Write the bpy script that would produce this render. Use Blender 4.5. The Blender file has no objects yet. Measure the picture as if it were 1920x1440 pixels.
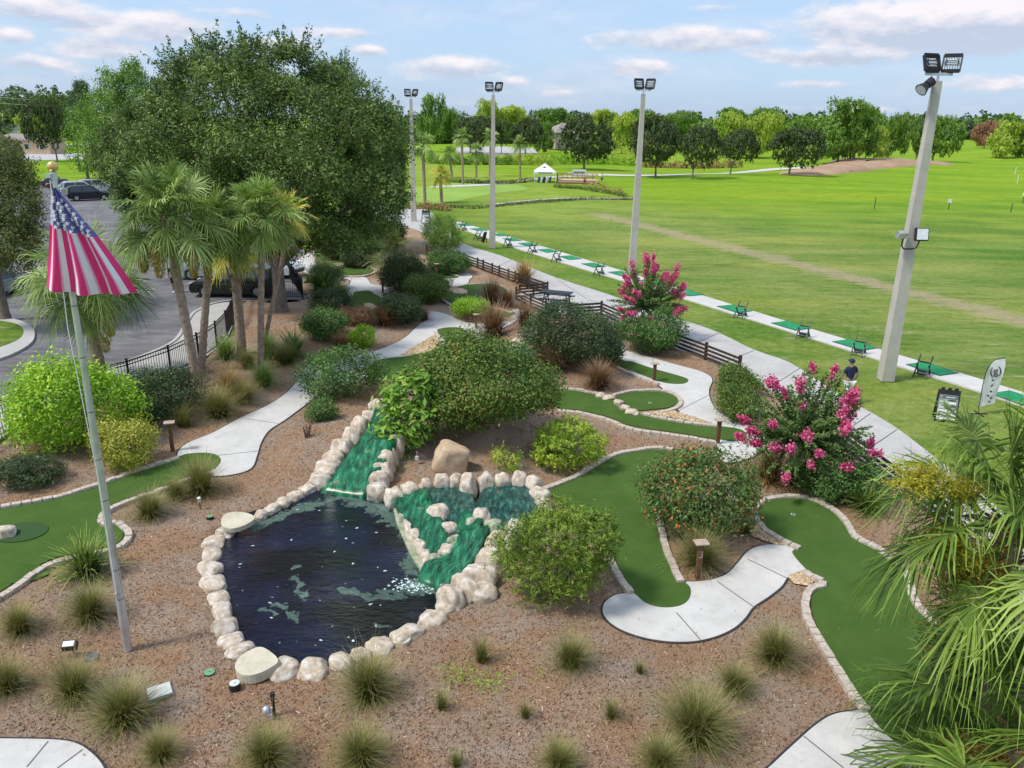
import bpy, math, random
import numpy as np
from mathutils import Vector, Matrix
from mathutils.geometry import tessellate_polygon
R = math.radians
scene = bpy.context.scene
C = scene.collection

# ------------------------------------------------------------------ camera
H = 10.0
FOC = 1470.0
TH, PH = R(18.5), R(0.9)
cf = np.array([0, math.cos(TH), -math.sin(TH)])
_r0 = np.array([1.0, 0, 0]); _u0 = np.array([0, math.sin(TH), math.cos(TH)])
cr = math.cos(PH)*_r0 + math.sin(PH)*_u0
cu = -math.sin(PH)*_r0 + math.cos(PH)*_u0
cam = bpy.data.cameras.new('camera')
cam.sensor_width = 36.0
cam.lens = 36.0*FOC/1920.0
cam.clip_start = 0.1
cam.clip_end = 9000
cam_o = bpy.data.objects.new('camera', cam); C.objects.link(cam_o)
cam_o.matrix_world = Matrix(((cr[0], cu[0], -cf[0], 0), (cr[1], cu[1], -cf[1], 0), (cr[2], cu[2], -cf[2], H), (0, 0, 0, 1)))
scene.camera = cam_o

# ------------------------------------------------------------------ light
SUN_EL, SUN_AZ = R(56), R(-112)       # azimuth from +Y towards +X
scene.view_settings.view_transform = 'Standard'
scene.view_settings.look = 'None'
scene.view_settings.gamma = 1.0
scene.view_settings.exposure = 0.72
scene.cycles.max_bounces = 6
scene.cycles.diffuse_bounces = 3
scene.cycles.glossy_bounces = 2
scene.cycles.transmission_bounces = 3
scene.cycles.transparent_max_bounces = 4
scene.cycles.caustics_reflective = False
scene.cycles.caustics_refractive = False
sun = bpy.data.lights.new('sun', 'SUN')
sun.energy = 2.0; sun.angle = R(10); sun.color = (1.0, 0.95, 0.86)
so = bpy.data.objects.new('sun', sun); C.objects.link(so)
sd = Vector((math.sin(SUN_AZ)*math.cos(SUN_EL), math.cos(SUN_AZ)*math.cos(SUN_EL), math.sin(SUN_EL)))
so.rotation_euler = sd.to_track_quat('Z', 'Y').to_euler()
so.location = (0, 0, 60)

def ray(px, py):
    return cf*FOC + (px-960)*cr + (720-py)*cu
def at(px, py, z=0.0):
    d = ray(px, py); t = (z-H)/d[2]
    return np.array([d[0]*t, d[1]*t, z])
def pt(px, py, Y):
    d = ray(px, py); t = Y/d[1]
    return np.array([d[0]*t, Y, H+d[2]*t])
def proj(p):
    d = np.array(p)-np.array([0, 0, H]); w = d@cf
    return 960+FOC*(d@cr)/w, 720-FOC*(d@cu)/w
def ppm(p):
    d = np.array(p)-np.array([0, 0, H]); return FOC/(d@cf)

world = bpy.data.worlds.new('World'); scene.world = world; world.use_nodes = True
nt = world.node_tree; nt.nodes.clear()
def N(t, kind, **kw):
    n = t.nodes.new(kind)
    for k, v in kw.items(): setattr(n, k, v)
    return n
def mth(t, op, a, b=None, c=None, clamp=False):
    n = t.nodes.new('ShaderNodeMath'); n.operation = op; n.use_clamp = clamp
    for i, v in enumerate((a, b, c)):
        if v is None: continue
        if isinstance(v, (int, float)): n.inputs[i].default_value = v
        else: t.links.new(v, n.inputs[i])
    return n.outputs[0]
out = N(nt, 'ShaderNodeOutputWorld')
bg = N(nt, 'ShaderNodeBackground'); bg.inputs[1].default_value = 0.135
sky = N(nt, 'ShaderNodeTexSky', sky_type='NISHITA'); sky.sun_disc = False
sky.sun_elevation = SUN_EL; sky.sun_rotation = SUN_AZ
sky.air_density = 1.0; sky.dust_density = 1.6; sky.ozone_density = 2.0
tc = N(nt, 'ShaderNodeTexCoord')
sp = N(nt, 'ShaderNodeSeparateXYZ'); nt.links.new(tc.outputs['Generated'], sp.inputs[0])
az = mth(nt, 'ARCTAN2', sp.outputs[0], sp.outputs[1])
el = mth(nt, 'ARCSINE', sp.outputs[2])
CLOUDS = [(1290,74,230,30,1),(1200,128,85,24,1),(1545,108,130,20,1),(1440,98,70,14,.7),(1760,50,330,66,1.15),(1900,20,180,50,1),
 (1540,158,110,12,.6),(1860,155,120,20,.6),(260,50,190,36,1),(80,18,140,26,.9),(25,66,45,18,.9),(190,90,120,30,.8),(690,95,50,15,.9),
 (850,128,150,30,.85),(960,152,70,18,.6),(1055,174,70,14,.7),(640,62,110,16,.7),(520,90,140,26,.7),(1350,14,70,9,.5),(60,120,150,22,.6),
 (1600,205,200,12,.4),(450,25,120,16,.5)]
def noise_w(sa, se, off, detail=7, rough=.58):
    cb = N(nt, 'ShaderNodeCombineXYZ')
    nt.links.new(mth(nt, 'MULTIPLY', az, sa), cb.inputs[0]); nt.links.new(mth(nt, 'MULTIPLY_ADD', el, se, off), cb.inputs[1])
    nz = N(nt, 'ShaderNodeTexNoise'); nz.inputs['Scale'].default_value = 1.0
    nz.inputs['Detail'].default_value = detail; nz.inputs['Roughness'].default_value = rough
    nt.links.new(cb.outputs[0], nz.inputs['Vector']); return nz.outputs[0]
nz1 = noise_w(17, 38, 0.0)
nz2 = noise_w(17, 38, 0.35)
nz3 = noise_w(5, 20, 7.0, 5)
best = None; und = None
for (px, py, hw, hh, k) in CLOUDS:
    d = ray(px, py); d = d/np.linalg.norm(d)
    a0 = math.atan2(d[0], d[1]); e0 = math.asin(d[2])
    wa, we = hw/FOC, hh/FOC
    u = mth(nt, 'MULTIPLY', mth(nt, 'SUBTRACT', az, a0), 1/wa)
    v = mth(nt, 'MULTIPLY', mth(nt, 'SUBTRACT', el, e0), 1/we)
    q = mth(nt, 'ADD', mth(nt, 'MULTIPLY', u, u), mth(nt, 'MULTIPLY', v, v))
    m = mth(nt, 'MULTIPLY', mth(nt, 'SUBTRACT', 1.0, mth(nt, 'SQRT', q)), k)
    m = mth(nt, 'MAXIMUM', m, 0.0)
    w_ = mth(nt, 'MULTIPLY', m, v)
    best = m if best is None else mth(nt, 'MAXIMUM', best, m)
    und = w_ if und is None else mth(nt, 'ADD', und, w_)
fld = mth(nt, 'ADD', mth(nt, 'MULTIPLY', best, 1.35), mth(nt, 'MULTIPLY_ADD', nz1, 1.25, -0.82))
dens = N(nt, 'ShaderNodeMapRange'); dens.interpolation_type = 'SMOOTHSTEP'
nt.links.new(fld, dens.inputs[0]); dens.inputs[1].default_value = 0.0; dens.inputs[2].default_value = 0.58
thin = N(nt, 'ShaderNodeMapRange'); nt.links.new(nz3, thin.inputs[0]); thin.inputs[1].default_value = .42; thin.inputs[2].default_value = .8
thin.inputs[4].default_value = .45
hi = N(nt, 'ShaderNodeMapRange'); hi.interpolation_type = 'SMOOTHSTEP'; nt.links.new(el, hi.inputs[0]); hi.inputs[1].default_value = .17; hi.inputs[2].default_value = .36
nzh = noise_w(3.2, 4.2, 3.0, 6, .6); hm = N(nt, 'ShaderNodeMapRange'); hm.interpolation_type = 'SMOOTHSTEP'; nt.links.new(nzh, hm.inputs[0]); hm.inputs[1].default_value = .46; hm.inputs[2].default_value = .6; hm.inputs[4].default_value = .85
thin_o = mth(nt, 'MAXIMUM', thin.outputs[0], mth(nt, 'MULTIPLY', hm.outputs[0], hi.outputs[0]))
cover = mth(nt, 'MAXIMUM', mth(nt, 'MULTIPLY', dens.outputs[0], 0.9), thin_o, clamp=True)
lit = mth(nt, 'ADD', mth(nt, 'MULTIPLY', und, 1.9), mth(nt, 'MULTIPLY', mth(nt, 'SUBTRACT', nz1, nz2), 2.4))
lr = N(nt, 'ShaderNodeMapRange'); nt.links.new(lit, lr.inputs[0]); lr.inputs[1].default_value = -.45; lr.inputs[2].default_value = .5
cc = N(nt, 'ShaderNodeMixRGB'); nt.links.new(lr.outputs[0], cc.inputs[0])
cc.inputs[1].default_value = (2.55, 2.85, 3.5, 1); cc.inputs[2].default_value = (4.6, 4.3, 4.4, 1)
# a paler, slightly warmer veil of air near the horizon, plus the Nishita sky
mx = N(nt, 'ShaderNodeMixRGB'); nt.links.new(cover, mx.inputs[0])
tint = N(nt, 'ShaderNodeMixRGB', blend_type='MIX'); tint.inputs[0].default_value = 0.7
nt.links.new(sky.outputs[0], tint.inputs[1]); tint.inputs[2].default_value = (2.0, 2.85, 4.15, 1)
nt.links.new(tint.outputs[0], mx.inputs[1]); nt.links.new(cc.outputs[0], mx.inputs[2])
nt.links.new(mx.outputs[0], bg.inputs[0]); nt.links.new(bg.outputs[0], out.inputs[0])

# ------------------------------------------------------------------ helpers
def tag(o, label=None, cat=None, group=None, kind=None):
    if label: o['label'] = label
    if cat: o['category'] = cat
    if group: o['group'] = group
    if kind: o['kind'] = kind
    return o
def empty(name, loc, label, cat, group=None, rz=0.0):
    o = bpy.data.objects.new(name, None); C.objects.link(o)
    o.empty_display_size = .2
    o.location = tuple(float(v) for v in loc); o.rotation_euler = (0, 0, rz)
    return tag(o, label, cat, group)
def link(name, me, parent=None, loc=None):
    o = bpy.data.objects.new(name, me); C.objects.link(o)
    if parent is not None: o.parent = parent
    if loc is not None: o.location = tuple(float(v) for v in loc)
    return o
def npmesh(name, V, F, mats, attr=None, smooth=False, midx=None):
    """V (n,3), F (m,k) with constant k"""
    V = np.asarray(V, dtype=np.float32); F = np.asarray(F, dtype=np.int32)
    me = bpy.data.meshes.new(name); m, k = F.shape
    me.vertices.add(len(V)); me.vertices.foreach_set('co', V.ravel())
    me.loops.add(m*k); me.loops.foreach_set('vertex_index', F.ravel())
    me.polygons.add(m); me.polygons.foreach_set('loop_start', np.arange(0, m*k, k, dtype=np.int32))
    if smooth: me.polygons.foreach_set('use_smooth', np.ones(m, dtype=bool))
    if midx is not None: me.polygons.foreach_set('material_index', np.asarray(midx, dtype=np.int32))
    for mt in (mats if isinstance(mats, (list, tuple)) else [mats]): me.materials.append(mt)
    me.update(calc_edges=True)
    if attr is not None:
        a = me.attributes.new('rnd', 'FLOAT', 'FACE'); a.data.foreach_set('value', np.asarray(attr, dtype=np.float32))
    return me
class MB:
    def __init__(s): s.v = []; s.f = []; s.m = []; s.sm = []
    def add(s, vs, fs, m=0, smooth=False):
        b = len(s.v); s.v += [tuple(float(c) for c in p) for p in vs]
        for f in fs: s.f.append([i+b for i in f]); s.m.append(m); s.sm.append(smooth)
    def box(s, c, sz, m=0, rz=0.0, taper=1.0, rx=0.0, ry=0.0):
        hx, hy, hz = sz[0]/2, sz[1]/2, sz[2]/2
        P = [(-hx,-hy,-hz),(hx,-hy,-hz),(hx,hy,-hz),(-hx,hy,-hz),(-hx*taper,-hy*taper,hz),(hx*taper,-hy*taper,hz),(hx*taper,hy*taper,hz),(-hx*taper,hy*taper,hz)]
        M = Matrix.Rotation(rz, 3, 'Z') @ Matrix.Rotation(ry, 3, 'Y') @ Matrix.Rotation(rx, 3, 'X')
        P = [M @ Vector(p) + Vector(tuple(float(q) for q in c)) for p in P]
        s.add(P, [(0,3,2,1),(4,5,6,7),(0,1,5,4),(1,2,6,5),(2,3,7,6),(3,0,4,7)], m)
    def bar(s, a, b, w, h, m=0):
        a = Vector(tuple(float(q) for q in a)); b = Vector(tuple(float(q) for q in b)); d = (b-a)
        if d.length < 1e-6: return
        d.normalize(); up = Vector((0,0,1)) if abs(d.z) < .95 else Vector((0,1,0))
        x = d.cross(up).normalized(); y = x.cross(d).normalized()
        P = []
        for q in (a, b):
            for sx, sy in ((-1,-1),(1,-1),(1,1),(-1,1)): P.append(q + x*sx*w/2 + y*sy*h/2)
        s.add(P, [(0,1,2,3),(7,6,5,4),(0,4,5,1),(1,5,6,2),(2,6,7,3),(3,7,4,0)], m)
    def tube(s, pts, rad, n=8, m=0, smooth=True, cap=True):
        pts = [Vector(tuple(float(q) for q in p)) for p in pts]
        if isinstance(rad, (int, float)): rad = [rad]*len(pts)
        vs = []; prev = None
        for i, p in enumerate(pts):
            d = (pts[min(i+1, len(pts)-1)] - pts[max(i-1, 0)]).normalized()
            if prev is None:
                up = Vector((0,0,1)) if abs(d.z) < .9 else Vector((1,0,0)); x = d.cross(up).normalized()
            else: x = (prev - d*prev.dot(d)).normalized()
            prev = x; y = d.cross(x)
            for k in range(n):
                a = 2*math.pi*k/n; vs.append(p + (x*math.cos(a)+y*math.sin(a))*rad[i])
        fs = []
        for i in range(len(pts)-1):
            for k in range(n):
                a, b = i*n+k, i*n+(k+1) % n; fs.append((a, b, b+n, a+n))
        s.add(vs, fs, m, smooth)
        if cap:
            s.add(vs[:n], [tuple(range(n))[::-1]], m); s.add(vs[-n:], [tuple(range(n))], m)
    def ball(s, c, r, m=0, n=12, sz=(1,1,1)):
        vs = []; fs = []; k = n//2
        for i in range(k+1):
            ph = math.pi*i/k
            for j in range(n):
                a = 2*math.pi*j/n
                vs.append((c[0]+r*sz[0]*math.sin(ph)*math.cos(a), c[1]+r*sz[1]*math.sin(ph)*math.sin(a), c[2]+r*sz[2]*math.cos(ph)))
        for i in range(k):
            for j in range(n):
                a, b = i*n+j, i*n+(j+1) % n; fs.append((a, a+n, b+n, b))
        s.add(vs, fs, m, True)
    def prism(s, poly, z0, z1, m=0, mside=None):
        """poly: list of (x,y) ccw or cw; flat top and sides"""
        n = len(poly); tri = tessellate_polygon([[Vector((p[0], p[1], 0)) for p in poly]])
        vs = [(p[0], p[1], z1) for p in poly]; a = 0
        for i in range(n): a += poly[i][0]*poly[(i+1) % n][1]-poly[(i+1) % n][0]*poly[i][1]
        fs = []
        for t in tri:
            p, q, r_ = [poly[i] for i in t]
            cz = (q[0]-p[0])*(r_[1]-p[1])-(q[1]-p[1])*(r_[0]-p[0])
            fs.append(tuple(t) if cz > 0 else tuple(t)[::-1])
        s.add(vs, fs, m)
        if z0 is not None:
            vs = [(p[0], p[1], z1) for p in poly]+[(p[0], p[1], z0) for p in poly]
            fs = []
            for i in range(n):
                j = (i+1) % n; fs.append((i, i+n, j+n, j) if a > 0 else (j, j+n, i+n, i))
            s.add(vs, fs, m if mside is None else mside)
    def build(s, name, mats, parent=None, loc=None, bevel=0.0):
        me = bpy.data.meshes.new(name); me.from_pydata(s.v, [], s.f)
        for mt in (mats if isinstance(mats, (list, tuple)) else [mats]): me.materials.append(mt)
        me.polygons.foreach_set('material_index', s.m); me.polygons.foreach_set('use_smooth', s.sm); me.update()
        o = link(name, me, parent, loc)
        if bevel:
            b = o.modifiers.new('bevel', 'BEVEL'); b.width = bevel; b.segments = 2; b.limit_method = 'ANGLE'
        return o
def copy_tree(o, label=None, group=None, loc=None, rz=None):
    c = o.copy(); C.objects.link(c)
    if label: c['label'] = label
    if group: c['group'] = group
    if loc is not None: c.location = tuple(float(v) for v in loc)
    if rz is not None: c.rotation_euler = (0, 0, rz)
    for ch in o.children:
        k = ch.copy(); C.objects.link(k); k.parent = c
        for g in ch.children:
            j = g.copy(); C.objects.link(j); j.parent = k
    return c
ORD = ['first','second','third','fourth','fifth','sixth','seventh','eighth','ninth','tenth','eleventh','twelfth','thirteenth','fourteenth','fifteenth','sixteenth','seventeenth','eighteenth','nineteenth','twentieth']
def ordn(i):
    return ORD[i] if i < 20 else 'twenty-'+ORD[i-20] if i < 29 else 'thirtieth' if i == 29 else 'thirty-'+ORD[i-30]
def smooth_px(pts, closed=True, sub=5):
    """Catmull-Rom through the points"""
    P = [np.array(p, float) for p in pts]; n = len(P); o = []
    rng_ = range(n) if closed else range(n-1)
    for i in rng_:
        g = (lambda k: P[k % n]) if closed else (lambda k: P[min(max(k, 0), n-1)])
        p0, p1, p2, p3 = g(i-1), g(i), g(i+1), g(i+2)
        for s in range(sub):
            t = s/sub
            o.append(.5*((2*p1)+(-p0+p2)*t+(2*p0-5*p1+4*p2-p3)*t*t+(-p0+3*p1-3*p2+p3)*t**3))
    if not closed: o.append(P[-1])
    return o
def wpoly(pts, sub=5, z=0.0, closed=True):
    W = [at(p[0], p[1], z)[:2] for p in pts]
    return [tuple(q) for q in smooth_px(W, closed, sub)]

# ------------------------------------------------------------------ materials
def newmat(name):
    m = bpy.data.materials.new(name); m.use_nodes = True
    t = m.node_tree; b = t.nodes['Principled BSDF']; return m, t, b
def ramp(t, fac, stops, interp='LINEAR'):
    r = N(t, 'ShaderNodeValToRGB'); r.color_ramp.interpolation = interp
    e = r.color_ramp.elements
    while len(e) < len(stops): e.new(0.5)
    for i, (p, c) in enumerate(stops): e[i].position = p; e[i].color = (*c, 1) if len(c) == 3 else c
    t.links.new(fac, r.inputs[0]); return r.outputs[0]
def tnoise(t, scale, detail=4, rough=.6, coord='obj', vec=None, stretch=None):
    nz = N(t, 'ShaderNodeTexNoise'); nz.inputs['Scale'].default_value = scale
    nz.inputs['Detail'].default_value = detail; nz.inputs['Roughness'].default_value = rough
    if vec is None:
        if coord == 'pos': vec = N(t, 'ShaderNodeNewGeometry').outputs['Position']
        else: vec = N(t, 'ShaderNodeTexCoord').outputs['Object']
    if stretch:
        mp = N(t, 'ShaderNodeMapping'); mp.inputs['Scale'].default_value = stretch[:3]
        if len(stretch) > 3: mp.inputs['Rotation'].default_value = (0, 0, stretch[3])
        t.links.new(vec, mp.inputs[0]); vec = mp.outputs[0]
    t.links.new(vec, nz.inputs['Vector']); return nz.outputs[0]
def bump(t, b, h, strength=.4, dist=.02):
    n = N(t, 'ShaderNodeBump'); n.inputs['Strength'].default_value = strength; n.inputs['Distance'].default_value = dist
    t.links.new(h, n.inputs['Height']); t.links.new(n.outputs[0], b.inputs['Normal'])
def mixc(t, fac, a, b, mode='MIX'):
    m = N(t, 'ShaderNodeMixRGB', blend_type=mode)
    for i, v in enumerate((fac, a, b)):
        if isinstance(v, (int, float)): m.inputs[i].default_value = v if i == 0 else (v, v, v, 1)
        elif isinstance(v, tuple): m.inputs[i].default_value = (*v[:3], 1)
        else: t.links.new(v, m.inputs[i])
    return m.outputs[0]
def plain(name, col, rough=.6, metal=0.0, var=.15, scale=6.0, spec=.4, bmp=0.0):
    m, t, b = newmat(name)
    f = tnoise(t, scale, 5)
    d = tuple(c*(1-var) for c in col); l = tuple(min(1, c*(1+var)) for c in col)
    t.links.new(ramp(t, f, [(.3, d), (.7, l)]), b.inputs['Base Color'])
    b.inputs['Roughness'].default_value = rough; b.inputs['Metallic'].default_value = metal
    b.inputs['Specular IOR Level'].default_value = spec
    if bmp: bump(t, b, tnoise(t, scale*6, 3), bmp, .01)
    return m
LEAFK = 1.6
KEEP = ('pink_blossom', 'white_blossom', 'red_blossom', 'pebble', 'mulch_chip', 'yellow_shrub_leaf', 'palm_flower', 'palm_seed', 'tan_grass_blade', 'grass_blade', 'russet_grass_blade')
def leafm(name, stops, trans=.3, rough=.55, big=.25):
    """leaf colour from the per-leaf random value plus a slow drift over the plant"""
    stops = [(p, tuple(min(.85, x*LEAFK) for x in c_)) for p, c_ in stops] if name not in KEEP else stops
    m, t, b = newmat(name)
    a = N(t, 'ShaderNodeAttribute'); a.attribute_name = 'rnd'
    f = mth(t, 'ADD', a.outputs['Fac'], mth(t, 'MULTIPLY_ADD', tnoise(t, .8, 3, coord='pos'), big*2.4, -big*1.2), clamp=True)
    c = ramp(t, f, stops)
    t.links.new(c, b.inputs['Base Color']); b.inputs['Roughness'].default_value = rough
    b.inputs['Specular IOR Level'].default_value = .35
    tr = N(t, 'ShaderNodeBsdfTranslucent'); t.links.new(mixc(t, 1.0, c, (1.0, 1.0, .55), 'MULTIPLY'), tr.inputs[0])
    mx = N(t, 'ShaderNodeMixShader'); mx.inputs[0].default_value = trans
    t.links.new(b.outputs[0], mx.inputs[1]); t.links.new(tr.outputs[0], mx.inputs[2])
    t.links.new(mx.outputs[0], t.nodes['Material Output'].inputs[0]); return m

def m_mulch():
    m, t, b = newmat('mulch')
    f1 = tnoise(t, 32, 6, .8, 'pos', stretch=(1, 1, 1)); f2 = tnoise(t, .45, 5, .65, 'pos'); f3 = tnoise(t, 90, 3, .7, 'pos')
    f4 = tnoise(t, 1.6, 4, .6, 'pos')
    straw = ramp(t, f1, [(.3, (.11, .062, .032)), (.43, (.29, .178, .10)), (.56, (.45, .295, .178)), (.74, (.68, .52, .36))])
    grey = ramp(t, f1, [(.3, (.15, .108, .074)), (.46, (.37, .29, .222)), (.7, (.6, .515, .43))])
    k = ramp(t, f2, [(.42, (0, 0, 0)), (.62, (1, 1, 1))])
    c = mixc(t, k, straw, grey)
    c = mixc(t, ramp(t, f4, [(.45, (0, 0, 0)), (.75, (.5, .5, .5))]), c, (.42, .215, .12))
    c = mixc(t, ramp(t, f3, [(.62, (0, 0, 0)), (.72, (.7, .7, .7))]), c, (.52, .38, .28))
    c = mixc(t, ramp(t, f3, [(.3, (.75, .75, .75)), (.42, (0, 0, 0))]), c, (.10, .055, .035))
    t.links.new(c, b.inputs['Base Color']); b.inputs['Roughness'].default_value = .9; b.inputs['Specular IOR Level'].default_value = .15
    bump(t, b, mth(t, 'ADD', f1, f3), .9, .03); return m
def m_concrete(name, base, warm=0.0):
    m, t, b = newmat(name)
    f1 = tnoise(t, .9, 7, .7, 'pos'); f2 = tnoise(t, 40, 4, .7, 'pos'); f3 = tnoise(t, 3.5, 5, .75, 'pos')
    d = tuple(x*.8 for x in base)
    c = ramp(t, f1, [(.35, d), (.65, base)])
    c = mixc(t, ramp(t, f3, [(.48, (0, 0, 0)), (.75, (.42, .42, .42))]), c, (base[0]*.62, base[1]*.6, base[2]*.57))
    c = mixc(t, .12, c, ramp(t, f2, [(.3, (.3, .3, .3)), (.7, (.9, .9, .9))]))
    t.links.new(c, b.inputs['Base Color']); b.inputs['Roughness'].default_value = .85; b.inputs['Specular IOR Level'].default_value = .2
    bump(t, b, f2, .2, .005); return m
def m_asphalt():
    m, t, b = newmat('asphalt')
    f1 = tnoise(t, .35, 7, .72, 'pos'); f2 = tnoise(t, 30, 4, .8, 'pos'); f3 = tnoise(t, 1.6, 6, .7, 'pos', stretch=(.4, 1.6, 1, .9))
    c = ramp(t, f1, [(.35, (.10, .095, .105)), (.5, (.155, .15, .16)), (.65, (.23, .22, .225))])
    c = mixc(t, ramp(t, f3, [(.5, (0, 0, 0)), (.68, (.6, .6, .6))]), c, (.28, .27, .265))
    c = mixc(t, ramp(t, f2, [(.3, (.5, .5, .5)), (.45, (0, 0, 0))]), c, (.06, .06, .065))
    t.links.new(c, b.inputs['Base Color']); b.inputs['Roughness'].default_value = .85; b.inputs['Specular IOR Level'].default_value = .2
    bump(t, b, f2, .3, .006); return m
def m_turf():
    m, t, b = newmat('artificial_turf')
    f = tnoise(t, 120, 3, .8, 'pos'); g = tnoise(t, 1.3, 4, .6, 'pos')
    c = ramp(t, f, [(.3, (.026, .062, .012)), (.55, (.068, .130, .027)), (.75, (.125, .195, .05))])
    c = mixc(t, ramp(t, g, [(.4, (0, 0, 0)), (.7, (.35, .35, .35))]), c, (.105, .175, .042))
    t.links.new(c, b.inputs['Base Color']); b.inputs['Roughness'].default_value = .85; b.inputs['Specular IOR Level'].default_value = .05
    bump(t, b, f, .5, .01); return m
def m_lawn():
    m, t, b = newmat('lawn_grass')
    pos = N(t, 'ShaderNodeNewGeometry').outputs['Position']
    s = N(t, 'ShaderNodeSeparateXYZ'); t.links.new(pos, s.inputs[0])
    f1 = tnoise(t, .09, 6, .62, 'pos', stretch=(1, 2.2, 1, -.4)); f2 = tnoise(t, 2.2, 6, .75, 'pos'); f3 = tnoise(t, .8, 6, .7, 'pos', stretch=(.5, 1.8, 1, -.42)); f4 = tnoise(t, 40, 2, .7, 'pos')
    g = ramp(t, f2, [(.3, (.085, .165, .022)), (.55, (.165, .275, .04)), (.75, (.29, .38, .08))])
    worn = ramp(t, f2, [(.3, (.26, .33, .06)), (.6, (.44, .45, .14)), (.8, (.58, .54, .26))])
    c = mixc(t, ramp(t, f1, [(.42, (0, 0, 0)), (.62, (.55, .55, .55))]), g, worn)
    # a lusher sward farther down the range, sunlight painted into its brighter yellow
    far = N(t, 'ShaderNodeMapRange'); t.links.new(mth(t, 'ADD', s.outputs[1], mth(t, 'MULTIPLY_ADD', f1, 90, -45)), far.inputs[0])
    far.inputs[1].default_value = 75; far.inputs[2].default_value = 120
    lush_sunlit = ramp(t, f3, [(.3, (.14, .29, .014)), (.6, (.31, .45, .022)), (.8, (.53, .58, .03))])
    c = mixc(t, mth(t, 'MULTIPLY', far.outputs[0], .8), c, lush_sunlit)
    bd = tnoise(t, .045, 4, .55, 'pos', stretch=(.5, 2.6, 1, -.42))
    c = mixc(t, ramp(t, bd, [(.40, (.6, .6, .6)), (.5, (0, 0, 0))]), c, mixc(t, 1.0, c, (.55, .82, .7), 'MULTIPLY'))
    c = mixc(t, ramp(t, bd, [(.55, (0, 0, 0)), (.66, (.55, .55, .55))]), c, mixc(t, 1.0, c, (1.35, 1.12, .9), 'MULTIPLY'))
    # the worn line where players once hit from
    a = at(1115, 400); e = at(1990, 618); dx, dy = e[0]-a[0], e[1]-a[1]; L = math.hypot(dx, dy); nx, ny = -dy/L, dx/L
    dist = mth(t, 'ABSOLUTE', mth(t, 'ADD', mth(t, 'ADD', mth(t, 'MULTIPLY', s.outputs[0], nx), mth(t, 'MULTIPLY', s.outputs[1], ny)), -(a[0]*nx+a[1]*ny)))
    along = mth(t, 'ADD', mth(t, 'ADD', mth(t, 'MULTIPLY', s.outputs[0], dx/L), mth(t, 'MULTIPLY', s.outputs[1], dy/L)), -(a[0]*dx+a[1]*dy)/L)
    w = mth(t, 'SUBTRACT', mth(t, 'MULTIPLY_ADD', f3, 6.0, -1.2), dist)
    w = mth(t, 'MULTIPLY', mth(t, 'MULTIPLY', w, .9, clamp=True), mth(t, 'GREATER_THAN', along, 0))
    w = mth(t, 'MULTIPLY', w, mth(t, 'MULTIPLY_ADD', f2, 2.4, -.45), clamp=True)
    c = mixc(t, mth(t, 'MULTIPLY', w, .95), c, ramp(t, f4, [(.3, (.36, .26, .18)), (.7, (.58, .46, .35))]))
    # a broad thin sward round the worn line
    w2 = mth(t, 'MULTIPLY', mth(t, 'SUBTRACT', 17.0, dist), .09, clamp=True)
    w2 = mth(t, 'MULTIPLY', w2, mth(t, 'MULTIPLY_ADD', f3, 2.6, -1.05), clamp=True)
    c = mixc(t, mth(t, 'MULTIPLY', w2, .8), c, (.46, .43, .17))
    # sandy scuffs
    sc = mth(t, 'MULTIPLY', mth(t, 'SUBTRACT', f3, .6), 9, clamp=True)
    near = N(t, 'ShaderNodeMapRange'); t.links.new(s.outputs[1], near.inputs[0]); near.inputs[1].default_value = 60; near.inputs[2].default_value = 40
    c = mixc(t, mth(t, 'MULTIPLY', sc, mth(t, 'MULTIPLY', near.outputs[0], .8)), c, (.5, .45, .34))
    c = mixc(t, mth(t, 'MULTIPLY', f4, .2), c, mixc(t, 1.0, c, (.45, .5, .4), 'MULTIPLY'))
    f5 = tnoise(t, 9, 5, .8, 'pos')
    c = mixc(t, ramp(t, f5, [(.36, (.55, .55, .55)), (.5, (0, 0, 0))]), c, mixc(t, 1.0, c, (.42, .55, .35), 'MULTIPLY'))
    c = mixc(t, ramp(t, f5, [(.56, (0, 0, 0)), (.72, (.4, .4, .4))]), c, (.42, .42, .17))
    t.links.new(c, b.inputs['Base Color']); b.inputs['Roughness'].default_value = .9; b.inputs['Specular IOR Level'].default_value = .04
    bump(t, b, mth(t, 'ADD', f4, f5), .8, .06); return m
def m_stone(name, cols, crack=True):
    m, t, b = newmat(name)
    oi = N(t, 'ShaderNodeObjectInfo')
    v = N(t, 'ShaderNodeVectorMath', operation='ADD'); t.links.new(N(t, 'ShaderNodeTexCoord').outputs['Object'], v.inputs[0])
    cb = N(t, 'ShaderNodeCombineXYZ'); t.links.new(mth(t, 'MULTIPLY', oi.outputs['Random'], 40), cb.inputs[0]); t.links.new(cb.outputs[0], v.inputs[1])
    f1 = tnoise(t, 2.0, 6, .65, vec=v.outputs[0]); f2 = tnoise(t, 14, 5, .75, vec=v.outputs[0]); f3 = tnoise(t, 4.5, 7, .8, vec=v.outputs[0])
    c = ramp(t, f1, [(.3, cols[0]), (.5, cols[1]), (.66, cols[2])])
    c = mixc(t, ramp(t, f3, [(.53, (0, 0, 0)), (.68, (.8, .8, .8))]), c, cols[3])
    c = mixc(t, ramp(t, f2, [(.3, (.75, .75, .75)), (.42, (0, 0, 0))]), c, tuple(x*.45 for x in cols[0]))
    c = mixc(t, ramp(t, tnoise(t, 3.2, 6, .8, vec=v.outputs[0]), [(.36, (.7, .7, .7)), (.44, (0, 0, 0))]), c, tuple(x*.6 for x in cols[1]))
    t.links.new(c, b.inputs['Base Color']); b.inputs['Roughness'].default_value = .85; b.inputs['Specular IOR Level'].default_value = .2
    bump(t, b, mth(t, 'ADD', f2, f3), .6, .03); return m
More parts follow.
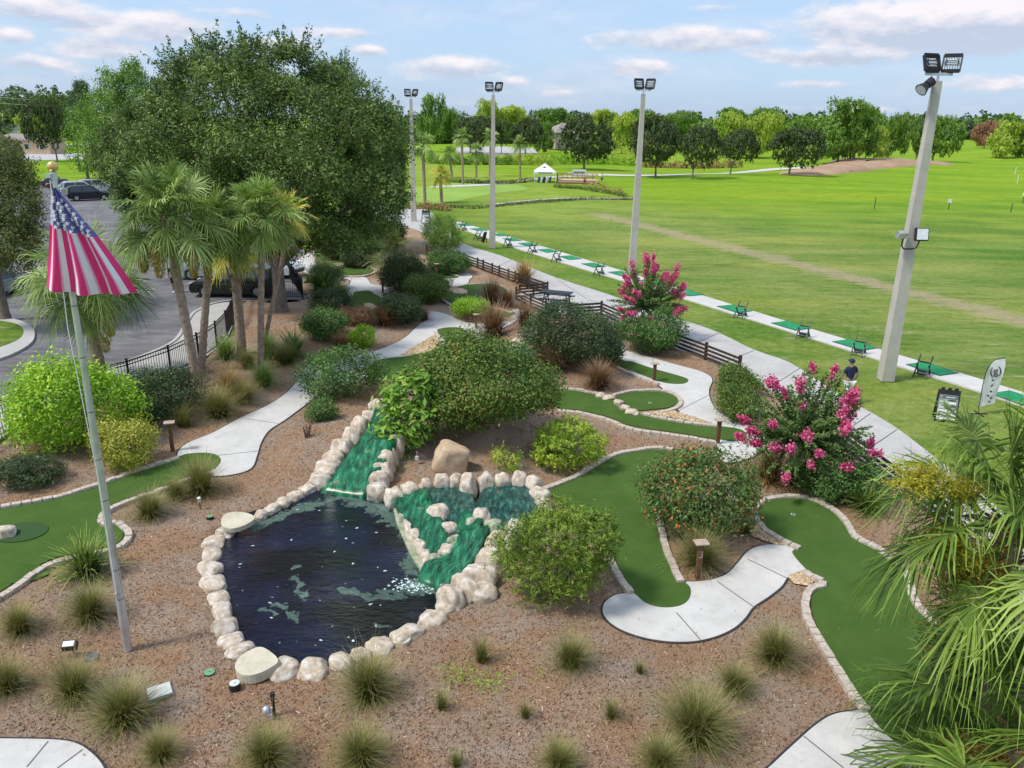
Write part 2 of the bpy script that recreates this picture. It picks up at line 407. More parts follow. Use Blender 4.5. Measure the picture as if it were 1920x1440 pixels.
def m_water(name, col, rough, scale, strength, green=None):
    m, t, b = newmat(name)
    pos = N(t, 'ShaderNodeNewGeometry').outputs['Position']
    f = tnoise(t, scale, 5, .6, 'pos', stretch=(1, 1.8, 1, .6)); g = tnoise(t, scale*.35, 3, .6, 'pos')
    if green is not None: f = tnoise(t, scale*.55, 4, .6, 'pos', stretch=(2.4, .7, .7, -.55))
    if green is None: b.inputs['Base Color'].default_value = (*col, 1)
    else: f_ = tnoise(t, 3.2, 5, .7, 'pos'); t.links.new(mixc(t, ramp(t, f_, [(.6, (0, 0, 0)), (.72, (.75, .75, .75))]), ramp(t, f, [(.32, col), (.52, green), (.68, tuple(min(1, x*1.8+.03) for x in green)), (.82, (.3, .55, .42))]), (.34, .36, .2)), b.inputs['Base Color'])
    b.inputs['Roughness'].default_value = rough; b.inputs['IOR'].default_value = 1.33; b.inputs['Specular IOR Level'].default_value = .6
    bump(t, b, mth(t, 'MULTIPLY', f, mth(t, 'MULTIPLY_ADD', g, 2.2, -.5, clamp=True)), strength, .12); return m

M = {}
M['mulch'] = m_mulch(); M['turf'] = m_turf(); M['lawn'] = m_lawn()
M['concrete'] = m_concrete('pale_concrete', (.63, .61, .575)); M['concrete_old'] = m_concrete('weathered_concrete', (.5, .485, .46))
M['joint'] = plain('dark_control_joint', (.12, .115, .11), .9)  # dark strips for the control joints in the paths
M['edging_black'] = plain('black_edging', (.035, .035, .04), .8)
M['brick'] = plain('edging_paver', (.5, .43, .36), .85, var=.3, scale=9, bmp=.3)
M['brick_side'] = plain('paver_side', (.3, .22, .19), .9)
M['stone'] = m_stone('pond_stone', [(.34, .27, .19), (.60, .51, .40), (.78, .75, .71), (.66, .42, .24)])
M['stone_tan'] = m_stone('tan_stone', [(.42, .3, .19), (.6, .44, .29), (.68, .54, .39), (.5, .37, .27)])
M['slab'] = m_stone('flat_slab', [(.5, .46, .34), (.6, .55, .42), (.66, .6, .48), (.5, .42, .3)])
M['moss_stone'] = m_stone('moss_stone', [(.1, .2, .07), (.4, .42, .3), (.6, .58, .48), (.05, .22, .1)])

def m_pond():
    m, t, b = newmat('pond_water')
    gp = N(t, 'ShaderNodeNewGeometry').outputs['Position']
    wn = N(t, 'ShaderNodeTexNoise'); wn.inputs['Scale'].default_value = 2.2; wn.inputs['Detail'].default_value = 4; t.links.new(gp, wn.inputs['Vector'])
    wa_ = N(t, 'ShaderNodeVectorMath', operation='MULTIPLY_ADD'); t.links.new(wn.outputs['Color'], wa_.inputs[0]); wa_.inputs[1].default_value = (.9, .9, 0); t.links.new(gp, wa_.inputs[2])
    wb_ = N(t, 'ShaderNodeVectorMath', operation='SUBTRACT'); t.links.new(wa_.outputs[0], wb_.inputs[0]); wb_.inputs[1].default_value = (.45, .45, 0)
    s = N(t, 'ShaderNodeSeparateXYZ'); t.links.new(wb_.outputs[0], s.inputs[0])
    best = None
    for (a, c, w) in [((470,990),(560,952),.16),((560,952),(640,932),.24),((640,932),(715,952),.26),((712,950),(757,990),.26),((757,990),(800,1085),.22),((640,1103),(700,1118),.17),((700,1118),(775,1104),.2),((556,1085),(572,1118),.1),((545,1140),(556,1165),.1),((497,1140),(506,1152),.08),((520,1130),(545,1130),.07),((548,1068),(556,1062),.07),((706,1170),(735,1172),.05),((775,1104),(795,1090),.34),((782,1050),(800,1095),.34)]:
        A, B = at(*a), at(*c); dx, dy = B[0]-A[0], B[1]-A[1]; l2 = dx*dx+dy*dy
        ux, uy = mth(t, 'SUBTRACT', s.outputs[0], A[0]), mth(t, 'SUBTRACT', s.outputs[1], A[1])
        k = mth(t, 'ADD', mth(t, 'MULTIPLY', ux, dx/l2), mth(t, 'MULTIPLY', uy, dy/l2), clamp=True)
        ex, ey = mth(t, 'MULTIPLY_ADD', k, -dx, ux), mth(t, 'MULTIPLY_ADD', k, -dy, uy)
        d = mth(t, 'SQRT', mth(t, 'ADD', mth(t, 'MULTIPLY', ex, ex), mth(t, 'MULTIPLY', ey, ey)))
        v = mth(t, 'SUBTRACT', 1.0, mth(t, 'MULTIPLY', d, 1/w)); best = v if best is None else mth(t, 'MAXIMUM', best, v)
    nz = tnoise(t, 4.5, 7, .72, 'pos'); fld = mth(t, 'MULTIPLY_ADD', nz, 4.2, -2.15)
    alg = N(t, 'ShaderNodeMapRange'); t.links.new(mth(t, 'ADD', mth(t, 'MAXIMUM', best, -1.2), fld), alg.inputs[0]); alg.inputs[1].default_value = 0; alg.inputs[2].default_value = .28
    fl = tnoise(t, 26, 3, .6, 'pos'); sp_ = N(t, 'ShaderNodeMapRange'); t.links.new(fl, sp_.inputs[0]); sp_.inputs[1].default_value = .735; sp_.inputs[2].default_value = .76
    mask = mth(t, 'MAXIMUM', mth(t, 'MULTIPLY', alg.outputs[0], .85), mth(t, 'MULTIPLY', sp_.outputs[0], .6))
    c = mixc(t, mask, ramp(t, tnoise(t, .5, 3, .5, 'pos'), [(.42, (.0015, .002, .008)), (.58, (.008, .013, .055))]), ramp(t, tnoise(t, 12, 5, .8, 'pos'), [(.35, (.1, .2, .15)), (.65, (.26, .37, .29))]))
    t.links.new(c, b.inputs['Base Color']); t.links.new(mth(t, 'MULTIPLY_ADD', mask, .6, .03), b.inputs['Roughness']); b.inputs['IOR'].default_value = 1.33; b.inputs['Specular IOR Level'].default_value = .75
    f = tnoise(t, 7, 5, .65, 'pos', stretch=(.8, 2.2, 1, .5)); f2 = tnoise(t, 2.2, 3, .6, 'pos', stretch=(.8, 1.8, 1, .5)); g = tnoise(t, .55, 3, .6, 'pos')
    bump(t, b, mth(t, 'ADD', mth(t, 'MULTIPLY', f2, 1.6), mth(t, 'MULTIPLY', f, mth(t, 'MULTIPLY_ADD', g, 3.0, -.7, clamp=True))), 1.0, .32); return m
M['pond'] = m_pond()
M['pool'] = m_water('pool_water', (.010, .026, .032), .12, 7, .6, (.02, .085, .065))
M['slide'] = m_water('cascade_water', (.003, .032, .014), .26, 6, .10, (.010, .125, .055))
M['asphalt'] = m_asphalt()
M['metal_black'] = plain('black_metal', (.015, .015, .017), .4, .3)
M['wood_dark'] = plain('dark_stained_wood', (.05, .033, .026), .75, var=.3)
M['wood_post'] = plain('brown_post_wood', (.14, .07, .035), .8, var=.3)
M['post_cap'] = plain('post_cap_wood', (.42, .33, .25), .8)
M['concrete_pole'] = m_concrete('pole_concrete', (.55, .51, .44))
M['alu'] = plain('brushed_aluminium', (.62, .63, .65), .35, .6, var=.2, scale=3)
M['gold'] = plain('gold_ball', (.75, .52, .2), .3, .5)
M['white'] = plain('white_paint', (.78, .78, .78), .5, var=.04)
M['greywhite'] = plain('grey_cover', (.6, .63, .6), .6, var=.1)
M['green_mat'] = plain('green_mat', (.012, .25, .09), .9, var=.25, scale=3)
M['mat_border'] = plain('mat_border', (.02, .1, .07), .9)
M['stand'] = plain('dark_green_stand', (.012, .035, .025), .5)
M['black'] = plain('black_plastic', (.02, .02, .022), .5)
M['lamp_glass'] = plain('lamp_glass', (.75, .78, .8), .15, spec=.8)
M['bark'] = plain('oak_bark', (.21, .17, .14), .95, var=.4, scale=5, bmp=.6)
M['palm_bark'] = plain('palm_bark', (.33, .24, .18), .95, var=.4, scale=7, bmp=.6)
M['palm_boot'] = plain('palm_boots', (.36, .2, .08), .95, var=.5, scale=9, bmp=.6)
M['twig'] = plain('twig', (.12, .08, .06), .9)
M['pale_stem'] = plain('pale_stem', (.4, .33, .27), .9)
L = lambda *c: c
M['oak'] = leafm('oak_leaf', [(0, (.012, .024, .007)), (.4, (.055, .098, .022)), (.75, (.145, .215, .05)), (1, (.32, .4, .15))])
M['oak_dark'] = leafm('dark_oak_leaf', [(0, (.016, .026, .01)), (.5, (.05, .072, .024)), (1, (.13, .16, .06))])
M['olive'] = leafm('olive_leaf', [(0, (.03, .042, .012)), (.5, (.085, .11, .03)), (1, (.19, .2, .075))])
M['green_tree'] = leafm('green_tree_leaf', [(0, (.03, .07, .01)), (.5, (.11, .2, .028)), (1, (.25, .37, .06))])
M['yellow_tree'] = leafm('yellow_tree_leaf', [(0, (.09, .14, .015)), (.5, (.27, .36, .04)), (1, (.5, .55, .12))])
M['dist_tree'] = leafm('distant_leaf', [(0, (.035, .06, .03)), (.5, (.075, .12, .05)), (1, (.15, .2, .09))])
M['red_tree'] = leafm('russet_leaf', [(0, (.1, .05, .03)), (.5, (.28, .14, .09)), (1, (.38, .24, .15))])
M['palm'] = leafm('palm_leaf', [(0, (.022, .048, .01)), (.5, (.12, .185, .035)), (1, (.42, .52, .2))], .25, big=.1)
M['palm_yel'] = leafm('palm_yellow_leaf', [(0, (.14, .13, .02)), (.5, (.36, .33, .05)), (1, (.55, .47, .1))], .25)
M['palm_near'] = leafm('near_palm_leaf', [(0, (.014, .034, .006)), (.5, (.085, .145, .018)), (1, (.30, .40, .09))], .28, big=.1)
M['palm_flower'] = leafm('palm_flower', [(0, (.2, .18, .015)), (.5, (.48, .45, .03)), (1, (.68, .62, .1))], .2)
M['palm_seed'] = leafm('palm_seed', [(0, (.22, .14, .03)), (.5, (.5, .36, .07)), (1, (.72, .58, .18))], .2)
M['turf_dark'] = plain('dark_turf', (.028, .075, .016), .9, var=.15, scale=20)  # darker green for the flat round disc on the left green
M['bush_mix'] = leafm('bronze_tip_leaf', [(0, (.015, .035, .008)), (.42, (.06, .115, .018)), (.7, (.14, .2, .035)), (.85, (.21, .18, .045)), (1, (.27, .15, .06))], .25, big=.25)
M['bush_green'] = leafm('green_shrub_leaf', [(0, (.015, .035, .01)), (.5, (.06, .13, .03)), (1, (.2, .31, .09))])
M['bush_dark'] = leafm('dark_shrub_leaf', [(0, (.012, .025, .01)), (.5, (.045, .075, .028)), (1, (.14, .19, .085))])
M['bush_lime'] = leafm('lime_shrub_leaf', [(0, (.05, .11, .008)), (.5, (.2, .36, .02)), (1, (.42, .58, .06))])
M['bush_yellow'] = leafm('yellow_shrub_leaf', [(0, (.12, .2, .02)), (.4, (.4, .42, .05)), (1, (.75, .68, .2))])
M['juniper'] = leafm('juniper_leaf', [(0, (.03, .055, .008)), (.45, (.11, .17, .02)), (.8, (.23, .32, .04)), (1, (.24, .17, .07))])
M['ixora'] = leafm('ixora_leaf', [(0, (.02, .04, .01)), (.5, (.07, .13, .03)), (.78, (.17, .24, .07)), (.86, (.5, .12, .04)), (1, (.6, .12, .07))], big=.2)
M['fern'] = leafm('fern_leaf', [(0, (.06, .11, .01)), (.5, (.22, .33, .03)), (1, (.5, .5, .08))])
M['bigleaf'] = leafm('lobed_leaf', [(0, (.03, .07, .01)), (.5, (.11, .22, .025)), (.86, (.27, .4, .06)), (.94, (.6, .35, .05)), (1, (.6, .32, .05))], big=.1)
M['myrtle'] = leafm('crape_leaf', [(0, (.03, .06, .015)), (.5, (.09, .165, .04)), (1, (.22, .32, .1))])
M['pink'] = leafm('pink_blossom', [(0, (.5, .03, .16)), (.5, (.8, .09, .33)), (1, (.92, .36, .52))], .3)
M['whitefl'] = leafm('white_blossom', [(0, (.7, .7, .6)), (1, (.85, .85, .8))], .2)
M['redfl'] = leafm('red_blossom', [(0, (.45, .06, .03)), (1, (.75, .2, .1))], .2)
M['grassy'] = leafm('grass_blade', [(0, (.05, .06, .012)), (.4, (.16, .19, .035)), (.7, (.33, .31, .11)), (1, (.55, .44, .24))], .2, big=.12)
M['grass_green'] = leafm('green_grass_blade', [(0, (.04, .08, .015)), (.5, (.12, .2, .04)), (1, (.3, .38, .13))], .2)
M['grass_red'] = leafm('russet_grass_blade', [(0, (.07, .04, .02)), (.5, (.24, .13, .07)), (1, (.5, .34, .2))], .2)
M['grass_tan'] = leafm('tan_grass_blade', [(0, (.16, .1, .03)), (.5, (.42, .27, .1)), (1, (.62, .46, .24))], .2)
M['liriope'] = leafm('wide_blade', [(0, (.015, .035, .01)), (.5, (.07, .12, .02)), (1, (.28, .33, .06))], .15)
M['wet_algae'] = plain('floating_algae', (.25, .36, .28), .7, var=.25, scale=5)
M['foam_line'] = plain('foam_line', (.16, .42, .27), .3, var=.3)
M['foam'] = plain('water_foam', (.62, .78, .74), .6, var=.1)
M['slate0'] = plain('pole_joint', (.22, .23, .24), .5)
M['pebble'] = leafm('pebble', [(0, (.22, .14, .07)), (.5, (.5, .34, .18)), (1, (.72, .6, .42))], 0.0)
M['chip'] = leafm('mulch_chip', [(0, (.06, .03, .018)), (.45, (.23, .11, .06)), (.85, (.4, .24, .15)), (1, (.62, .5, .38))], 0.0)
# ================================================================== GROUND
# traced outlines (photo pixels on the ground plane, turned into metres)
PATHS = {
 'tee_path': [(333,852),(350,833),(400,812),(450,785),(500,762),(540,735),(565,703),(573,690),(590,682),(640,674),(700,660),(737,646),(762,632),(783,612),(800,601),(799,596),(770,593),(760,585),(788,583),(817,585),(843,592),(861,600),(891,608),(930,606),(966,601),(984,601),(1002,595),(998,588),(984,582),(966,581),(950,588),(966,600),(960,608),(930,622),(900,640),(850,660),(790,672),(719,690),(680,712),(640,728),(600,741),(577,757),(535,788),(505,808),(490,830),(482,855),(470,880),(430,892),(385,893),(350,885),(338,868)],
 'upper_path': [(565,483),(578,476),(592,476),(592,492),(604,510),(640,517),(682,520),(691,526),(697,533),(719,536),(746,534),(790,530),(841,522),(861,514),(876,512),(886,519),(880,525),(878,531),(870,535),(850,538),(800,545),(748,541),(735,546),(722,552),(709,556),(690,556),(660,556),(648,548),(645,541),(655,533),(657,527),(645,523),(618,524),(583,517),(565,508),(557,500),(555,490)],
 'right_path': [(1120,640),(1150,648),(1173,658),(1223,672),(1273,686),(1313,697),(1335,711),(1329,733),(1333,753),(1347,773),(1380,791),(1410,803),(1440,825),(1432,845),(1400,862),(1360,868),(1346,852),(1342,826),(1320,802),(1290,790),(1272,770),(1258,745),(1233,722),(1195,703),(1160,684),(1125,664)],
 'tee_pad': [(1183,1112),(1150,1119),(1132,1135),(1133,1156),(1157,1178),(1200,1195),(1250,1204),(1300,1204),(1342,1195),(1376,1179),(1397,1160),(1412,1140),(1440,1121),(1465,1101),(1478,1083),(1500,1076),(1512,1078),(1512,1060),(1497,1042),(1482,1026),(1460,1023),(1430,1024),(1404,1034),(1385,1055),(1365,1076),(1340,1087),(1310,1092),(1280,1093),(1240,1100)],
 'corner_pad': [(1380,1520),(1410,1470),(1445,1438),(1490,1396),(1530,1361),(1562,1342),(1600,1335),(1624,1334),(1650,1350),(1700,1380),(1790,1420),(1900,1450),(1980,1540)],
 'left_corner_pad': [(-120,1385),(0,1387),(100,1389),(143,1396),(172,1414),(194,1440),(205,1480),(190,1540),(-120,1540)],
}
CART = [(690,385),(760,392),(800,393),(838,430),(866,456),(940,480),(1040,520),(1140,552),(1200,575),(1300,607),(1347,624),(1413,656),(1480,680),(1540,718),(1593,753),(1633,774),(1682,804),(1745,852),(1850,935),(1990,1060),(2120,1190),
        (1990,1190),(1860,1075),(1760,975),(1680,910),(1633,884),(1560,826),(1500,778),(1440,730),(1385,692),(1332,677),(1280,658),(1172,626),(1127,591),(1060,590),(1015,586),(975,563),(975,548),(1028,548),(1026,540),(966,518),(906,498),(870,487),(840,475),(810,455),(780,430),(700,410)]
GREENS = {
 'g_left': [(-160,985),(-60,962),(0,952),(100,934),(200,904),(262,882),(333,859),(352,853),(385,851),(406,855),(414,864),(408,876),(392,885),(350,896),(300,916),(240,936),(203,955),(196,966),(205,980),(222,986),(232,1002),(222,1018),(200,1027),(127,1041),(83,1057),(33,1090),(-20,1124),(-160,1200)],
 'g_mid': [(820,622),(828,617),(845,615),(868,617),(893,632),(925,648),(955,665),(900,695),(800,716),(745,708),(712,712),(690,705),(690,690),(716,675),(768,668),(812,656),(837,648)],
 'g_ring': [(592,470),(592,484),(600,498),(616,508),(640,514),(668,516),(690,513),(701,507),(692,502),(670,500),(655,497),(640,488),(620,472)],
 'g_small': [(656,572),(662,551),(675,547),(691,546),(702,551),(723,561),(735,575),(715,588),(690,590),(664,586)],
 'g_lobes': [(832,562),(838,552),(857,541),(873,535),(900,532),(926,534),(944,540),(950,547),(946,554),(925,557),(905,560),(897,566),(905,571),(932,577),(958,583),(966,588),(960,593),(942,594),(915,588),(880,582),(850,573)],
 'g_top': [(790,508),(800,507),(825,511),(848,516),(859,519),(856,522),(834,523),(800,518)],
 'g_strip': [(1100,640),(1130,640),(1150,655),(1166,676),(1187,680),(1223,692),(1273,706),(1290,713),(1284,720),(1262,721),(1235,716),(1190,699),(1158,686),(1120,670)],
 'g_long': [(1030,745),(1048,731),(1083,733),(1117,742),(1135,746),(1150,755),(1163,768),(1188,776),(1212,781),(1300,797),(1350,801),(1385,806),(1399,815),(1395,825),(1375,829),(1345,825),(1273,813),(1207,804),(1172,796),(1140,783),(1090,771),(1047,767)],
 'g_round': [(1150,742),(1175,737),(1207,734),(1248,737),(1268,744),(1273,755),(1256,765),(1226,769),(1195,771),(1176,763),(1165,752)],
 'g_big': [(1022,918),(1082,894),(1132,864),(1172,849),(1230,841),(1300,850),(1300,880),(1245,900),(1234,940),(1234,975),(1240,1015),(1249,1045),(1262,1068),(1282,1092),(1294,1105),(1292,1124),(1276,1137),(1245,1141),(1214,1134),(1193,1118),(1182,1106),(1170,1087),(1150,1050),(1120,1000),(1070,955),(1030,930)],
 'g_right': [(1424,970),(1422,953),(1438,940),(1480,934),(1530,942),(1566,964),(1588,988),(1597,1005),(1648,1034),(1691,1073),(1704,1097),(1708,1123),(1731,1153),(1766,1184),(1800,1230),(1860,1300),(1960,1380),(1960,1450),(1860,1460),(1790,1440),(1730,1420),(1680,1395),(1645,1362),(1623,1332),(1600,1294),(1570,1244),(1540,1194),(1525,1158),(1520,1125),(1526,1108),(1547,1097),(1528,1081),(1508,1066),(1485,1037),(1500,1029),(1470,1014),(1440,992)],
}
POND = [(418,1010),(440,985),(480,966),(530,946),(580,926),(640,922),(700,932),(742,950),(765,985),(790,1030),(803,1080),(816,1110),(818,1135),(795,1160),(740,1188),(700,1206),(650,1222),(610,1238),(560,1236),(500,1218),(462,1192),(437,1152),(430,1110),(417,1060)]
BED = [(-300,1560),(-300,960),(-100,905),(25,806),(127,768),(227,740),(302,713),(353,692),(395,664),(421,643),(436,612),(443,585),(450,563),(500,560),(568,560),(548,530),(545,505),(552,480),(590,462),(640,430),(700,398),(790,398),(850,465),(940,500),(1035,542),(1160,590),(1300,645),(1400,690),(1520,760),(1660,860),(1800,975),(2000,1150),(2200,1300),(2300,1560)]

def wp(pts, sub=5, closed=True): return wpoly(pts, sub, 0.0, closed)
PW = {k: wp(v) for k, v in PATHS.items()}
GW = {k: wp(v) for k, v in GREENS.items()}
CW = wp(CART, 3); PO = wp(POND); BW = [tuple(at(*p)[:2]) for p in BED]

def inside(P, poly):
    x, y = P[:, 0], P[:, 1]; r = np.zeros(len(P), bool); n = len(poly)
    for i in range(n):
        x0, y0 = poly[i]; x1, y1 = poly[(i+1) % n]
        if y0 == y1: continue
        c = ((y0 > y) != (y1 > y)) & (x < (x1-x0)*(y-y0)/(y1-y0)+x0)
        r ^= c
    return r
def edist(P, poly, closed=True):
    d = np.full(len(P), 1e9); n = len(poly)
    for i in range(n if closed else n-1):
        a = np.array(poly[i]); b = np.array(poly[(i+1) % n]); ab = b-a; l2 = max(ab@ab, 1e-9)
        t = np.clip(((P-a)@ab)/l2, 0, 1); q = P-(a+t[:, None]*ab); d = np.minimum(d, (q*q).sum(1))
    return np.sqrt(d)

# mounds of the planting beds: (pixel, radius, height)
MOUNDS = [((890,820),3.2,.95),((790,830),1.6,.6),((640,830),2.2,.35),((560,860),1.8,.25),((1065,660),3.0,.8),((1000,640),2.5,.6),((620,620),3.5,.5),((520,640),3.5,.3),
          ((430,740),3,.25),((700,1300),2.5,.12),((1100,1300),2.5,.15),((1330,980),1.6,.2),((840,600),3,.3),((1240,860),1.6,.15),((1190,760),1.2,.1),((200,1120),2,.12)]
GX0, GX1, GY0, GY1, GS = -46.0, 44.0, 5.0, 98.0, 0.25
nx_, ny_ = int((GX1-GX0)/GS)+1, int((GY1-GY0)/GS)+1
gx = GX0+np.arange(nx_)*GS; gy = GY0+np.arange(ny_)*GS
XX, YY = np.meshgrid(gx, gy); GP = np.stack([XX.ravel(), YY.ravel()], 1)
inb = inside(GP, BW) & (edist(GP, BW) > .12)
Z = np.zeros(len(GP))
idx = np.nonzero(inb)[0]; Q = GP[idx]
# distance to anything paved
dm = np.full(len(Q), 1e9)
for poly in list(PW.values())+list(GW.values())+[CW]:
    d = edist(Q, poly); d[inside(Q, poly)] = 0; dm = np.minimum(dm, d)
fade = np.clip((dm-.15)/1.3, 0, 1); fade = fade*fade*(3-2*fade)
z = np.zeros(len(Q))
for (c, r_, h) in MOUNDS:
    w = at(*c)[:2]; d2 = ((Q-w)**2).sum(1); z = np.maximum(z, h*np.exp(-d2/(r_*r_)*1.4))
z += .03*(np.sin(Q[:, 0]*1.7+Q[:, 1]*.9)+np.sin(Q[:, 0]*.8-Q[:, 1]*2.1+1))+.012*np.sin(Q[:, 0]*5.1+2)*np.sin(Q[:, 1]*4.3)
z *= fade
dp = edist(Q, PO); ip = inside(Q, PO); sdp = np.where(ip, -dp, dp)
z = z*np.clip((sdp-.2)/1.2, 0, 1)
z = np.maximum(z, -.012); z = np.where(sdp < .12, -.45, z)
Z[idx] = z
ZG = Z.reshape(ny_, nx_)
def gz(x, y):
    i = (x-GX0)/GS; j = (y-GY0)/GS
    if i < 0 or j < 0 or i >= nx_-1 or j >= ny_-1: return 0.0
    a, b = int(i), int(j); u, v = i-a, j-b
    q = ZG[b:b+2, a:a+2]
    return float(q[0, 0]*(1-u)*(1-v)+q[0, 1]*u*(1-v)+q[1, 0]*(1-u)*v+q[1, 1]*u*v)
def ground(px, py):
    z = 0.0
    for _ in range(6):
        p = at(px, py, z); z = .5*z+.5*max(gz(p[0], p[1]), -.05)
    p = at(px, py, z); p[2] = gz(p[0], p[1]) if gz(p[0], p[1]) > -.05 else 0.0
    return p

# bed mesh
ib = inb.reshape(ny_, nx_); cell = ib[:-1, :-1] & ib[1:, :-1] & ib[:-1, 1:] & ib[1:, 1:]
jj, ii = np.nonzero(cell); base = jj*nx_+ii
F4 = np.stack([base, base+1, base+nx_+1, base+nx_], 1)
used, inv = np.unique(F4, return_inverse=True); F4 = inv.reshape(F4.shape)
V = np.column_stack([GP[used], Z[used]])
o = link('mulch_ground', npmesh('mulch_ground', V, F4, M['mulch'], smooth=True)); tag(o, kind='structure')

# lawn sheet, to the horizon, gently rolling on the far side of the range
ax = np.concatenate([[-4000, -1500, -700, -400], np.arange(-300, 420, 5.0), [600, 1000, 1800, 4000]])
ay = np.concatenate([[-300, -50], np.arange(5, 480, 5.0), [600, 900, 1600, 3000, 7000]])
def lawn_z(x, y):
    w = np.clip((y-95)/60, 0, 1)*np.clip((x-5)/40, 0, 1)*np.clip((900-y)/300, 0, 1)
    return -.035+w*(.9*np.sin(x*.035+y*.021)*np.sin(y*.033-x*.012+.6)+.35*np.sin(x*.09+1.3)*np.sin(y*.075)-.2)
LX, LY = np.meshgrid(ax, ay); LZ = lawn_z(LX, LY)
n1, n2 = len(ax), len(ay); jj, ii = np.meshgrid(np.arange(n2-1), np.arange(n1-1), indexing='ij'); b0 = (jj*n1+ii).ravel()
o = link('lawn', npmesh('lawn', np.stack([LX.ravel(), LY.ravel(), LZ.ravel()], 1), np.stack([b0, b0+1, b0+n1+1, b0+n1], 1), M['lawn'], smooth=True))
tag(o, kind='structure')
def lz(x, y): return float(lawn_z(np.float64(x), np.float64(y)))
def atl(px, py):
    z = 0.0
    for _ in range(8):
        p = at(px, py, z); z = .5*z+.5*lz(p[0], p[1])
    return p

# concrete paths with dark edging and joints
def offset_poly(poly, d):
    n = len(poly); o = []; a = sum(poly[i][0]*poly[(i+1) % n][1]-poly[(i+1) % n][0]*poly[i][1] for i in range(n)); s = 1 if a > 0 else -1
    for i in range(n):
        p, q, r_ = np.array(poly[i-1]), np.array(poly[i]), np.array(poly[(i+1) % n]); t = r_-p; l = np.linalg.norm(t)
        if l < 1e-9: o.append(tuple(q)); continue
        o.append((q[0]+s*d*t[1]/l, q[1]-s*d*t[0]/l))
    return o
JOINTS = [[(465,785),(522,794)],[(548,730),(590,736)],[(352,860),(487,845)],[(735,648),(775,655)],[(790,610),(822,615)],[(660,520),(655,535)],
          [(1345,1090),(1415,1139)],[(1268,1148),(1313,1199)],[(1507,1380),(1582,1440)],[(90,1390),(50,1438)],[(155,1405),(105,1442)],
          [(1223,673),(1240,716)],[(1330,740),(1272,770)],[(1385,790),(1345,840)],[(1402,1048),(1480,1086)],[(1500,690),(1440,728)],[(1590,752),(1530,800)],[(1632,775),(1560,826)],[(1682,805),(1600,860)],[(1745,852),(1660,905)],[(1413,657),(1350,682)],[(1347,624),(1280,655)],[(1260,595),(1180,630)],[(1040,520),(1100,560)],[(1100,560),(1190,590)],[(960,487),(925,503)],[(800,440),(840,436)]]
for k, poly in PW.items():
    mb = MB(); mb.prism(poly, -.1, .03, 0)
    o = mb.build('path', [M['concrete']]); tag(o, kind='structure')
    n = len(poly); op = offset_poly(poly, .045); ip_ = offset_poly(poly, .004)
    mb = MB(); vs = [(p[0], p[1], .021) for p in op]+[(p[0], p[1], .021) for p in ip_]+[(p[0], p[1], -.08) for p in op]
    fs = []
    for i in range(n):
        j = (i+1) % n; fs += [(i, j, j+n, i+n), (i+2*n, j+2*n, j, i)]
    mb.add(vs, fs); o = mb.build('path_edging', [M['edging_black']]); tag(o, kind='structure')
mb = MB(); mb.prism(CW, -.1, .02, 0); o = mb.build('cart_path', [M['concrete_old']]); tag(o, kind='structure')
mb = MB()
for i, (a, b) in enumerate(JOINTS):
    A, B = at(*a, .034), at(*b, .034); A[2] = B[2] = .0335
    mb.bar(A, B, .022, .003)
o = mb.build('path_joints', [M['joint']]); tag(o, kind='structure')
# artificial turf
for k, poly in GW.items():
    mb = MB(); mb.prism(poly, -.06, .043 if k != 'g_round' else .047, 0); o = mb.build('putting_surface', [M['turf']]); tag(o, kind='structure')
# turf swells and bowls on the left hole
def crater(px, py, rx, ry, h, bowl):
    c = at(px, py, .045); vs = []; fs = []; n = 40; rr = [1.0, .85, .7, .55, .4, .2, .02]
    prof = [0, .25, .8, 1.0, .35, .08, 0.02] if bowl else [0, .12, .38, .66, .87, .98, 1.0]
    for r_, z_ in zip(rr, prof):
        for i in range(n):
            a = 2*math.pi*i/n; vs.append((c[0]+rx*r_*math.cos(a), c[1]+ry*r_*math.sin(a), .044+h*z_+.002))
    for i in range(len(rr)-1):
        for j in range(n): fs.append((i*n+j, i*n+(j+1) % n, (i+1)*n+(j+1) % n, (i+1)*n+j))
    fs.append(tuple(range((len(rr)-1)*n, len(rr)*n)))
    mb = MB(); mb.add(vs, fs, 0, True); return mb
for a in [(20,1075,.85,.42,.1,False),(1120,760,.7,.28,.06,False),(1200,930,.45,1.2,.07,False)]:
    o = crater(*a).build('putting_surface', [M['turf']]); tag(o, kind='structure')
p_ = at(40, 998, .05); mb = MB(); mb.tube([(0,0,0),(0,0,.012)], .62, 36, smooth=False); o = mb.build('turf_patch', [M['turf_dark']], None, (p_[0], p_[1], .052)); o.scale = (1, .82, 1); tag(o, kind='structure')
# cups
for (px, py, lb) in [(1487,964,'white golf cup in the green by the right palms'),(1218,755,'white golf cup in the small round green')]:
    p = at(px, py, .05); mb = MB()
    mb.tube([(0,0,0),(0,0,.006)], .06, 16); mb.tube([(0,0,.0062),(0,0,.0075)], .045, 16, m=1)
    o = mb.build('golf_cup', [M['white'], M['black']], None, (p[0], p[1], .0475)); tag(o, lb, 'golf cup')

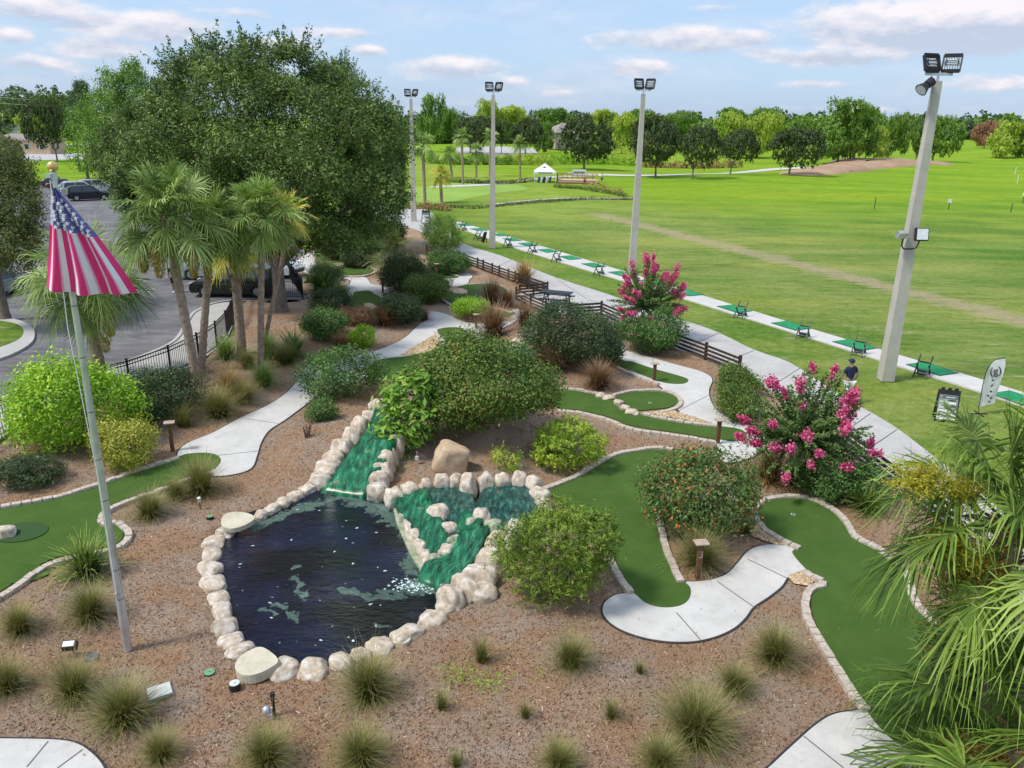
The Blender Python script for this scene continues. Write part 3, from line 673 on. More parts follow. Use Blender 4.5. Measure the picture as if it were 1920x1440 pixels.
# paver edging runs
def paver_run(pts, label, w=.17, L_=.24, h=.11, closed=False):
    W = smooth_px([at(p[0], p[1], .08)[:2] for p in pts], closed, 8)
    if closed: W.append(W[0])
    cum = [0]
    for i in range(1, len(W)): cum.append(cum[-1]+np.linalg.norm(W[i]-W[i-1]))
    n = max(2, int(cum[-1]/L_)); cum = np.array(cum); W = np.array(W); mb = MB(); rg = random.Random(int(cum[-1]*1000))
    o0 = W[0]
    def P(s): return np.array([np.interp(s, cum, W[:, 0]), np.interp(s, cum, W[:, 1])])
    for i in range(n):
        s0, s1 = cum[-1]*i/n+.008, cum[-1]*(i+1)/n-.008
        a, b = P(s0), P(s1); t = (b-a); t = t/max(np.linalg.norm(t), 1e-6); nn = np.array([-t[1], t[0]])*w/2
        hh = h+rg.uniform(-.012, .012); z0 = -.03; jit = nn*rg.uniform(-.12, .12)
        c = [a-nn+jit-o0, b-nn+jit-o0, b+nn+jit-o0, a+nn+jit-o0]; k = .93
        cen = sum(c)/4
        vs = [(q[0], q[1], z0) for q in c]+[(q[0], q[1], hh-.015) for q in c]+[(cen[0]+(q[0]-cen[0])*k, cen[1]+(q[1]-cen[1])*k, hh) for q in c]
        fs = [(8,9,10,11)]
        for q in range(4):
            r_ = (q+1) % 4; fs += [(q, r_, r_+4, q+4), (q+4, r_+4, r_+8, q+8)]
        mb.add(vs, fs)
    o = mb.build('paver_edging', [M['brick']], None, (o0[0], o0[1], 0)); tag(o, label, 'paver edging', 'paver edgings round the putting greens')
RUNS = [([(-60,960),(0,950),(100,932),(200,902),(260,880),(335,857)], 'long paver edging along the far side of the flagpole green'),
 ([(397,886),(350,899),(300,919),(240,939),(200,957),(190,968),(194,984),(215,978),(234,988),(242,1003),(231,1020),(203,1031),(127,1047),(83,1063),(33,1097),(-20,1130)], 'curling paver edging along the near side of the flagpole green'),
 ([(1020,916),(1080,892),(1130,862),(1170,847),(1230,839),(1262,842)], 'paver edging arching round the top of the large middle green'),
 ([(1236,965),(1243,1002),(1251,1032),(1263,1062),(1278,1090)], 'short paver edging between the large green and the red-flowered shrub'),
 ([(1145,1048),(1160,1080),(1182,1111)], 'short paver edging beside the clipped juniper'),
 ([(1500,1027),(1465,1012),(1435,992),(1418,970),(1417,950),(1435,936),(1480,929),(1530,937),(1570,960),(1592,985),(1602,1004),(1650,1030),(1695,1070),(1708,1095),(1712,1120),(1735,1150),(1772,1180)], 'paver edging looping round the green under the right palms'),
 ([(1508,1072),(1522,1080),(1549,1094),(1522,1103),(1510,1127),(1518,1165),(1540,1204),(1570,1252),(1600,1302),(1625,1332)], 'wide paver edging running down to the corner pad'),
 ([(1047,728),(1083,730),(1120,738),(1137,743)], 'thin paver edging along the top of the long green below the russet grass'),
 ([(1150,741),(1175,734),(1207,731),(1250,733),(1272,743),(1276,757),(1259,768),(1240,771)], 'paver edging round the small round green'),
 ([(1045,769),(1090,774),(1140,787),(1173,800),(1207,808),(1273,817),(1345,829)], 'wavy paver edging along the bottom of the long green'),
 ([(1205,775),(1245,784),(1300,793),(1350,798)], 'paver edging beside the small triangle of pebbles'),
 ([(1157,688),(1190,702),(1235,720)], 'paver edging on the lower side of the thin green by the path'),
 ([(1118,598),(1137,608),(1140,622),(1130,632),(1150,641),(1172,655)], 'paver edging half hidden behind the round grey-green shrub'),
 ([(828,561),(850,574),(880,584),(922,592)], 'paver edging behind the small lime shrub'),
 ([(873,533),(923,532),(948,539),(954,549)], 'paver edging at the far end of the two-lobed green'),
 ([(905,558),(890,563),(894,571),(930,578),(962,586)], 'paver edging hooked round the russet grass between two greens'),
 ([(817,622),(826,638),(840,650)], 'short paver edging beside the large pebble triangle'),
 ([(870,615),(895,633),(918,645)], 'short paver edging right of the middle tee'),
 ([(702,712),(745,711)], 'short paver edging below the green beside the white-flowered bush'),
 ([(588,478),(590,494),(604,509),(640,517),(675,518),(697,513),(705,507),(694,501),(670,498),(648,496)], 'paver edging round the farthest small green with boulders'),
 ([(651,574),(660,551)], 'straight paver edging left of the small back green'),
 ([(702,549),(726,562)], 'straight paver edging right of the small back green'),
 ([(790,505),(825,509),(860,517)], 'straight paver edging in front of the round shrub by the plank fence')]
for pts, lb in RUNS: paver_run(pts, lb, L_=.24 if at(*pts[0])[1] < 26 else .3)

# pebbles
def pebbles(pts, n, size):
    P = [tuple(at(*p)[:2]) for p in pts]; xs = [p[0] for p in P]; ys = [p[1] for p in P]; rg = np.random.default_rng(5)
    q = np.column_stack([rg.uniform(min(xs), max(xs), n), rg.uniform(min(ys), max(ys), n)]); q = q[inside(q, P)]
    V = []; A = []; n = len(q); s = size*rg.uniform(.6, 1.3, n); ang = rg.uniform(0, 6.28, n)
    octv = np.array([(1,0,0),(0,.7,0),(-1,0,0),(0,-.7,0),(0,0,.6),(0,0,-.4)])
    F = []
    for i in range(n):
        c, s_ = math.cos(ang[i]), math.sin(ang[i]); v = octv*s[i]; v = np.column_stack([v[:, 0]*c-v[:, 1]*s_, v[:, 0]*s_+v[:, 1]*c, v[:, 2]])
        V.append(v+np.array([q[i, 0], q[i, 1], .03+.3*s[i]+max(0, gz(q[i, 0], q[i, 1]))])); b = 6*i
        for f in ((0,1,4),(1,2,4),(2,3,4),(3,0,4)): F.append([f[0]+b, f[1]+b, f[2]+b])
    return np.vstack(V), np.array(F), np.repeat(rg.random(n), 4)
for pts, n in [([(820,626),(750,668),(790,664),(838,650)], 9000), ([(1212,776),(1255,770),(1335,795),(1290,790)], 4000), ([(1415,985),(1440,1000),(1485,1022),(1455,1023),(1410,1008)], 2500), ([(1478,1082),(1512,1072),(1530,1086),(1516,1100),(1490,1096)], 2500)]:
    V, F, A = pebbles(pts, n, .045); o = link('pebbles', npmesh('pebbles', V, F, M['pebble'], A)); tag(o, 'bed of small tan pebbles in the corner between path and green', 'pebbles', kind='stuff')

# loose mulch chips and straw over the near beds
rg = np.random.default_rng(3); n = 260000
q = np.column_stack([rg.uniform(-16, 15, n), 8+rg.random(n)**1.6*32]); ok = inside(q, BW)
for poly in list(PW.values())+list(GW.values())+[PO]: ok &= ~inside(q, offset_poly(poly, .05))
q = q[ok]; n = len(q); zz = np.array([gz(a, b) for a, b in q]); ang = rg.uniform(0, 6.28, n)
l = rg.uniform(.008, .03, n)*(1+1.0*(rg.random(n) < .08)); w = rg.uniform(.003, .0075, n); tz = rg.normal(0, .012, n)
t = np.stack([np.cos(ang)*l, np.sin(ang)*l, tz], 1); s = np.stack([-np.sin(ang)*w, np.cos(ang)*w, rg.normal(0, .004, n)], 1)
c = np.column_stack([q, zz+.014]); V = np.stack([c-t-s, c+t-s, c+t+s, c-t+s], 1).reshape(-1, 3)
o = link('mulch_chips', npmesh('mulch_chips', V, np.arange(4*n).reshape(-1, 4), M['chip'], rg.random(n))); tag(o, 'loose bark chips and pine straw over the beds', 'mulch', kind='stuff')

# fallen leaves and clippings on turf and concrete
rg = np.random.default_rng(17); n = 5200
q = np.column_stack([rg.uniform(-14, 14, n), 7+rg.random(n)**1.3*34]); ok = np.zeros(n, bool)
for poly in list(PW.values())+list(GW.values()): ok |= inside(q, poly)
q = q[ok & (rg.random(n) < .55)]; n = len(q); ang = rg.uniform(0, 6.28, n); l = rg.uniform(.008, .022, n)
t = np.stack([np.cos(ang)*l, np.sin(ang)*l, rg.normal(0, .003, n)], 1); s_ = np.stack([-np.sin(ang)*l*.5, np.cos(ang)*l*.5, rg.normal(0, .003, n)], 1); c = np.column_stack([q, np.full(n, .056)])
o = link('leaf_litter', npmesh('leaf_litter', np.stack([c-t, c+s_, c+t, c-s_], 1).reshape(-1, 3), np.arange(4*n).reshape(-1, 4), M['chip'], rg.random(n))); tag(o, 'scattered fallen leaves on paths and greens', 'leaves', kind='stuff')

# ------------------------------------------------------------------ driveway side
ROAD = [(-900,760),(0,743),(100,713),(200,691),(270,668),(325,642),(345,617),(360,592),(373,583),(400,571),(440,565),(520,568),(585,563),(600,540),(590,480),(480,420),(380,380),(300,352),(200,343),(90,345),(-100,352),(-900,420)]
RW = [tuple(at(*p)[:2]) for p in ROAD]
mb = MB(); mb.prism(RW, None, -.012, 0); o = mb.build('driveway', [M['asphalt']]); tag(o, kind='structure')
SW = [(-300,960),(-100,905),(25,806),(127,768),(227,740),(302,713),(353,692),(395,664),(421,643),(436,612),(440,590),(441,566),(433,567),(400,572),(374,584),(361,593),(346,618),(326,644),(270,670),(200,693),(100,715),(0,745),(-300,830)]
mb = MB(); mb.prism(wp(SW, 2), -.1, .05, 0); o = mb.build('pavement', [M['concrete_old']]); tag(o, kind='structure')
KB = [(-300,828),(0,744),(100,714),(200,692),(270,669),(325,643),(345,617),(360,592),(373,583),(400,571),(440,564)]
def kerb(pts, w, h, name='kerb'):
    W = smooth_px([at(*p)[:2] for p in pts], False, 5); mb = MB()
    for i in range(len(W)-1): mb.bar((*W[i], h/2-.01), (*W[i+1], h/2-.01), w, h+.02)
    o = mb.build(name, [M['concrete_old']]); tag(o, kind='structure')
kerb(KB, .16, .10)
ISL = [(-200,600),(-60,590),(0,598),(35,603),(58,615),(66,628),(60,645),(35,662),(0,676),(-80,700),(-200,720)]
mb = MB(); mb.prism(wp(ISL, 3), -.05, .10, 0); o = mb.build('kerb', [M['concrete_old']]); tag(o, kind='structure')
ISG = [(-200,606),(-60,597),(0,605),(28,610),(42,618),(44,628),(35,640),(0,655),(-80,680),(-200,700)]
mb = MB(); mb.prism(wp(ISG, 3), None, .115, 0); o = mb.build('traffic_island_grass', [M['lawn']]); tag(o, kind='structure')
# cross street and footpath on the far left, far car park in the middle
for nm, pts, mt in [('street', [(-200,292),(60,288),(130,287),(300,288),(300,299),(130,299),(60,301),(-200,306)], 'concrete_old'),
                    ('footpath', [(-200,274),(300,268),(300,270),(-200,277)], 'concrete'),
                    ('far_car_park', [(855,277),(930,274),(1000,278),(1010,288),(930,291),(855,287)], 'concrete_old'),
                    ('cart_track', [(1080,324),(1230,330),(1330,324),(1440,316),(1530,312),(1530,315),(1440,320),(1330,328),(1230,333),(1080,327)], 'concrete'),
                    ('cart_track', [(820,349),(940,343),(1030,331),(1130,328),(1130,330),(1030,334),(940,346),(820,352)], 'concrete')]:
    mb = MB(); mb.prism(wp(pts, 6) if nm == 'cart_track' else [tuple(at(*p)[:2]) for p in pts], None, .0, 0)
    if nm == 'cart_track': mb.v = [(a, b, lz(a, b)+.07) for a, b, c in mb.v]
    o = mb.build(nm, [M[mt]]); tag(o, kind='structure')
# light putting green in the middle distance
def grassmat(name, a, b, sc=1.5):
    m, t, bs = newmat(name); f = tnoise(t, sc, 6, .7, 'pos'); g = tnoise(t, .08, 4, .6, 'pos')
    c = ramp(t, f, [(.3, a), (.7, b)]); c = mixc(t, ramp(t, g, [(.4, (0, 0, 0)), (.7, (.5, .5, .5))]), c, tuple(min(1, x*1.25) for x in b))
    t.links.new(c, bs.inputs['Base Color']); bs.inputs['Roughness'].default_value = .9; bs.inputs['Specular IOR Level'].default_value = .1
    bump(t, bs, f, .4, .03); return m
M['green_pale'] = grassmat('putting_green_grass', (.2, .33, .05), (.27, .4, .08)); M['fairway'] = grassmat('fairway_grass', (.27, .44, .02), (.42, .56, .04), .6)
M['berm'] = grassmat('pine_straw_berm', (.26, .15, .09), (.46, .33, .22), 1.2)
mb = MB(); mb.prism(wp([(800,350),(830,341),(880,337),(920,341),(980,349),(985,356),(930,362),(860,376),(790,384),(700,380),(700,355)], 4), None, -.008, 0)
o = mb.build('practice_green', [M['green_pale']]); tag(o, kind='structure')
# berm of pine straw under the tall trees
def mound(pts, h, mat, name):
    W = wp(pts, 4); c = np.mean(np.array(W), 0); n = len(W); vs = []; fs = []; rr = [1, .9, .75, .55, .3, .05]; pz = [-.6, .1, .45, .8, .96, 1]
    for r_, z_ in zip(rr, pz):
        for p in W:
            q = c+(np.array(p)-c)*r_; vs.append((q[0], q[1], lz(*q)+h*z_))
    for i in range(len(rr)-1):
        for j in range(n): fs.append((i*n+j, i*n+(j+1) % n, (i+1)*n+(j+1) % n, (i+1)*n+j))
    mb = MB(); mb.add(vs, fs, 0, True); o = mb.build(name, [mat]); tag(o, kind='structure'); return o
mound([(1440,327),(1480,320),(1530,312),(1570,302),(1620,304),(1690,303),(1770,297),(1800,304),(1740,312),(1660,316),(1620,321),(1560,329),(1490,333)], 1.3, M['berm'], 'hill')
# ================================================================== POND AND WATERFALL
def water(name, pts, z, mat, px=True, sub=4):
    W = wpoly(pts, sub, z) if px else pts
    mb = MB(); mb.prism(W, z-.25, z, 0); o = mb.build(name, [mat]); tag(o, kind='structure'); return o
water('pond_water', [(400,1000),(440,960),(520,935),(600,905),(700,915),(760,930),(800,1000),(830,1080),(850,1130),(810,1175),(740,1205),(650,1240),(560,1255),(480,1230),(425,1180),(405,1090)], -.015, M['pond'])
water('pool_water', [(905,918),(945,908),(985,908),(1010,945),(990,980),(960,1000),(930,985),(895,965)], .42, M['pool'])
water('pool_water', [(792,915),(868,908),(890,945),(885,975),(860,985),(820,960),(795,940)], .34, M['pool'])
water('pool_water', [(860,1005),(930,985),(935,1030),(900,1075),(850,1090),(838,1060)], .16, M['pool'])
def sheet(rows, mat, name='waterfall', n=8, rough=.03, thick=.25, seed=1):
    """rows of 3-D points (left,right); a lumpy sheet between them"""
    rg = random.Random(seed); vs = []; fs = []; m = n+1; R_ = []
    for a, b in zip(rows[:-1], rows[1:]):
        for k in range(4):
            t = k/4; R_.append((np.array(a[0])*(1-t)+np.array(b[0])*t, np.array(a[1])*(1-t)+np.array(b[1])*t))
    R_.append(rows[-1])
    for (l, r_) in R_:
        for j in range(m):
            u = j/n; p = np.array(l)*(1-u)+np.array(r_)*u; vs.append((p[0]+rg.uniform(-1, 1)*rough, p[1]+rg.uniform(-1, 1)*rough, p[2]+rg.uniform(-1, 1)*rough))
    for i in range(len(R_)-1):
        for j in range(n): fs.append((i*m+j, i*m+j+1, (i+1)*m+j+1, (i+1)*m+j))
    mb = MB(); mb.add(vs, fs, 0, True); o = mb.build(name, [mat]); s = o.modifiers.new('solid', 'SOLIDIFY'); s.thickness = thick; s.offset = 0
    tag(o, kind='structure'); return o
sheet([(at(706,770,1.15), at(760,800,1.05)), (at(690,812,.85), at(738,838,.8)), (at(660,850,.5), at(722,872,.5)), (at(632,890,.22), at(702,908,.22)), (at(608,920,-.0), at(690,932,-.0)), (at(603,930,-.14), at(690,942,-.14))], M['slide'], n=10, rough=.012)
sheet([(at(735,935,.20), at(800,920,.32)), (at(745,955,.16), at(815,960,.26)), (at(770,990,.12), at(835,990,.2)), (at(790,1030,.06), at(845,1030,.16)), (at(798,1055,.0), at(850,1060,.12))], M['slide'], n=8, rough=.018, seed=2)
sheet([(at(862,1002,.27), at(918,992,.34)), (at(850,1030,.2), at(905,1025,.24)), (at(835,1050,.17), at(885,1065,.17)), (at(800,1060,.1), at(862,1085,.14)), (at(788,1085,-.02), at(835,1105,-.02)), (at(786,1098,-.14), at(828,1115,-.14))], M['slide'], n=8, rough=.018, seed=3)
sheet([(at(870,962,.4), at(905,975,.44)), (at(862,985,.3), at(900,992,.34)), (at(855,1005,.2), at(898,1012,.2))], M['slide'], n=6, rough=.03, seed=4)
# rock backing under the terraces
for (pts, z) in [([(735,940),(795,905),(870,900),(890,900),(1000,900),(1030,950),(990,990),(930,1030),(890,1085),(800,1085)], .05)]:
    mb = MB(); mb.prism(wpoly(pts, 3, z), -.5, z, 0); o = mb.build('pond_bed', [M['moss_stone']]); tag(o, kind='structure')

def rock_mesh(seed, sub=4, amp=.16, flat=1.0):
    import bmesh
    bm = bmesh.new(); bmesh.ops.create_icosphere(bm, subdivisions=sub, radius=1.0); rg = random.Random(seed)
    planes = [(Vector((rg.gauss(0, 1), rg.gauss(0, 1), rg.gauss(0, .8))).normalized(), rg.uniform(.74, 1.0)) for _ in range(9)]
    ph = [rg.uniform(0, 6.28) for _ in range(6)]
    for v in bm.verts:
        p = v.co.normalized(); e_ = 3.0; p = p/((abs(p.x)**e_+abs(p.y)**e_+abs(p.z)**e_)**(1/e_))*.93
        for n_, d in planes:
            k = p.dot(n_)-d
            if k > 0: p -= n_*k*.92
        f = 1+amp*.5*math.sin(3.1*p.x+ph[0])*math.sin(2.7*p.y+ph[1])+amp*.35*math.sin(6*p.z+5*p.x+ph[2])+amp*.2*math.sin(11*p.y+7*p.z+ph[3])*math.sin(9*p.x+ph[4])
        p *= f; p.z *= flat; v.co = p
    me = bpy.data.meshes.new('rock'); bm.to_mesh(me); bm.free(); me.polygons.foreach_set('use_smooth', [True]*len(me.polygons)); return me
ROCKS = [rock_mesh(i, 4, .12) for i in range(8)]
rk = random.Random(9)
def rock(px, py, w, z, h, label, group, mat='stone', depth=None, rz=None, name='boulder', big=None):
    """px,py: middle of the visible stone, at height z; w metres wide, h half-height"""
    p = at(px, py, z); me = ROCKS[rk.randrange(8)]
    if big is not None: me = big
    o = link(name, me.copy() if False else me, None, (p[0], p[1], p[2]-h*.55))
    o.scale = (w*rk.uniform(.5, .6), (depth or w*rk.uniform(.85, 1.1))*rk.uniform(.46, .6), h*rk.uniform(.8, 1.05)); o.rotation_euler = (rk.uniform(-.15, .15), rk.uniform(-.15, .15), rk.uniform(0, 6.28) if rz is None else rz)
    if not me.materials: me.materials.append(M['stone'])
    o.material_slots[0].link = 'OBJECT'; o.material_slots[0].material = M[mat]
    return tag(o, label, 'boulder', group)
# rim counted clockwise (down the left side) from the flat slab at the waterline
def line(items, fn, group, wk=1.03, hh=None, mats=None):
    P = [at(q[0], q[1], q[3] if len(q) > 3 else .14) for q in items]
    for i, q in enumerate(items):
        a, c = P[max(i-1, 0)], P[min(i+1, len(P)-1)]; rz = math.atan2(c[1]-a[1], c[0]-a[0])
        z = q[3] if len(q) > 3 else .14; h = (hh or .2)+max(0, z-.3)*.35; wd = q[2]*wk
        seg = max(np.linalg.norm((c-a)[:2])/(2 if 0 < i < len(P)-1 else 1), .2)
        rock(q[0], q[1], seg*1.06, z-.04, h, fn(ordn(i)), group, mats(i) if mats else 'stone', wd, rz+rk.uniform(-.12, .12))
line([(424,993,.5),(400,1012,.5),(397,1036,.48),(394,1062,.52),(400,1090,.55),(409,1118,.5),(417,1144,.5),(422,1172,.52),(434,1197,.54),(450,1216,.55)], lambda o: o+' cream stone down the left pond rim, counting from the flat corner slab', 'stones round the pond')
line([(533,1250,.6),(589,1251,.62),(641,1236,.5),(677,1222,.45),(713,1207,.55),(762,1185,.6),(812,1155,.55),(838,1127,.6)], lambda o: o+' stone of the front pond rim, counting rightwards from the large stepping slab', 'stones round the pond')
line([(490,962,.42),(510,950,.42),(532,938,.42),(553,926,.45),(578,913,.5)], lambda o: o+' stone from the flat corner slab up towards the left waterfall wall', 'stones round the pond')
line([(598,893,.7,.32),(612,872,.72,.4),(626,851,.76,.5),(643,830,.8,.66),(660,811,.8,.8),(678,794,.76,.95),(695,778,.72,1.05),(712,763,.7,1.15)], lambda o: o+' pale stone climbing the left wall of the waterfall channel', 'stones of the waterfall channel', hh=.34)
line([(706,912,.7,.42),(710,893,.62,.48),(718,874,.58,.56),(725,857,.55,.66),(732,842,.52,.76),(742,826,.5,.88)], lambda o: o+' pale stone climbing the right wall of the waterfall channel', 'stones of the waterfall channel', hh=.34)
line([(738,924,.7,.40),(768,914,.62,.46),(799,905,.55,.5),(828,899,.5,.53),(855,896,.5,.56),(880,897,.62,.66),(912,899,.55,.6),(942,896,.5,.6),(972,896,.5,.6),(1000,903,.52,.58),(1013,923,.52,.54),(1020,945,.5,.5)], lambda o: o+' pale stone of the back wall behind the stepped pools, from the channel', 'stones of the stepped pools', hh=.32)
line([(757,966,.3,.22),(766,984,.3,.22),(776,1001,.3,.22),(787,1020,.32,.24),(798,1040,.34,.24)], lambda o: o+' small rounded stone in the low lip between pond and green shelf', 'stones of the stepped pools', 1.0, .22, lambda i: 'moss_stone' if i == 0 else 'stone')
MIDR = [(822,955,.52,.42),(843,985,.38,.36),(838,1028,.42,.3),(852,1010,.36,.3),(903,962,.44,.55),(882,977,.34,.45),(925,980,.5,.42),(815,1045,.34,.2)]
for i, (x, y, w, z) in enumerate(MIDR):
    rock(x, y, w*1.05, z, .28, ordn(i)+' mossy stone dividing the stepped green pools', 'stones of the stepped pools', 'moss_stone' if i in (3, 5, 6, 7) else 'stone')
line([(965,985,.6,.5),(940,1012,.75,.46),(922,1042,.75,.42),(900,1070,.8,.38),(872,1092,.8,.34),(846,1110,.7,.3)], lambda o: o+' large white stone of the outer pool wall, counting from the juniper', 'stones of the stepped pools', hh=.42)
rock(905,1103,.7,.22,.3,'low stone buttress outside the outer pool wall beside the juniper','stones of the stepped pools')
def slab(px, py, outline, z, th, label, mat):
    p = at(px, py, z); W = [at(a, b, z)[:2]-p[:2] for a, b in outline]; W = [tuple(q) for q in smooth_px(W, True, 3)]
    mb = MB(); mb.prism(W, -th, 0, 0); o = mb.build('flat_slab', [M[mat]], None, p, .03); o.rotation_euler = (.03, -.04, 0); tag(o, label, 'stone slab')
slab(480,1240,[(440,1248),(452,1228),(482,1214),(500,1218),(522,1238),(508,1252),(478,1264),(452,1263)], .26, .2, 'large flat cream stepping slab at the near left corner of the pond', 'slab')
slab(445,974,[(415,972),(425,962),(448,960),(472,966),(476,975),(455,986),(432,990),(416,984)], .3, .12, 'flat stone slab overhanging the water at the far left corner', 'slab')
slab(750,1201,[(735,1203),(752,1196),(770,1196),(760,1206)], .1, .12, 'thin flat stone tucked behind the front rim of the pond', 'slab')
# big tan boulder, small one, others
BB = rock_mesh(77, 4, .1)
p = ground(846, 886)
o = rock(846,850, 1.05, p[2]+.35, .62, 'large tan boulder standing behind the stepped pools', None, 'stone_tan', .8, .5, 'boulder', BB)
o.location = (p[0], p[1]+.15, p[2]+.33); o.scale = (.62, .42, .58); o.rotation_euler = (.1, .25, .1)
rock(973,870,.26,ground(973,878)[2]+.1,.13,'small cream rock on the mulch right of the tan boulder',None,'stone')
rock(8,990,.42,.25,.25,'white rock on the green at the left edge',None,'stone')
for i, (x, y, w, z, lb, mt) in enumerate([(968,640,.6,.55,'pale rock on top of the hidden upper spring','stone'),(945,650,.7,.4,'wide pale rock left of the hidden upper spring','stone'),(985,632,.5,.7,'highest pale rock above the dark spring opening','stone'),(930,662,.5,.25,'low pale rock at the foot of the upper spring','stone')]):
    g = ground(x, y+12); rock(x, y, w, g[2]+z, .3, lb, 'rocks of the upper spring', mt)
water('pool_water', [(958,655),(985,648),(1000,665),(985,680),(960,672)], .62, M['slide'])
for (x, y, w, lb) in [(632,497,.8,'weathered boulder on the left half of the farthest small green'),(612,500,.6,'low boulder beside the weathered one on the farthest small green'),(645,494,.6,'grey boulder at the right of the group on the farthest small green')]:
    rock(x, y, w, .25, .3, lb, 'boulders on the farthest green', 'stone_tan')
rock(862,545,1.1,.12,.13,'flat tan stone lying on the two-lobed green',None,'stone_tan')
for i, (x, y, w) in enumerate([(1127,739,.45),(1140,743,.4),(1160,752,.42),(1172,762,.4),(1185,770,.5)]):
    rock(x, y, w, .12, .12, ordn(i)+' rounded stone dividing the long green from the round green', 'divider stones between two greens')
for (x, y, w, lb) in [(692,572,.7,'grey stone at the back of the small green by the shrubs'),(702,575,.5,'second grey stone leaning by the small back green')]:
    rock(x, y, w, .2, .2, lb, None, 'stone_tan')


def streaks(pairs, n, seed, label):
    rg = random.Random(seed); mb = MB(); o0 = at(*pairs[0][0][:2], pairs[0][0][2])
    for _ in range(n):
        u = rg.uniform(.08, .92); i0 = rg.uniform(0, len(pairs)-1.6); l = rg.uniform(.3, 1.2); w = rg.uniform(.002, .005); P = []
        for k in range(6):
            s = min(i0+l*k/5, len(pairs)-1.001); i = int(s); f = s-i; A = [at(*pairs[j][0][:2], pairs[j][0][2]) for j in (i, i+1)]; B = [at(*pairs[j][1][:2], pairs[j][1][2]) for j in (i, i+1)]
            uu = u+.03*math.sin(k*1.3+i0*9); p = (A[0]*(1-uu)+B[0]*uu)*(1-f)+(A[1]*(1-uu)+B[1]*uu)*f; P.append(p+np.array([0, 0, .15])-o0)
        for a, b_ in zip(P[:-1], P[1:]): mb.bar(a, b_, w, .004)
    o = mb.build('foam', [M['foam_line']], None, o0); tag(o, label, 'foam', kind='stuff')
streaks([((706,770,1.15),(760,800,1.05)),((690,812,.85),(738,838,.8)),((660,850,.5),(722,872,.5)),((632,890,.22),(702,908,.22)),((608,920,0),(690,932,0))], 14, 5, 'thin foam lines running down the long green channel')
streaks([((862,1002,.27),(918,992,.34)),((850,1030,.2),(905,1025,.24)),((835,1050,.17),(885,1065,.17)),((800,1060,.1),(862,1085,.14)),((788,1085,-.02),(835,1105,-.02))], 24, 6, 'white foam lines on the lower cascade')
# floating algae and foam
def blobs_mesh(items, z, mat, name, label, seed):
    rg = random.Random(seed); mb = MB()
    for (x, y, r_) in items:
        n = rg.randint(9, 16); c = at(x, y, z); ph = [rg.uniform(0, 6.28) for _ in range(4)]
        P = []
        for k in range(n):
            a = 2*math.pi*k/n; q = r_*(1+.35*math.sin(2*a+ph[0])+.3*math.sin(3*a+ph[1])+.25*math.sin(5*a+ph[2]))*rg.uniform(.8, 1.15)
            P.append((c[0]+q*math.cos(a), c[1]+q*.8*math.sin(a)))
        b = len(mb.v); mb.add([(p[0], p[1], z+rg.uniform(0, .0015)) for p in P], [tuple(range(n))])
    o = mb.build(name, [mat]); tag(o, label, 'algae', kind='stuff')
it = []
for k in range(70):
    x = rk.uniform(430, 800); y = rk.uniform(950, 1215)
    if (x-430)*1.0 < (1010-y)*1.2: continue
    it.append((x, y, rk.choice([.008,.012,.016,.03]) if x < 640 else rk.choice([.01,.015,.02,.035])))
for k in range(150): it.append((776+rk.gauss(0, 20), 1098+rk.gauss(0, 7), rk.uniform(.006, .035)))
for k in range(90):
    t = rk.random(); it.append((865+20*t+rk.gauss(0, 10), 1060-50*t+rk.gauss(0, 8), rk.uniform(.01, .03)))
blobs_mesh([q for q in it if proj(at(q[0], q[1], -.01))[0] < 812], -.009, M['foam'], 'foam', 'white foam flecks on the pond below the cascade', 4)

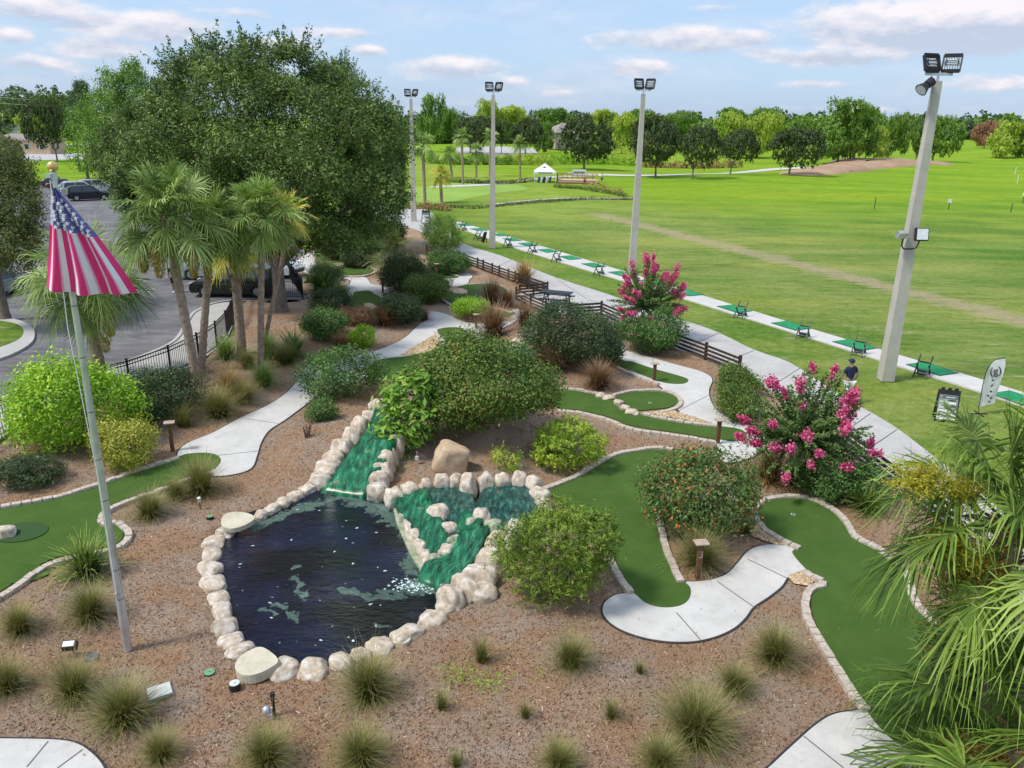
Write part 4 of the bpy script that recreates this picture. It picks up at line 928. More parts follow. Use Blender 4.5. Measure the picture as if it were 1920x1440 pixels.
# ================================================================== LIGHT POLES
def light_pole(px, py, top_px, top_py, label, low=False, horn=False, scale=1.0, hz=None):
    b = at(px, py); t = empty('light_pole', b, label, 'light pole', 'concrete light poles along the practice tee')
    Hh = hz or (pt(top_px, top_py, b[1])[2]); r0, r1 = .26*scale, .13*scale
    mb = MB()
    def sq(z, r_): return [(-r_,-r_,z),(r_,-r_,z),(r_,r_,z),(-r_,r_,z)]
    mb.add(sq(0, r0)+sq(Hh, r1), [(0,1,5,4),(1,2,6,5),(2,3,7,6),(3,0,4,7),(4,5,6,7)]); mb.build('pole', [M['concrete_pole']], t)
    mb = MB(); mb.tube([(0,0,Hh),(0,0,Hh+.22)], .05, 8); mb.box((0,0,Hh+.24), (1.0,.1,.1)); mb.build('crossbar', [M['alu']], t)
    for s, yaw in ((-.32, .25), (.42, -.55)):
        mb = MB(); w, h = .6, .58; c = (s, 0, Hh+.62)
        M3 = Matrix.Rotation(yaw, 3, 'Z') @ Matrix.Rotation(-.35, 3, 'X')
        def P(x, y, z): return M3 @ Vector((x, y, z))+Vector(c)
        for x in (-w/2, w/2): mb.bar(P(x, 0, -h/2), P(x, 0, h/2), .05, .14)
        for z in (-h/2, h/2): mb.bar(P(-w/2, 0, z), P(w/2, 0, z), .05, .14)
        for k in range(1, 7): x = -w/2+w*k/7; mb.bar(P(x, 0, -h/2), P(x, 0, -h/2+.17), .02, .08); mb.bar(P(x, 0, h/2-.12), P(x, 0, h/2), .02, .08)
        for z in (-.05, .08): mb.bar(P(-.16, -.03, z), P(.16, -.03, z), .03, .03)
        for x in (-.18, .18): mb.tube([P(x, -.03, -.12), P(x*1.2, -.05, 0), P(x, -.03, .15)], .022, 6)
        mb.bar(P(0, 0, -h/2), (s, 0, Hh+.26), .06, .06)
        lamp = mb.build('floodlight', [M['black']], t)
        mb = MB(); mb.add([P(-w/2+.04, .02, -.1), P(w/2-.04, .02, -.1), P(w/2-.04, .02, h/2-.14), P(-w/2+.04, .02, h/2-.14)], [(0,1,2,3)]); mb.build('lens', [M['lamp_glass']], lamp)
    if horn:
        mb = MB(); mb.tube([(-.3,-.1,Hh+.15),(-.35,-.2,Hh-.02)], .03, 6); mb.tube([(-.28,-.15,Hh-.02),(-.5,-.25,Hh-.16)], [.17,.15], 12); mb.tube([(-.5,-.25,Hh-.16),(-.72,-.33,Hh-.34)], [.13,.24], 14, cap=False)
        o = mb.build('spotlight', [M['black']], t); mb = MB(); mb.tube([(-.7,-.32,Hh-.325),(-.715,-.327,Hh-.337)], .2, 14); mb.build('lens', [M['lamp_glass']], o)
    if low:
        z = low; mb = MB(); mb.tube([(.0,-.28,z),(-.35,-.34,z),(-.45,-.36,z+.12),(-.45,-.36,z+.45)], .03, 6); mb.tube([(.0,-.28,z),(.12,-.34,z+.05),(.18,-.36,z+.2),(.2,-.36,z+.4)], .03, 6)
        mb.build('lamp_arm', [M['black']], t)
        mb = MB(); mb.box((-.52,-.36,z+.55), (.42,.2,.26), rx=.5, rz=.3); mb.build('floodlight', [M['alu']], t)
        mb = MB(); mb.box((.22,-.4,z+.58), (.5,.14,.5), rx=-.2); o = mb.build('floodlight', [M['black']], t)
        mb = MB(); mb.box((.22,-.485,z+.6), (.42,.02,.42), rx=-.2); mb.build('lens', [M['lamp_glass']], o)
light_pole(1660,712,1758,152,'tallest-looking concrete light pole on the right, leaning out of the picture', low=5.5, horn=True)
light_pole(1185,510,1206,176,'concrete light pole rising behind the pink tree beside the tee line')
light_pole(923,465,924,178,'slim concrete light pole near the golf bag at the far end of the tee line')
light_pole(776,415,772,186,'concrete light pole half hidden by the big oak')
# flagpole
b = at(240, 1218); FP = empty('flagpole', b, 'aluminium flagpole with a golden ball in the mulch left of the pond', 'flagpole')
ftop = pt(100, 322, b[1]); Ht = ftop[2]; off = ftop-b
mb = MB(); pts = [(off[0]*k, 0, Ht*k) for k in np.linspace(0, 1, 9)]; mb.tube(pts, [.085-.045*k for k in np.linspace(0, 1, 9)], 16); pl = mb.build('pole', [M['alu']], FP)
mb = MB()
for k in (.13, .2, .36, .45, .55, .66, .76): mb = MB(); mb.tube([(off[0]*k, 0, Ht*k-.012), (off[0]*k, 0, Ht*k+.012)], .089-.045*k, 16); mb.build('joint_ring', [M['slate0']], pl)
mb = MB(); mb.ball((off[0], 0, Ht+.08), .085, n=20); mb.build('ball', [M['gold']], FP)
mb = MB(); mb.tube([(off[0], 0, Ht-.12), (off[0], 0, Ht)], .05, 10); mb.box((off[0]-.04, -.05, Ht-.06), (.08,.12,.06)); mb.build('truck', [M['alu']], FP)
mb = MB(); mb.tube([(off[0]-.05, -.04, Ht-.12), (off[0]*.72-.1, -.12, Ht*.72), (off[0]*.4, -.09, Ht*.4), (off[0]*.14, -.09, Ht*.14)], .008, 5); mb.build('halyard', [M['white']], FP)
mb = MB(); mb.box((off[0]*.14, -.1, Ht*.14), (.03,.05,.16)); mb.build('cleat', [M['alu']], FP)
# flag: hangs from the pole, stripes running down
Yf = b[1]-.36
left = [(101,352),(92,385),(88,425),(84,470),(80,510),(77,541)]
right = [(104,352),(134,395),(170,444),(198,490),(222,532),(234,560)]
bot_r = (226, 576)
nu, nv = 80, 60
def fpt(u, v):
    s = np.linspace(0, 1, 6)
    Lp = np.array([np.interp(u, s, [p[0] for p in left]), np.interp(u, s, [p[1] for p in left])])
    Rp = np.array([np.interp(u, s, [p[0] for p in right]), np.interp(u, s, [p[1] for p in right])])
    q = Lp*(1-v)+Rp*v; q[1] += 10*math.sin(v*math.pi)*u*.5
    p = pt(q[0], q[1], Yf); amp = .03+.11*u
    p[1] += amp*math.sin(v*19+1.5*u+.4)*.75+amp*.5*math.sin(v*7+2)+.35*u*v
    return p
mr, t_, bs = newmat('flag_red'); bs.inputs['Base Color'].default_value = (.82, .03, .22, 1); bs.inputs['Roughness'].default_value = .6
mp, t_, bs = newmat('flag_faded_edge'); bs.inputs['Base Color'].default_value = (.85, .36, .52, 1); bs.inputs['Roughness'].default_value = .6
mw, t_, bs = newmat('flag_white'); bs.inputs['Base Color'].default_value = (.85, .80, .88, 1); bs.inputs['Roughness'].default_value = .6
mbl, t_, bs = newmat('flag_blue'); bs.inputs['Base Color'].default_value = (.12, .12, .36, 1); bs.inputs['Roughness'].default_value = .6
V = []; F = []; MI = []
for i in range(nu+1):
    for j in range(nv+1): V.append(fpt(i/nu, j/nv))
cu_ = .37
for i in range(nu):
    for j in range(nv):
        F.append((i*(nv+1)+j, i*(nv+1)+j+1, (i+1)*(nv+1)+j+1, (i+1)*(nv+1)+j))
        u = (i+.5)/nu; v = (j+.5)/nv
        if u < cu_+.05*v: MI.append(2 if v > .04 else 1)
        else:
            k = v*13.0; MI.append([0, 1][int(k) % 2])
        if MI[-1] in (0, 1) and u >= cu_+.05*v:
            fr = (v*13) % 1
            if int(v*13) % 2 == 1 and (fr < .16 or fr > .84): MI[-1] = 3
V = np.array(V); org = np.array(pt(101, 352, Yf))
fb = MB(); fb.v = [tuple(q) for q in V-org]; fb.f = [list(q) for q in F]; fb.m = MI; fb.sm = [True]*len(F)
FT = ( 'faded stars and stripes flag hanging limp from the flagpole', 'flag')
mb = fb
for r_ in range(9):
    u = .09+r_*.034; n = 2+r_ if r_ < 6 else 6
    for k in range(n):
        v = (k+.5+.25*(r_ % 2))/(n+.3); v = min(v, .93)
        for dz in (-.012, .012):
            c = fpt(u+.05*v*.9, v)-org; c = c+np.array([0, dz*1.6, 0]); s = .04
            P = []
            for q in range(10):
                a = math.pi*q/5+.3; rr = s if q % 2 == 0 else s*.45; P.append((c[0]+rr*math.cos(a), c[1], c[2]+rr*math.sin(a)*1.1))
            mb.add(P, [tuple(range(10))], 1)
fl = fb.build('flag', [mr, mw, mbl, mp], None, org); tag(fl, *FT)

# ================================================================== TEE LINE
UP = [(860,416),(1000,457),(1150,503),(1280,543),(1513,615),(1647,655),(1800,700),(1920,737),(2060,785)]
LO = [(2060,815),(1920,763),(1830,733),(1697,691),(1547,643),(1380,591),(1280,560),(1120,513),(980,470),(835,419)]
mb = MB(); mb.prism([tuple(at(*p)[:2]) for p in UP+LO], -.08, .03, 0); o = mb.build('tee_walkway', [M['concrete']]); tag(o, kind='structure')
MATS = [(872,422),(898,431),(938,441),(960,450),(990,459),(1027,471),(1069,484),(1113,498),(1165,514),(1222,530),(1290,550),(1377,580),(1483,612),(1603,648),(1747,693),(1912,750)]
p0 = at(872,422); p1 = at(1912,750)
mprev = None
STANDS = [(868,432),(896,450),(952,462),(998,474),(1043,490),(1123,515),None,None,None,None,(1268,556),(1388,594),(1505,633),(1609,664),(1728,704),None]
MW = [at(*p) for p in MATS]
def mat_obj(w):
    mb = MB(); mb.box((0,0,.012), (w,1.15,.024), 1); mb.box((0,0,.026), (w-.1,1.02,.01), 0); return mb
proto = None
for i, p in enumerate(MW):
    a = MW[max(i-1, 0)]; c = MW[min(i+1, len(MW)-1)]; d = c-a; yaw = math.atan2(d[1], d[0])
    lb = ordn(i)+' green hitting mat of the tee line, counting from its far left end' if i < 14 else ('green hitting mat just right of the tallest light pole' if i == 14 else 'green hitting mat cut by the right edge beside the feather banner')
    if proto is None:
        proto = mat_obj(1.75).build('hitting_mat', [M['green_mat'], M['mat_border']], None, (p[0], p[1], .031)); proto.rotation_euler = (0, 0, yaw); tag(proto, lb, 'golf mat', 'green hitting mats on the concrete tee line')
    else: copy_tree(proto, lb, None, (p[0], p[1], .031), yaw)
sp0 = None; k = 0
mb = MB()
def stand():
    t = empty('bag_stand', (0,0,0), 'x', 'bag stand', 'folding bag stands beside the hitting mats')
    for s in (-.24, .24):
        mb = MB(); mb.bar((s,-.38,.0), (s,.3,.86), .05, .05); mb.bar((s,.38,.0), (s,-.12,.55), .05, .05); mb.build('side_frame', [M['stand']], t)
    mb = MB(); mb.bar((-.24,.1,.6), (.24,.1,.6), .05, .05); mb.bar((-.24,-.25,.16), (.24,-.25,.16), .05, .04); mb.bar((-.24,.28,.12), (.24,.28,.12), .05, .04); mb.box((0,.2,.2), (.44,.28,.03)); mb.build('crossbar', [M['stand']], t)
    return t
for i, q in enumerate(STANDS):
    if q is None: continue
    p = at(*q); a = MW[max(i-1, 0)]; c = MW[min(i+1, len(MW)-1)]; d = c-a; yaw = math.atan2(d[1], d[0])+.45
    lb = 'dark green bag stand beside the '+(ordn(i)+' hitting mat from the far left end' if i < 14 else 'hitting mat right of the tallest light pole')
    if sp0 is None: sp0 = stand(); sp0.location = (p[0], p[1], -.03); sp0.rotation_euler = (0, 0, yaw); sp0['label'] = lb
    else: copy_tree(sp0, lb, None, (p[0], p[1], -.03), yaw)
# golf bag
p = at(905, 454); t = empty('golf_bag', (p[0], p[1], -.03), 'black golf bag leaning on its stand near the far end of the tee line', 'golf bag')
mb = MB(); mb.tube([(0,0,.05),(.12,0,.45),(.26,0,.9)], [.15,.16,.14], 12); mb.build('bag_body', [M['black']], t)
mb = MB(); mb.bar((.2,.1,.7), (.38,.3,0), .025, .025); mb.bar((.2,-.1,.7), (.38,-.3,0), .025, .025); mb.build('leg', [M['black']], t)
mb = MB()
for k in range(6):
    a = k*1.05; x, y = .26+.06*math.cos(a), .06*math.sin(a); mb.tube([(x, y, .88), (x+.08, y, 1.12)], .012, 5); mb.box((x+.1, y, 1.15), (.09,.05,.05))
mb.build('clubs', [M['alu']], t)

# feather banner and A-frame signs
p = at(1836, 775); gy_ = p[1]
t = empty('feather_banner', (p[0], p[1], -.03), 'white feather banner with a round dark emblem on the grass at the right', 'banner')
out = [(1835,765),(1838,748),(1842,725),(1848,700),(1856,684),(1866,675),(1885,670),(1884,684),(1878,705),(1873,725),(1868,745),(1866,757),(1850,760)]
W = [pt(a, b_, gy_)-np.array([p[0], p[1], -.03]) for a, b_ in out]
mb = MB(); n = len(W); mb.add([(q[0], -.006+.05*math.sin(q[2]*3), q[2]) for q in W], [tuple(range(n))]); cl = mb.build('cloth', [M['white']], t)
sm = cl.modifiers.new('solid', 'SOLIDIFY'); sm.thickness = .006
mb = MB(); pole = [(0,0,0)]+[W[0]]+[W[i] for i in range(1, 7)]; mb.tube(pole, .014, 6); mb.build('pole', [M['black']], t)
mb = MB(); mb.bar((-.3,0,.02), (.3,0,.02), .04, .03); mb.bar((0,-.3,.02), (0,.3,.02), .04, .03); mb.build('base', [M['black']], t)
def text(body, size, parent, loc, rot, mat, name='lettering', ext=.003, align='CENTER'):
    cu2 = bpy.data.curves.new(name, 'FONT'); cu2.body = body; cu2.size = size; cu2.extrude = ext; cu2.align_x = align; cu2.align_y = 'CENTER'; cu2.resolution_u = 3
    tmp = bpy.data.objects.new(name, cu2); C.objects.link(tmp); cu2.materials.append(mat); bpy.context.view_layer.update()
    me = bpy.data.meshes.new_from_object(tmp.evaluated_get(bpy.context.evaluated_depsgraph_get())); bpy.data.objects.remove(tmp)
    o = link(name, me, parent, loc); o.rotation_euler = rot; return o
c = pt(1865, 695, gy_)-np.array([p[0], p[1], -.03])
text('(g)', .42, t, (c[0], -.07, c[2]), (R(90), R(-15), 0), M['edging_black'], 'emblem')
mb = MB()
for (a, b_, w, h) in [(1860,712,.08,.05),(1858,722,.05,.1),(1856,733,.08,.06),(1851,741,.1,.05),(1856,745,.06,.08),(1853,752,.12,.04)]:
    q = pt(a, b_, gy_)-np.array([p[0], p[1], -.03]); mb.box((q[0], -.07, q[2]), (w,.004,h), ry=.5)
mb.build('print_marks', [M['edging_black']], cl)
M['sign_grey'] = plain('sign_grey', (.12, .15, .15), .5); M['sign_panel'] = plain('sign_panel', (.30, .34, .33), .5)
def aframe(px, py, rz, label, s=1.0, detail=True, face=None):
    p = at(px, py); t = empty('a_frame_sign', (p[0], p[1], -.03), label, 'sign', None, rz)
    w, h, lean = .72*s, 1.15*s, .24*s
    for sgn, nm in ((-1, 'front_board'), (1, 'back_board')):
        mb = MB(); A = math.atan2(lean, h)*(-sgn)
        mb.box((0, sgn*lean/2, h/2), (w, .035, h*1.02), rx=-A if sgn > 0 else -A); o = mb.build(nm, [M['black']], t)
        mb = MB()
        for x in (-w*.3, 0, w*.3): mb.box((x, 0, h+.03), (.12*s, .03, .1*s))
        if sgn < 0:
            mb.build('handle', [M['black']], o)
            A = math.atan2(lean, h)
            def P(x, z, d=.022): return Vector((x, -lean+ (z/h)*lean*1.0-d+lean*.0, z))
            def rect(x0, x1, z0, z1, m, d=.022):
                mm = MB(); mm.add([P(x0, z0, d), P(x1, z0, d), P(x1, z1, d), P(x0, z1, d)], [(0,1,2,3)]); return mm.build('panel', [m], t)
            f = rect(-w*.43, w*.43, .08*s, .98*s, M['sign_panel'], .026)
            rect(-w*.41, w*.41, .1*s, .45*s, M['white'], .03); rect(-w*.43, w*.43, .84*s, .97*s, M['sign_grey'], .03)
            rect(-w*.38, -w*.02, .5*s, .76*s, M['greywhite'], .03); rect(.02, w*.4, .55*s, .62*s, M['sign_grey'], .03); rect(.02, w*.36, .66*s, .74*s, M['white'], .03)
            ra = (R(90)-A, 0, 0)
            if detail:
                text('DRIVING\nRANGE', .13*s, t, P(.06*s, .27*s, .034), ra, M['edging_black']); text('V', .13*s, t, P(-w*.33, .9*s, .034), ra, M['white'])
                mm = MB()
                for k in range(4): mm.box(P(-w*.33, (.14+.08*k)*s, .034), (.07*s, .004, .03*s))
                for k in range(3): mm.box(P(.12*s, (.775+.02*k)*s, .034), (.3*s-.06*k, .004, .008))
                mm.box(P(.06*s, .90*s, .034), (.3*s, .004, .04*s), 1); mm.build('print_marks', [M['edging_black'], M['greywhite']], t)
            else:
                mm = MB(); mm.box(P(.08*s, .27*s, .034), (.3*s, .004, .06*s)); mm.box(P(.05*s, .62*s, .036), (.36*s, .004, .05*s)); mm.build('print_marks', [M['edging_black']], t)
aframe(1770, 786, -.35, 'black A-frame sign with a printed driving range notice on the grass')
aframe(799, 419, -.1, 'small distant black A-frame sign at the far end of the tee line', 1.15, False)

# number posts
def num_post(px, py, top_py, label, num=None, rz=0.0, w=.11):
    p = ground(px, py); t = empty('hole_post', p, label, 'hole sign post', 'wooden hole posts with flat caps', rz)
    h = max(.6, pt(px, top_py, p[1])[2]-p[2])
    mb = MB(); mb.box((0,0,h/2-.1), (w, w, h+.2)); mb.build('post', [M['wood_post']], t)
    mb = MB(); mb.box((0,0,h+.015), (.32,.26,.035)); mb.build('cap', [M['post_cap']], t, None, .006)
    if num: text(num, .26, t, (0, -w/2-.004, h-.28), (R(90), 0, 0), M['post_cap'], 'number')
num_post(324,846,793,'brown hole post with a flat cap beside the yellow variegated shrub', rz=.3)
num_post(1308,1085,1018,'brown hole post numbered 3 among grass by the curved pad', '3', rz=.15)
num_post(1345,833,788,'brown hole post at the tip of the long green', rz=.2)
num_post(1226,716,682,'brown hole post between the long green and the path', rz=.2)
num_post(718,551,520,'dark hole post at the small back green')
num_post(819,519,495,'hole post in front of the round shrub by the plank fence')
num_post(978,582,553,'hole post by the russet grass at the plank fence')
num_post(893,617,590,'half hidden hole post left of the brown grass clump')

# ================================================================== FENCES
def plank_fence(pts, label, posts=True):
    P = [at(*p) for p in pts]; o0 = P[0]; t = empty('plank_fence', (o0[0], o0[1], 0), label, 'fence', 'dark plank fences along the mini golf course')
    cum = [0]
    for i in range(1, len(P)): cum.append(cum[-1]+np.linalg.norm(P[i]-P[i-1]))
    n = max(1, round(cum[-1]/2.3)); ss = sorted(set([round(c, 3) for c in cum]+[cum[-1]*k/n for k in range(n+1)]))
    s2 = [ss[0]]
    for s in ss[1:]:
        if s-s2[-1] > .7: s2.append(s)
    X = [p[0] for p in P]; Yp = [p[1] for p in P]
    Q = [np.array([np.interp(s, cum, X)-o0[0], np.interp(s, cum, Yp)-o0[1], 0]) for s in s2]
    for q in Q:
        mb = MB(); mb.box((q[0], q[1], .38), (.12,.12,.84)); mb.build('post', [M['wood_dark']], t)
    for z in (.14, .32, .50, .68):
        mb = MB()
        for a, b_ in zip(Q[:-1], Q[1:]):
            d = (b_-a)/np.linalg.norm(b_-a); nn = np.array([d[1], -d[0], 0])*.075
            mb.bar(a+nn+np.array([0,0,z]), b_+nn+np.array([0,0,z]), .03, .105)
        mb.build('rail', [M['wood_dark']], t)
plank_fence([(800,478),(860,490),(906,508),(936,520),(966,531),(1026,552)], 'far run of the dark plank fence from the round shrub to the patio corner')
plank_fence([(1026,553),(1000,556),(974,558)], 'short dark plank fence closing the far side of the picnic patio')
plank_fence([(968,562),(995,577),(1023,589),(1045,598)], 'dark plank fence on the garden side of the picnic patio')
plank_fence([(1066,595),(1127,591),(1172,612),(1230,638),(1280,658),(1332,678),(1385,700)], 'dark plank fence running past the pink crape myrtle')
plank_fence([(1500,790),(1560,826),(1633,883),(1700,935),(1790,1000)], 'dark plank fence passing behind the front crape myrtle and palms')
def iron_fence(pts, label):
    P = [at(*p) for p in pts]; o0 = P[0]; t = empty('iron_fence', (o0[0], o0[1], 0), label, 'fence', 'black metal fence along the driveway')
    pl = [q[:2] for q in P]; cum = [0]
    for i in range(1, len(P)): cum.append(cum[-1]+np.linalg.norm(P[i]-P[i-1]))
    n = max(1, round(cum[-1]/2.0)); X = [p[0] for p in P]; Yp = [p[1] for p in P]
    def Qf(s): return np.array([np.interp(s, cum, X)-o0[0], np.interp(s, cum, Yp)-o0[1], 0])
    for k in range(n+1):
        q = Qf(cum[-1]*k/n); mb = MB(); mb.box((q[0], q[1], .62), (.065,.065,1.3)); mb.box((q[0], q[1], 1.285), (.08,.08,.03)); mb.build('post', [M['metal_black']], t)
    for k in range(n):
        s0, s1 = cum[-1]*k/n, cum[-1]*(k+1)/n; a, b_ = Qf(s0), Qf(s1); mb = MB()
        for z in (.15, 1.05, 1.2): mb.bar(a+[0,0,z], b_+[0,0,z], .03, .035)
        m = 16
        for j in range(1, m): q = a+(b_-a)*j/m; mb.bar(q+[0,0,.08], q+[0,0,1.2], .016, .016)
        mb.build('picket_panel', [M['metal_black']], t)
iron_fence([(-120,895),(25,806),(127,768),(227,740),(302,713),(353,692),(395,664),(421,643),(436,612),(444,585),(448,563)], 'long black picket fence curving along the driveway pavement')
iron_fence([(450,562),(500,561),(568,561)], 'black picket fence in front of the dark parked vehicle')
iron_fence([(568,560),(556,541),(540,520)], 'black picket fence turning away beside the far path')

# ================================================================== PICNIC TABLE
p = at(1043, 572); t = empty('picnic_table', (p[0], p[1], .02), 'black picnic table on the concrete patio behind the round shrub', 'picnic table', None, -.35)
mb = MB()
for k in range(5): mb.box((0, -.32+.16*k, .74), (1.8,.14,.04))
mb.build('tabletop', [M['metal_black']], t)
for y in (-.68, .68):
    mb = MB(); mb.box((0, y, .44), (1.8,.26,.04)); mb.build('bench', [M['metal_black']], t)
for x in (-.65, .65):
    mb = MB(); mb.bar((x,-.62,0), (x,-.2,.72), .06, .06); mb.bar((x,.62,0), (x,.2,.72), .06, .06); mb.bar((x,-.75,.4), (x,.75,.4), .06, .06); mb.build('leg', [M['metal_black']], t)
# ================================================================== SMALL GARDEN FITTINGS
def small(px, py, name, label, cat, rz=0.0):
    p = ground(px, py); return empty(name, p, label, cat, None, rz)
t = small(135, 1232, 'garden_spotlight', 'square black spotlight on a stake at the foot of the flagpole', 'spotlight', .2)
mb = MB(); mb.tube([(.05,0,0),(.05,0,.22)], .02, 6); mb.build('stake', [M['black']], t)
mb = MB(); mb.box((0,0,.27), (.26,.16,.16), rx=.5); o = mb.build('lamp_head', [M['black']], t, None, .01); mb = MB(); mb.box((0,-.05,.345), (.2,.11,.012), rx=.5); mb.build('lens', [M['lamp_glass']], o)
def lid(px, py, r_, h, mat, label, name='round_valve_lid', side='black'):
    t = small(px, py, name, label, 'valve cover'); mb = MB(); mb.tube([(0,0,-.05),(0,0,h)], r_, 20, smooth=False); mb.build('box_side', [M[side]], t)
    mb = MB(); mb.tube([(0,0,h),(0,0,h+.012)], r_*.93, 20, smooth=False); mb.tube([(0,0,h+.012),(0,0,h+.03)], r_*.15, 8); mb.build('lid', [M[mat]], t)
M['green_lid'] = plain('green_lid', (.16, .36, .18), .6); M['slate'] = plain('dark_lid', (.11, .11, .14), .7)
lid(172, 1233, .14, .015, 'slate', 'dark round valve cover flush in the mulch by the flagpole')
lid(393, 1262, .105, .02, 'green_lid', 'green round valve cover near the flat stepping slab')
lid(441, 1292, .1, .13, 'greywhite', 'white-topped round standpipe near the pond rim')
lid(394, 973, .09, .08, 'green_lid', 'small green capped fitting left of the pond')
t = small(300, 1300, 'square_valve_box', 'pale square valve box cover lying tilted on the mulch', 'valve cover', .55)
mb = MB(); mb.box((0,0,.01), (.46,.40,.05)); mb.build('box_rim', [M['slate']], t); mb = MB(); mb.box((.0,0,.055), (.40,.34,.03)); mb.build('lid', [M['greywhite']], t, None, .012)
t = small(505, 1345, 'irrigation_valve', 'grey pump valve with a black riser pipe near the bottom', 'valve')
mb = MB(); mb.tube([(.07,.06,0),(.07,.06,.42)], .028, 8); mb.tube([(.07,.06,.4),(.07,.06,.47)], .045, 8); mb.build('riser_pipe', [M['black']], t)
mb = MB(); mb.ball((-.04,0,.14), .08, sz=(1,1,1.2)); mb.tube([(-.04,0,0),(-.04,0,.1)], .03, 8); mb.box((.03,-.05,.06), (.09,.05,.1), rz=.4); mb.tube([(-.1,0,.17),(.06,.04,.17)], .02, 6); mb.build('valve_body', [M['alu']], t)
t = small(376, 955, 'garden_spotlight', 'small pale spotlight on a stake left of the pond corner', 'spotlight'); mb = MB(); mb.tube([(0,0,0),(0,0,.25)], .012, 6); mb.build('stake', [M['black']], t); mb = MB(); mb.tube([(0,0,.22),(.0,-.03,.36)], [.035,.05], 10); mb.build('lamp_head', [M['greywhite']], t)
t = small(782, 870, 'garden_spotlight', 'grey spotlight on a thin stake in front of the lobed-leaf shrub', 'spotlight'); mb = MB(); mb.tube([(0,0,0),(0,0,.42)], .012, 6); mb.build('stake', [M['alu']], t); mb = MB(); mb.box((0,-.02,.2), (.1,.07,.12)); mb.build('lamp_head', [M['greywhite']], t)
t = small(55, 862, 'broken_pot', 'pale shards of a broken pot on the mulch at the left', 'debris'); mb = MB(); mb.box((0,0,.04), (.3,.1,.03), rz=.6, ry=.3); mb.box((.25,.1,.05), (.22,.08,.03), rz=-.5, rx=.4); mb.build('shard', [M['white']], t)

# ================================================================== RANGE MARKERS
def marker(px, py, top_py, lb, wt=True, board=False):
    p = atl(px, py); h = max(.8, pt(px, top_py, p[1])[2]-p[2]); t = empty('range_marker', p, lb, 'range marker', 'markers out on the driving range')
    mb = MB(); mb.tube([(0,0,0),(0,0,h)], .06, 6); mb.build('stake', [M['white'] if wt else M['wood_post']], t)
    if board: mb = MB(); mb.box((0,-.05,h-.1), (.5,.05,.5)); mb.build('board', [M['white']], t)
marker(1639, 392, 370, 'dark leaning stake out on the range left of the tallest light pole', False)
marker(1778, 393, 375, 'white-topped stake in front of the dark grass patch on the range', False, True)
marker(1895, 398, 381, 'dark stake at the bare patch near the right edge', False)
marker(1917, 382, 363, 'board marker on a stake at the right edge of the range', False, True)
marker(1907, 344, 328, 'tall white range marker at the far right', True)
marker(1903, 327, 314, 'farther white range marker behind the tall one', True)

# ================================================================== TEE TENT, DECK
Yd = at(1080, 346)[1]
p = at(1021, 341); t = empty('pop_up_tent', (p[0], p[1], 0), 'white pop-up tent with a round emblem in the middle distance', 'tent')
k = ppm(pt(1021, 330, p[1])); w = 40/k/2; zt = pt(1021, 321, p[1])[2]; zp = pt(1021, 306, p[1])[2]; M['tent'] = plain('tent_fabric', (.8, .8, .8), .6, var=.03)
mb = MB(); mb.add([(-w,-w,zt),(w,-w,zt),(w,w,zt),(-w,w,zt),(0,0,zp),(-w,-w,zt-.35),(w,-w,zt-.35),(w,w,zt-.35),(-w,w,zt-.35)], [(0,1,4),(1,2,4),(2,3,4),(3,0,4),(0,5,6,1),(1,6,7,2),(2,7,8,3),(3,8,5,0)])
cl = mb.build('canopy', [M['tent']], t); mb = MB(); mb.box((0,-w-.02,zt-.18), (w*1.3,.01,.14)); mb.tube([(-.1,-w*.55,zt+.37*(zp-zt)+.05),(-.1,-w*.56-.02,zt+.37*(zp-zt)+.06)], .3, 14); mb.build('print', [M['sign_grey']], cl)
for sx in (-1, 1):
    for sy in (-1, 1): mb = MB(); mb.tube([(sx*w*.97, sy*w*.97, 0), (sx*w*.97, sy*w*.97, zt)], .04, 6); mb.build('leg', [M['white']], t)
M['deck_red'] = plain('deck_wood', (.3, .12, .07), .8, var=.3); M['deck_pale'] = plain('deck_tread', (.55, .42, .34), .8)
a = at(1046, 343); b_ = at(1122, 343); wd = b_[0]-a[0]; t = empty('deck', ((a[0]+b_[0])/2, a[1]+2, 0), 'raised red-brown wooden deck with railing beside the tent', 'deck')
mb = MB(); mb.box((0,0,.22), (wd,3.4,.44)); mb.box((0,-2.1,.1), (wd,.8,.2)); mb.build('platform', [M['deck_red']], t)
mb = MB(); mb.box((0,0,.455), (wd,3.4,.03)); mb.box((0,-2.1,.215), (wd,.8,.03)); mb.build('tread', [M['deck_pale']], t)
for seg in (((-wd/2,1.6),(wd/2,1.6)), ((-wd/2,-1.6),(-wd/2,1.6))):
    mb = MB(); (x0, y0), (x1, y1) = seg
    for z in (.8, 1.1, 1.4): mb.bar((x0, y0, z), (x1, y1, z), .06, .1)
    nn = 8 if seg[0][1] == seg[1][1] else 3
    for q in range(nn+1): x, y = x0+(x1-x0)*q/nn, y0+(y1-y0)*q/nn; mb.bar((x, y, .4), (x, y, 1.45), .09, .09)
    mb.build('railing', [M['deck_red']], t)
p = at(1085, 338); k = ppm(pt(1085, 325, p[1])); t = empty('banner_board', (p[0], p[1]-.3, 0), 'white banner board with a dark bar of print above the deck', 'banner board')
w = 25/k; z0 = pt(1085, 331, p[1])[2]; z1 = pt(1085, 317.5, p[1])[2]
mb = MB(); mb.box((0,0,(z0+z1)/2), (w,.05,z1-z0)); bd = mb.build('board', [M['white']], t); mb = MB(); mb.box((0,-.035,z0+(z1-z0)*.62), (w*.86,.02,(z1-z0)*.17)); mb.build('print', [M['sign_grey']], bd)
mb = MB()
for x in (-w*.45, w*.45): mb.tube([(x,.05,0),(x,.05,z1)], .05, 6)
mb.build('leg', [M['alu']], t)
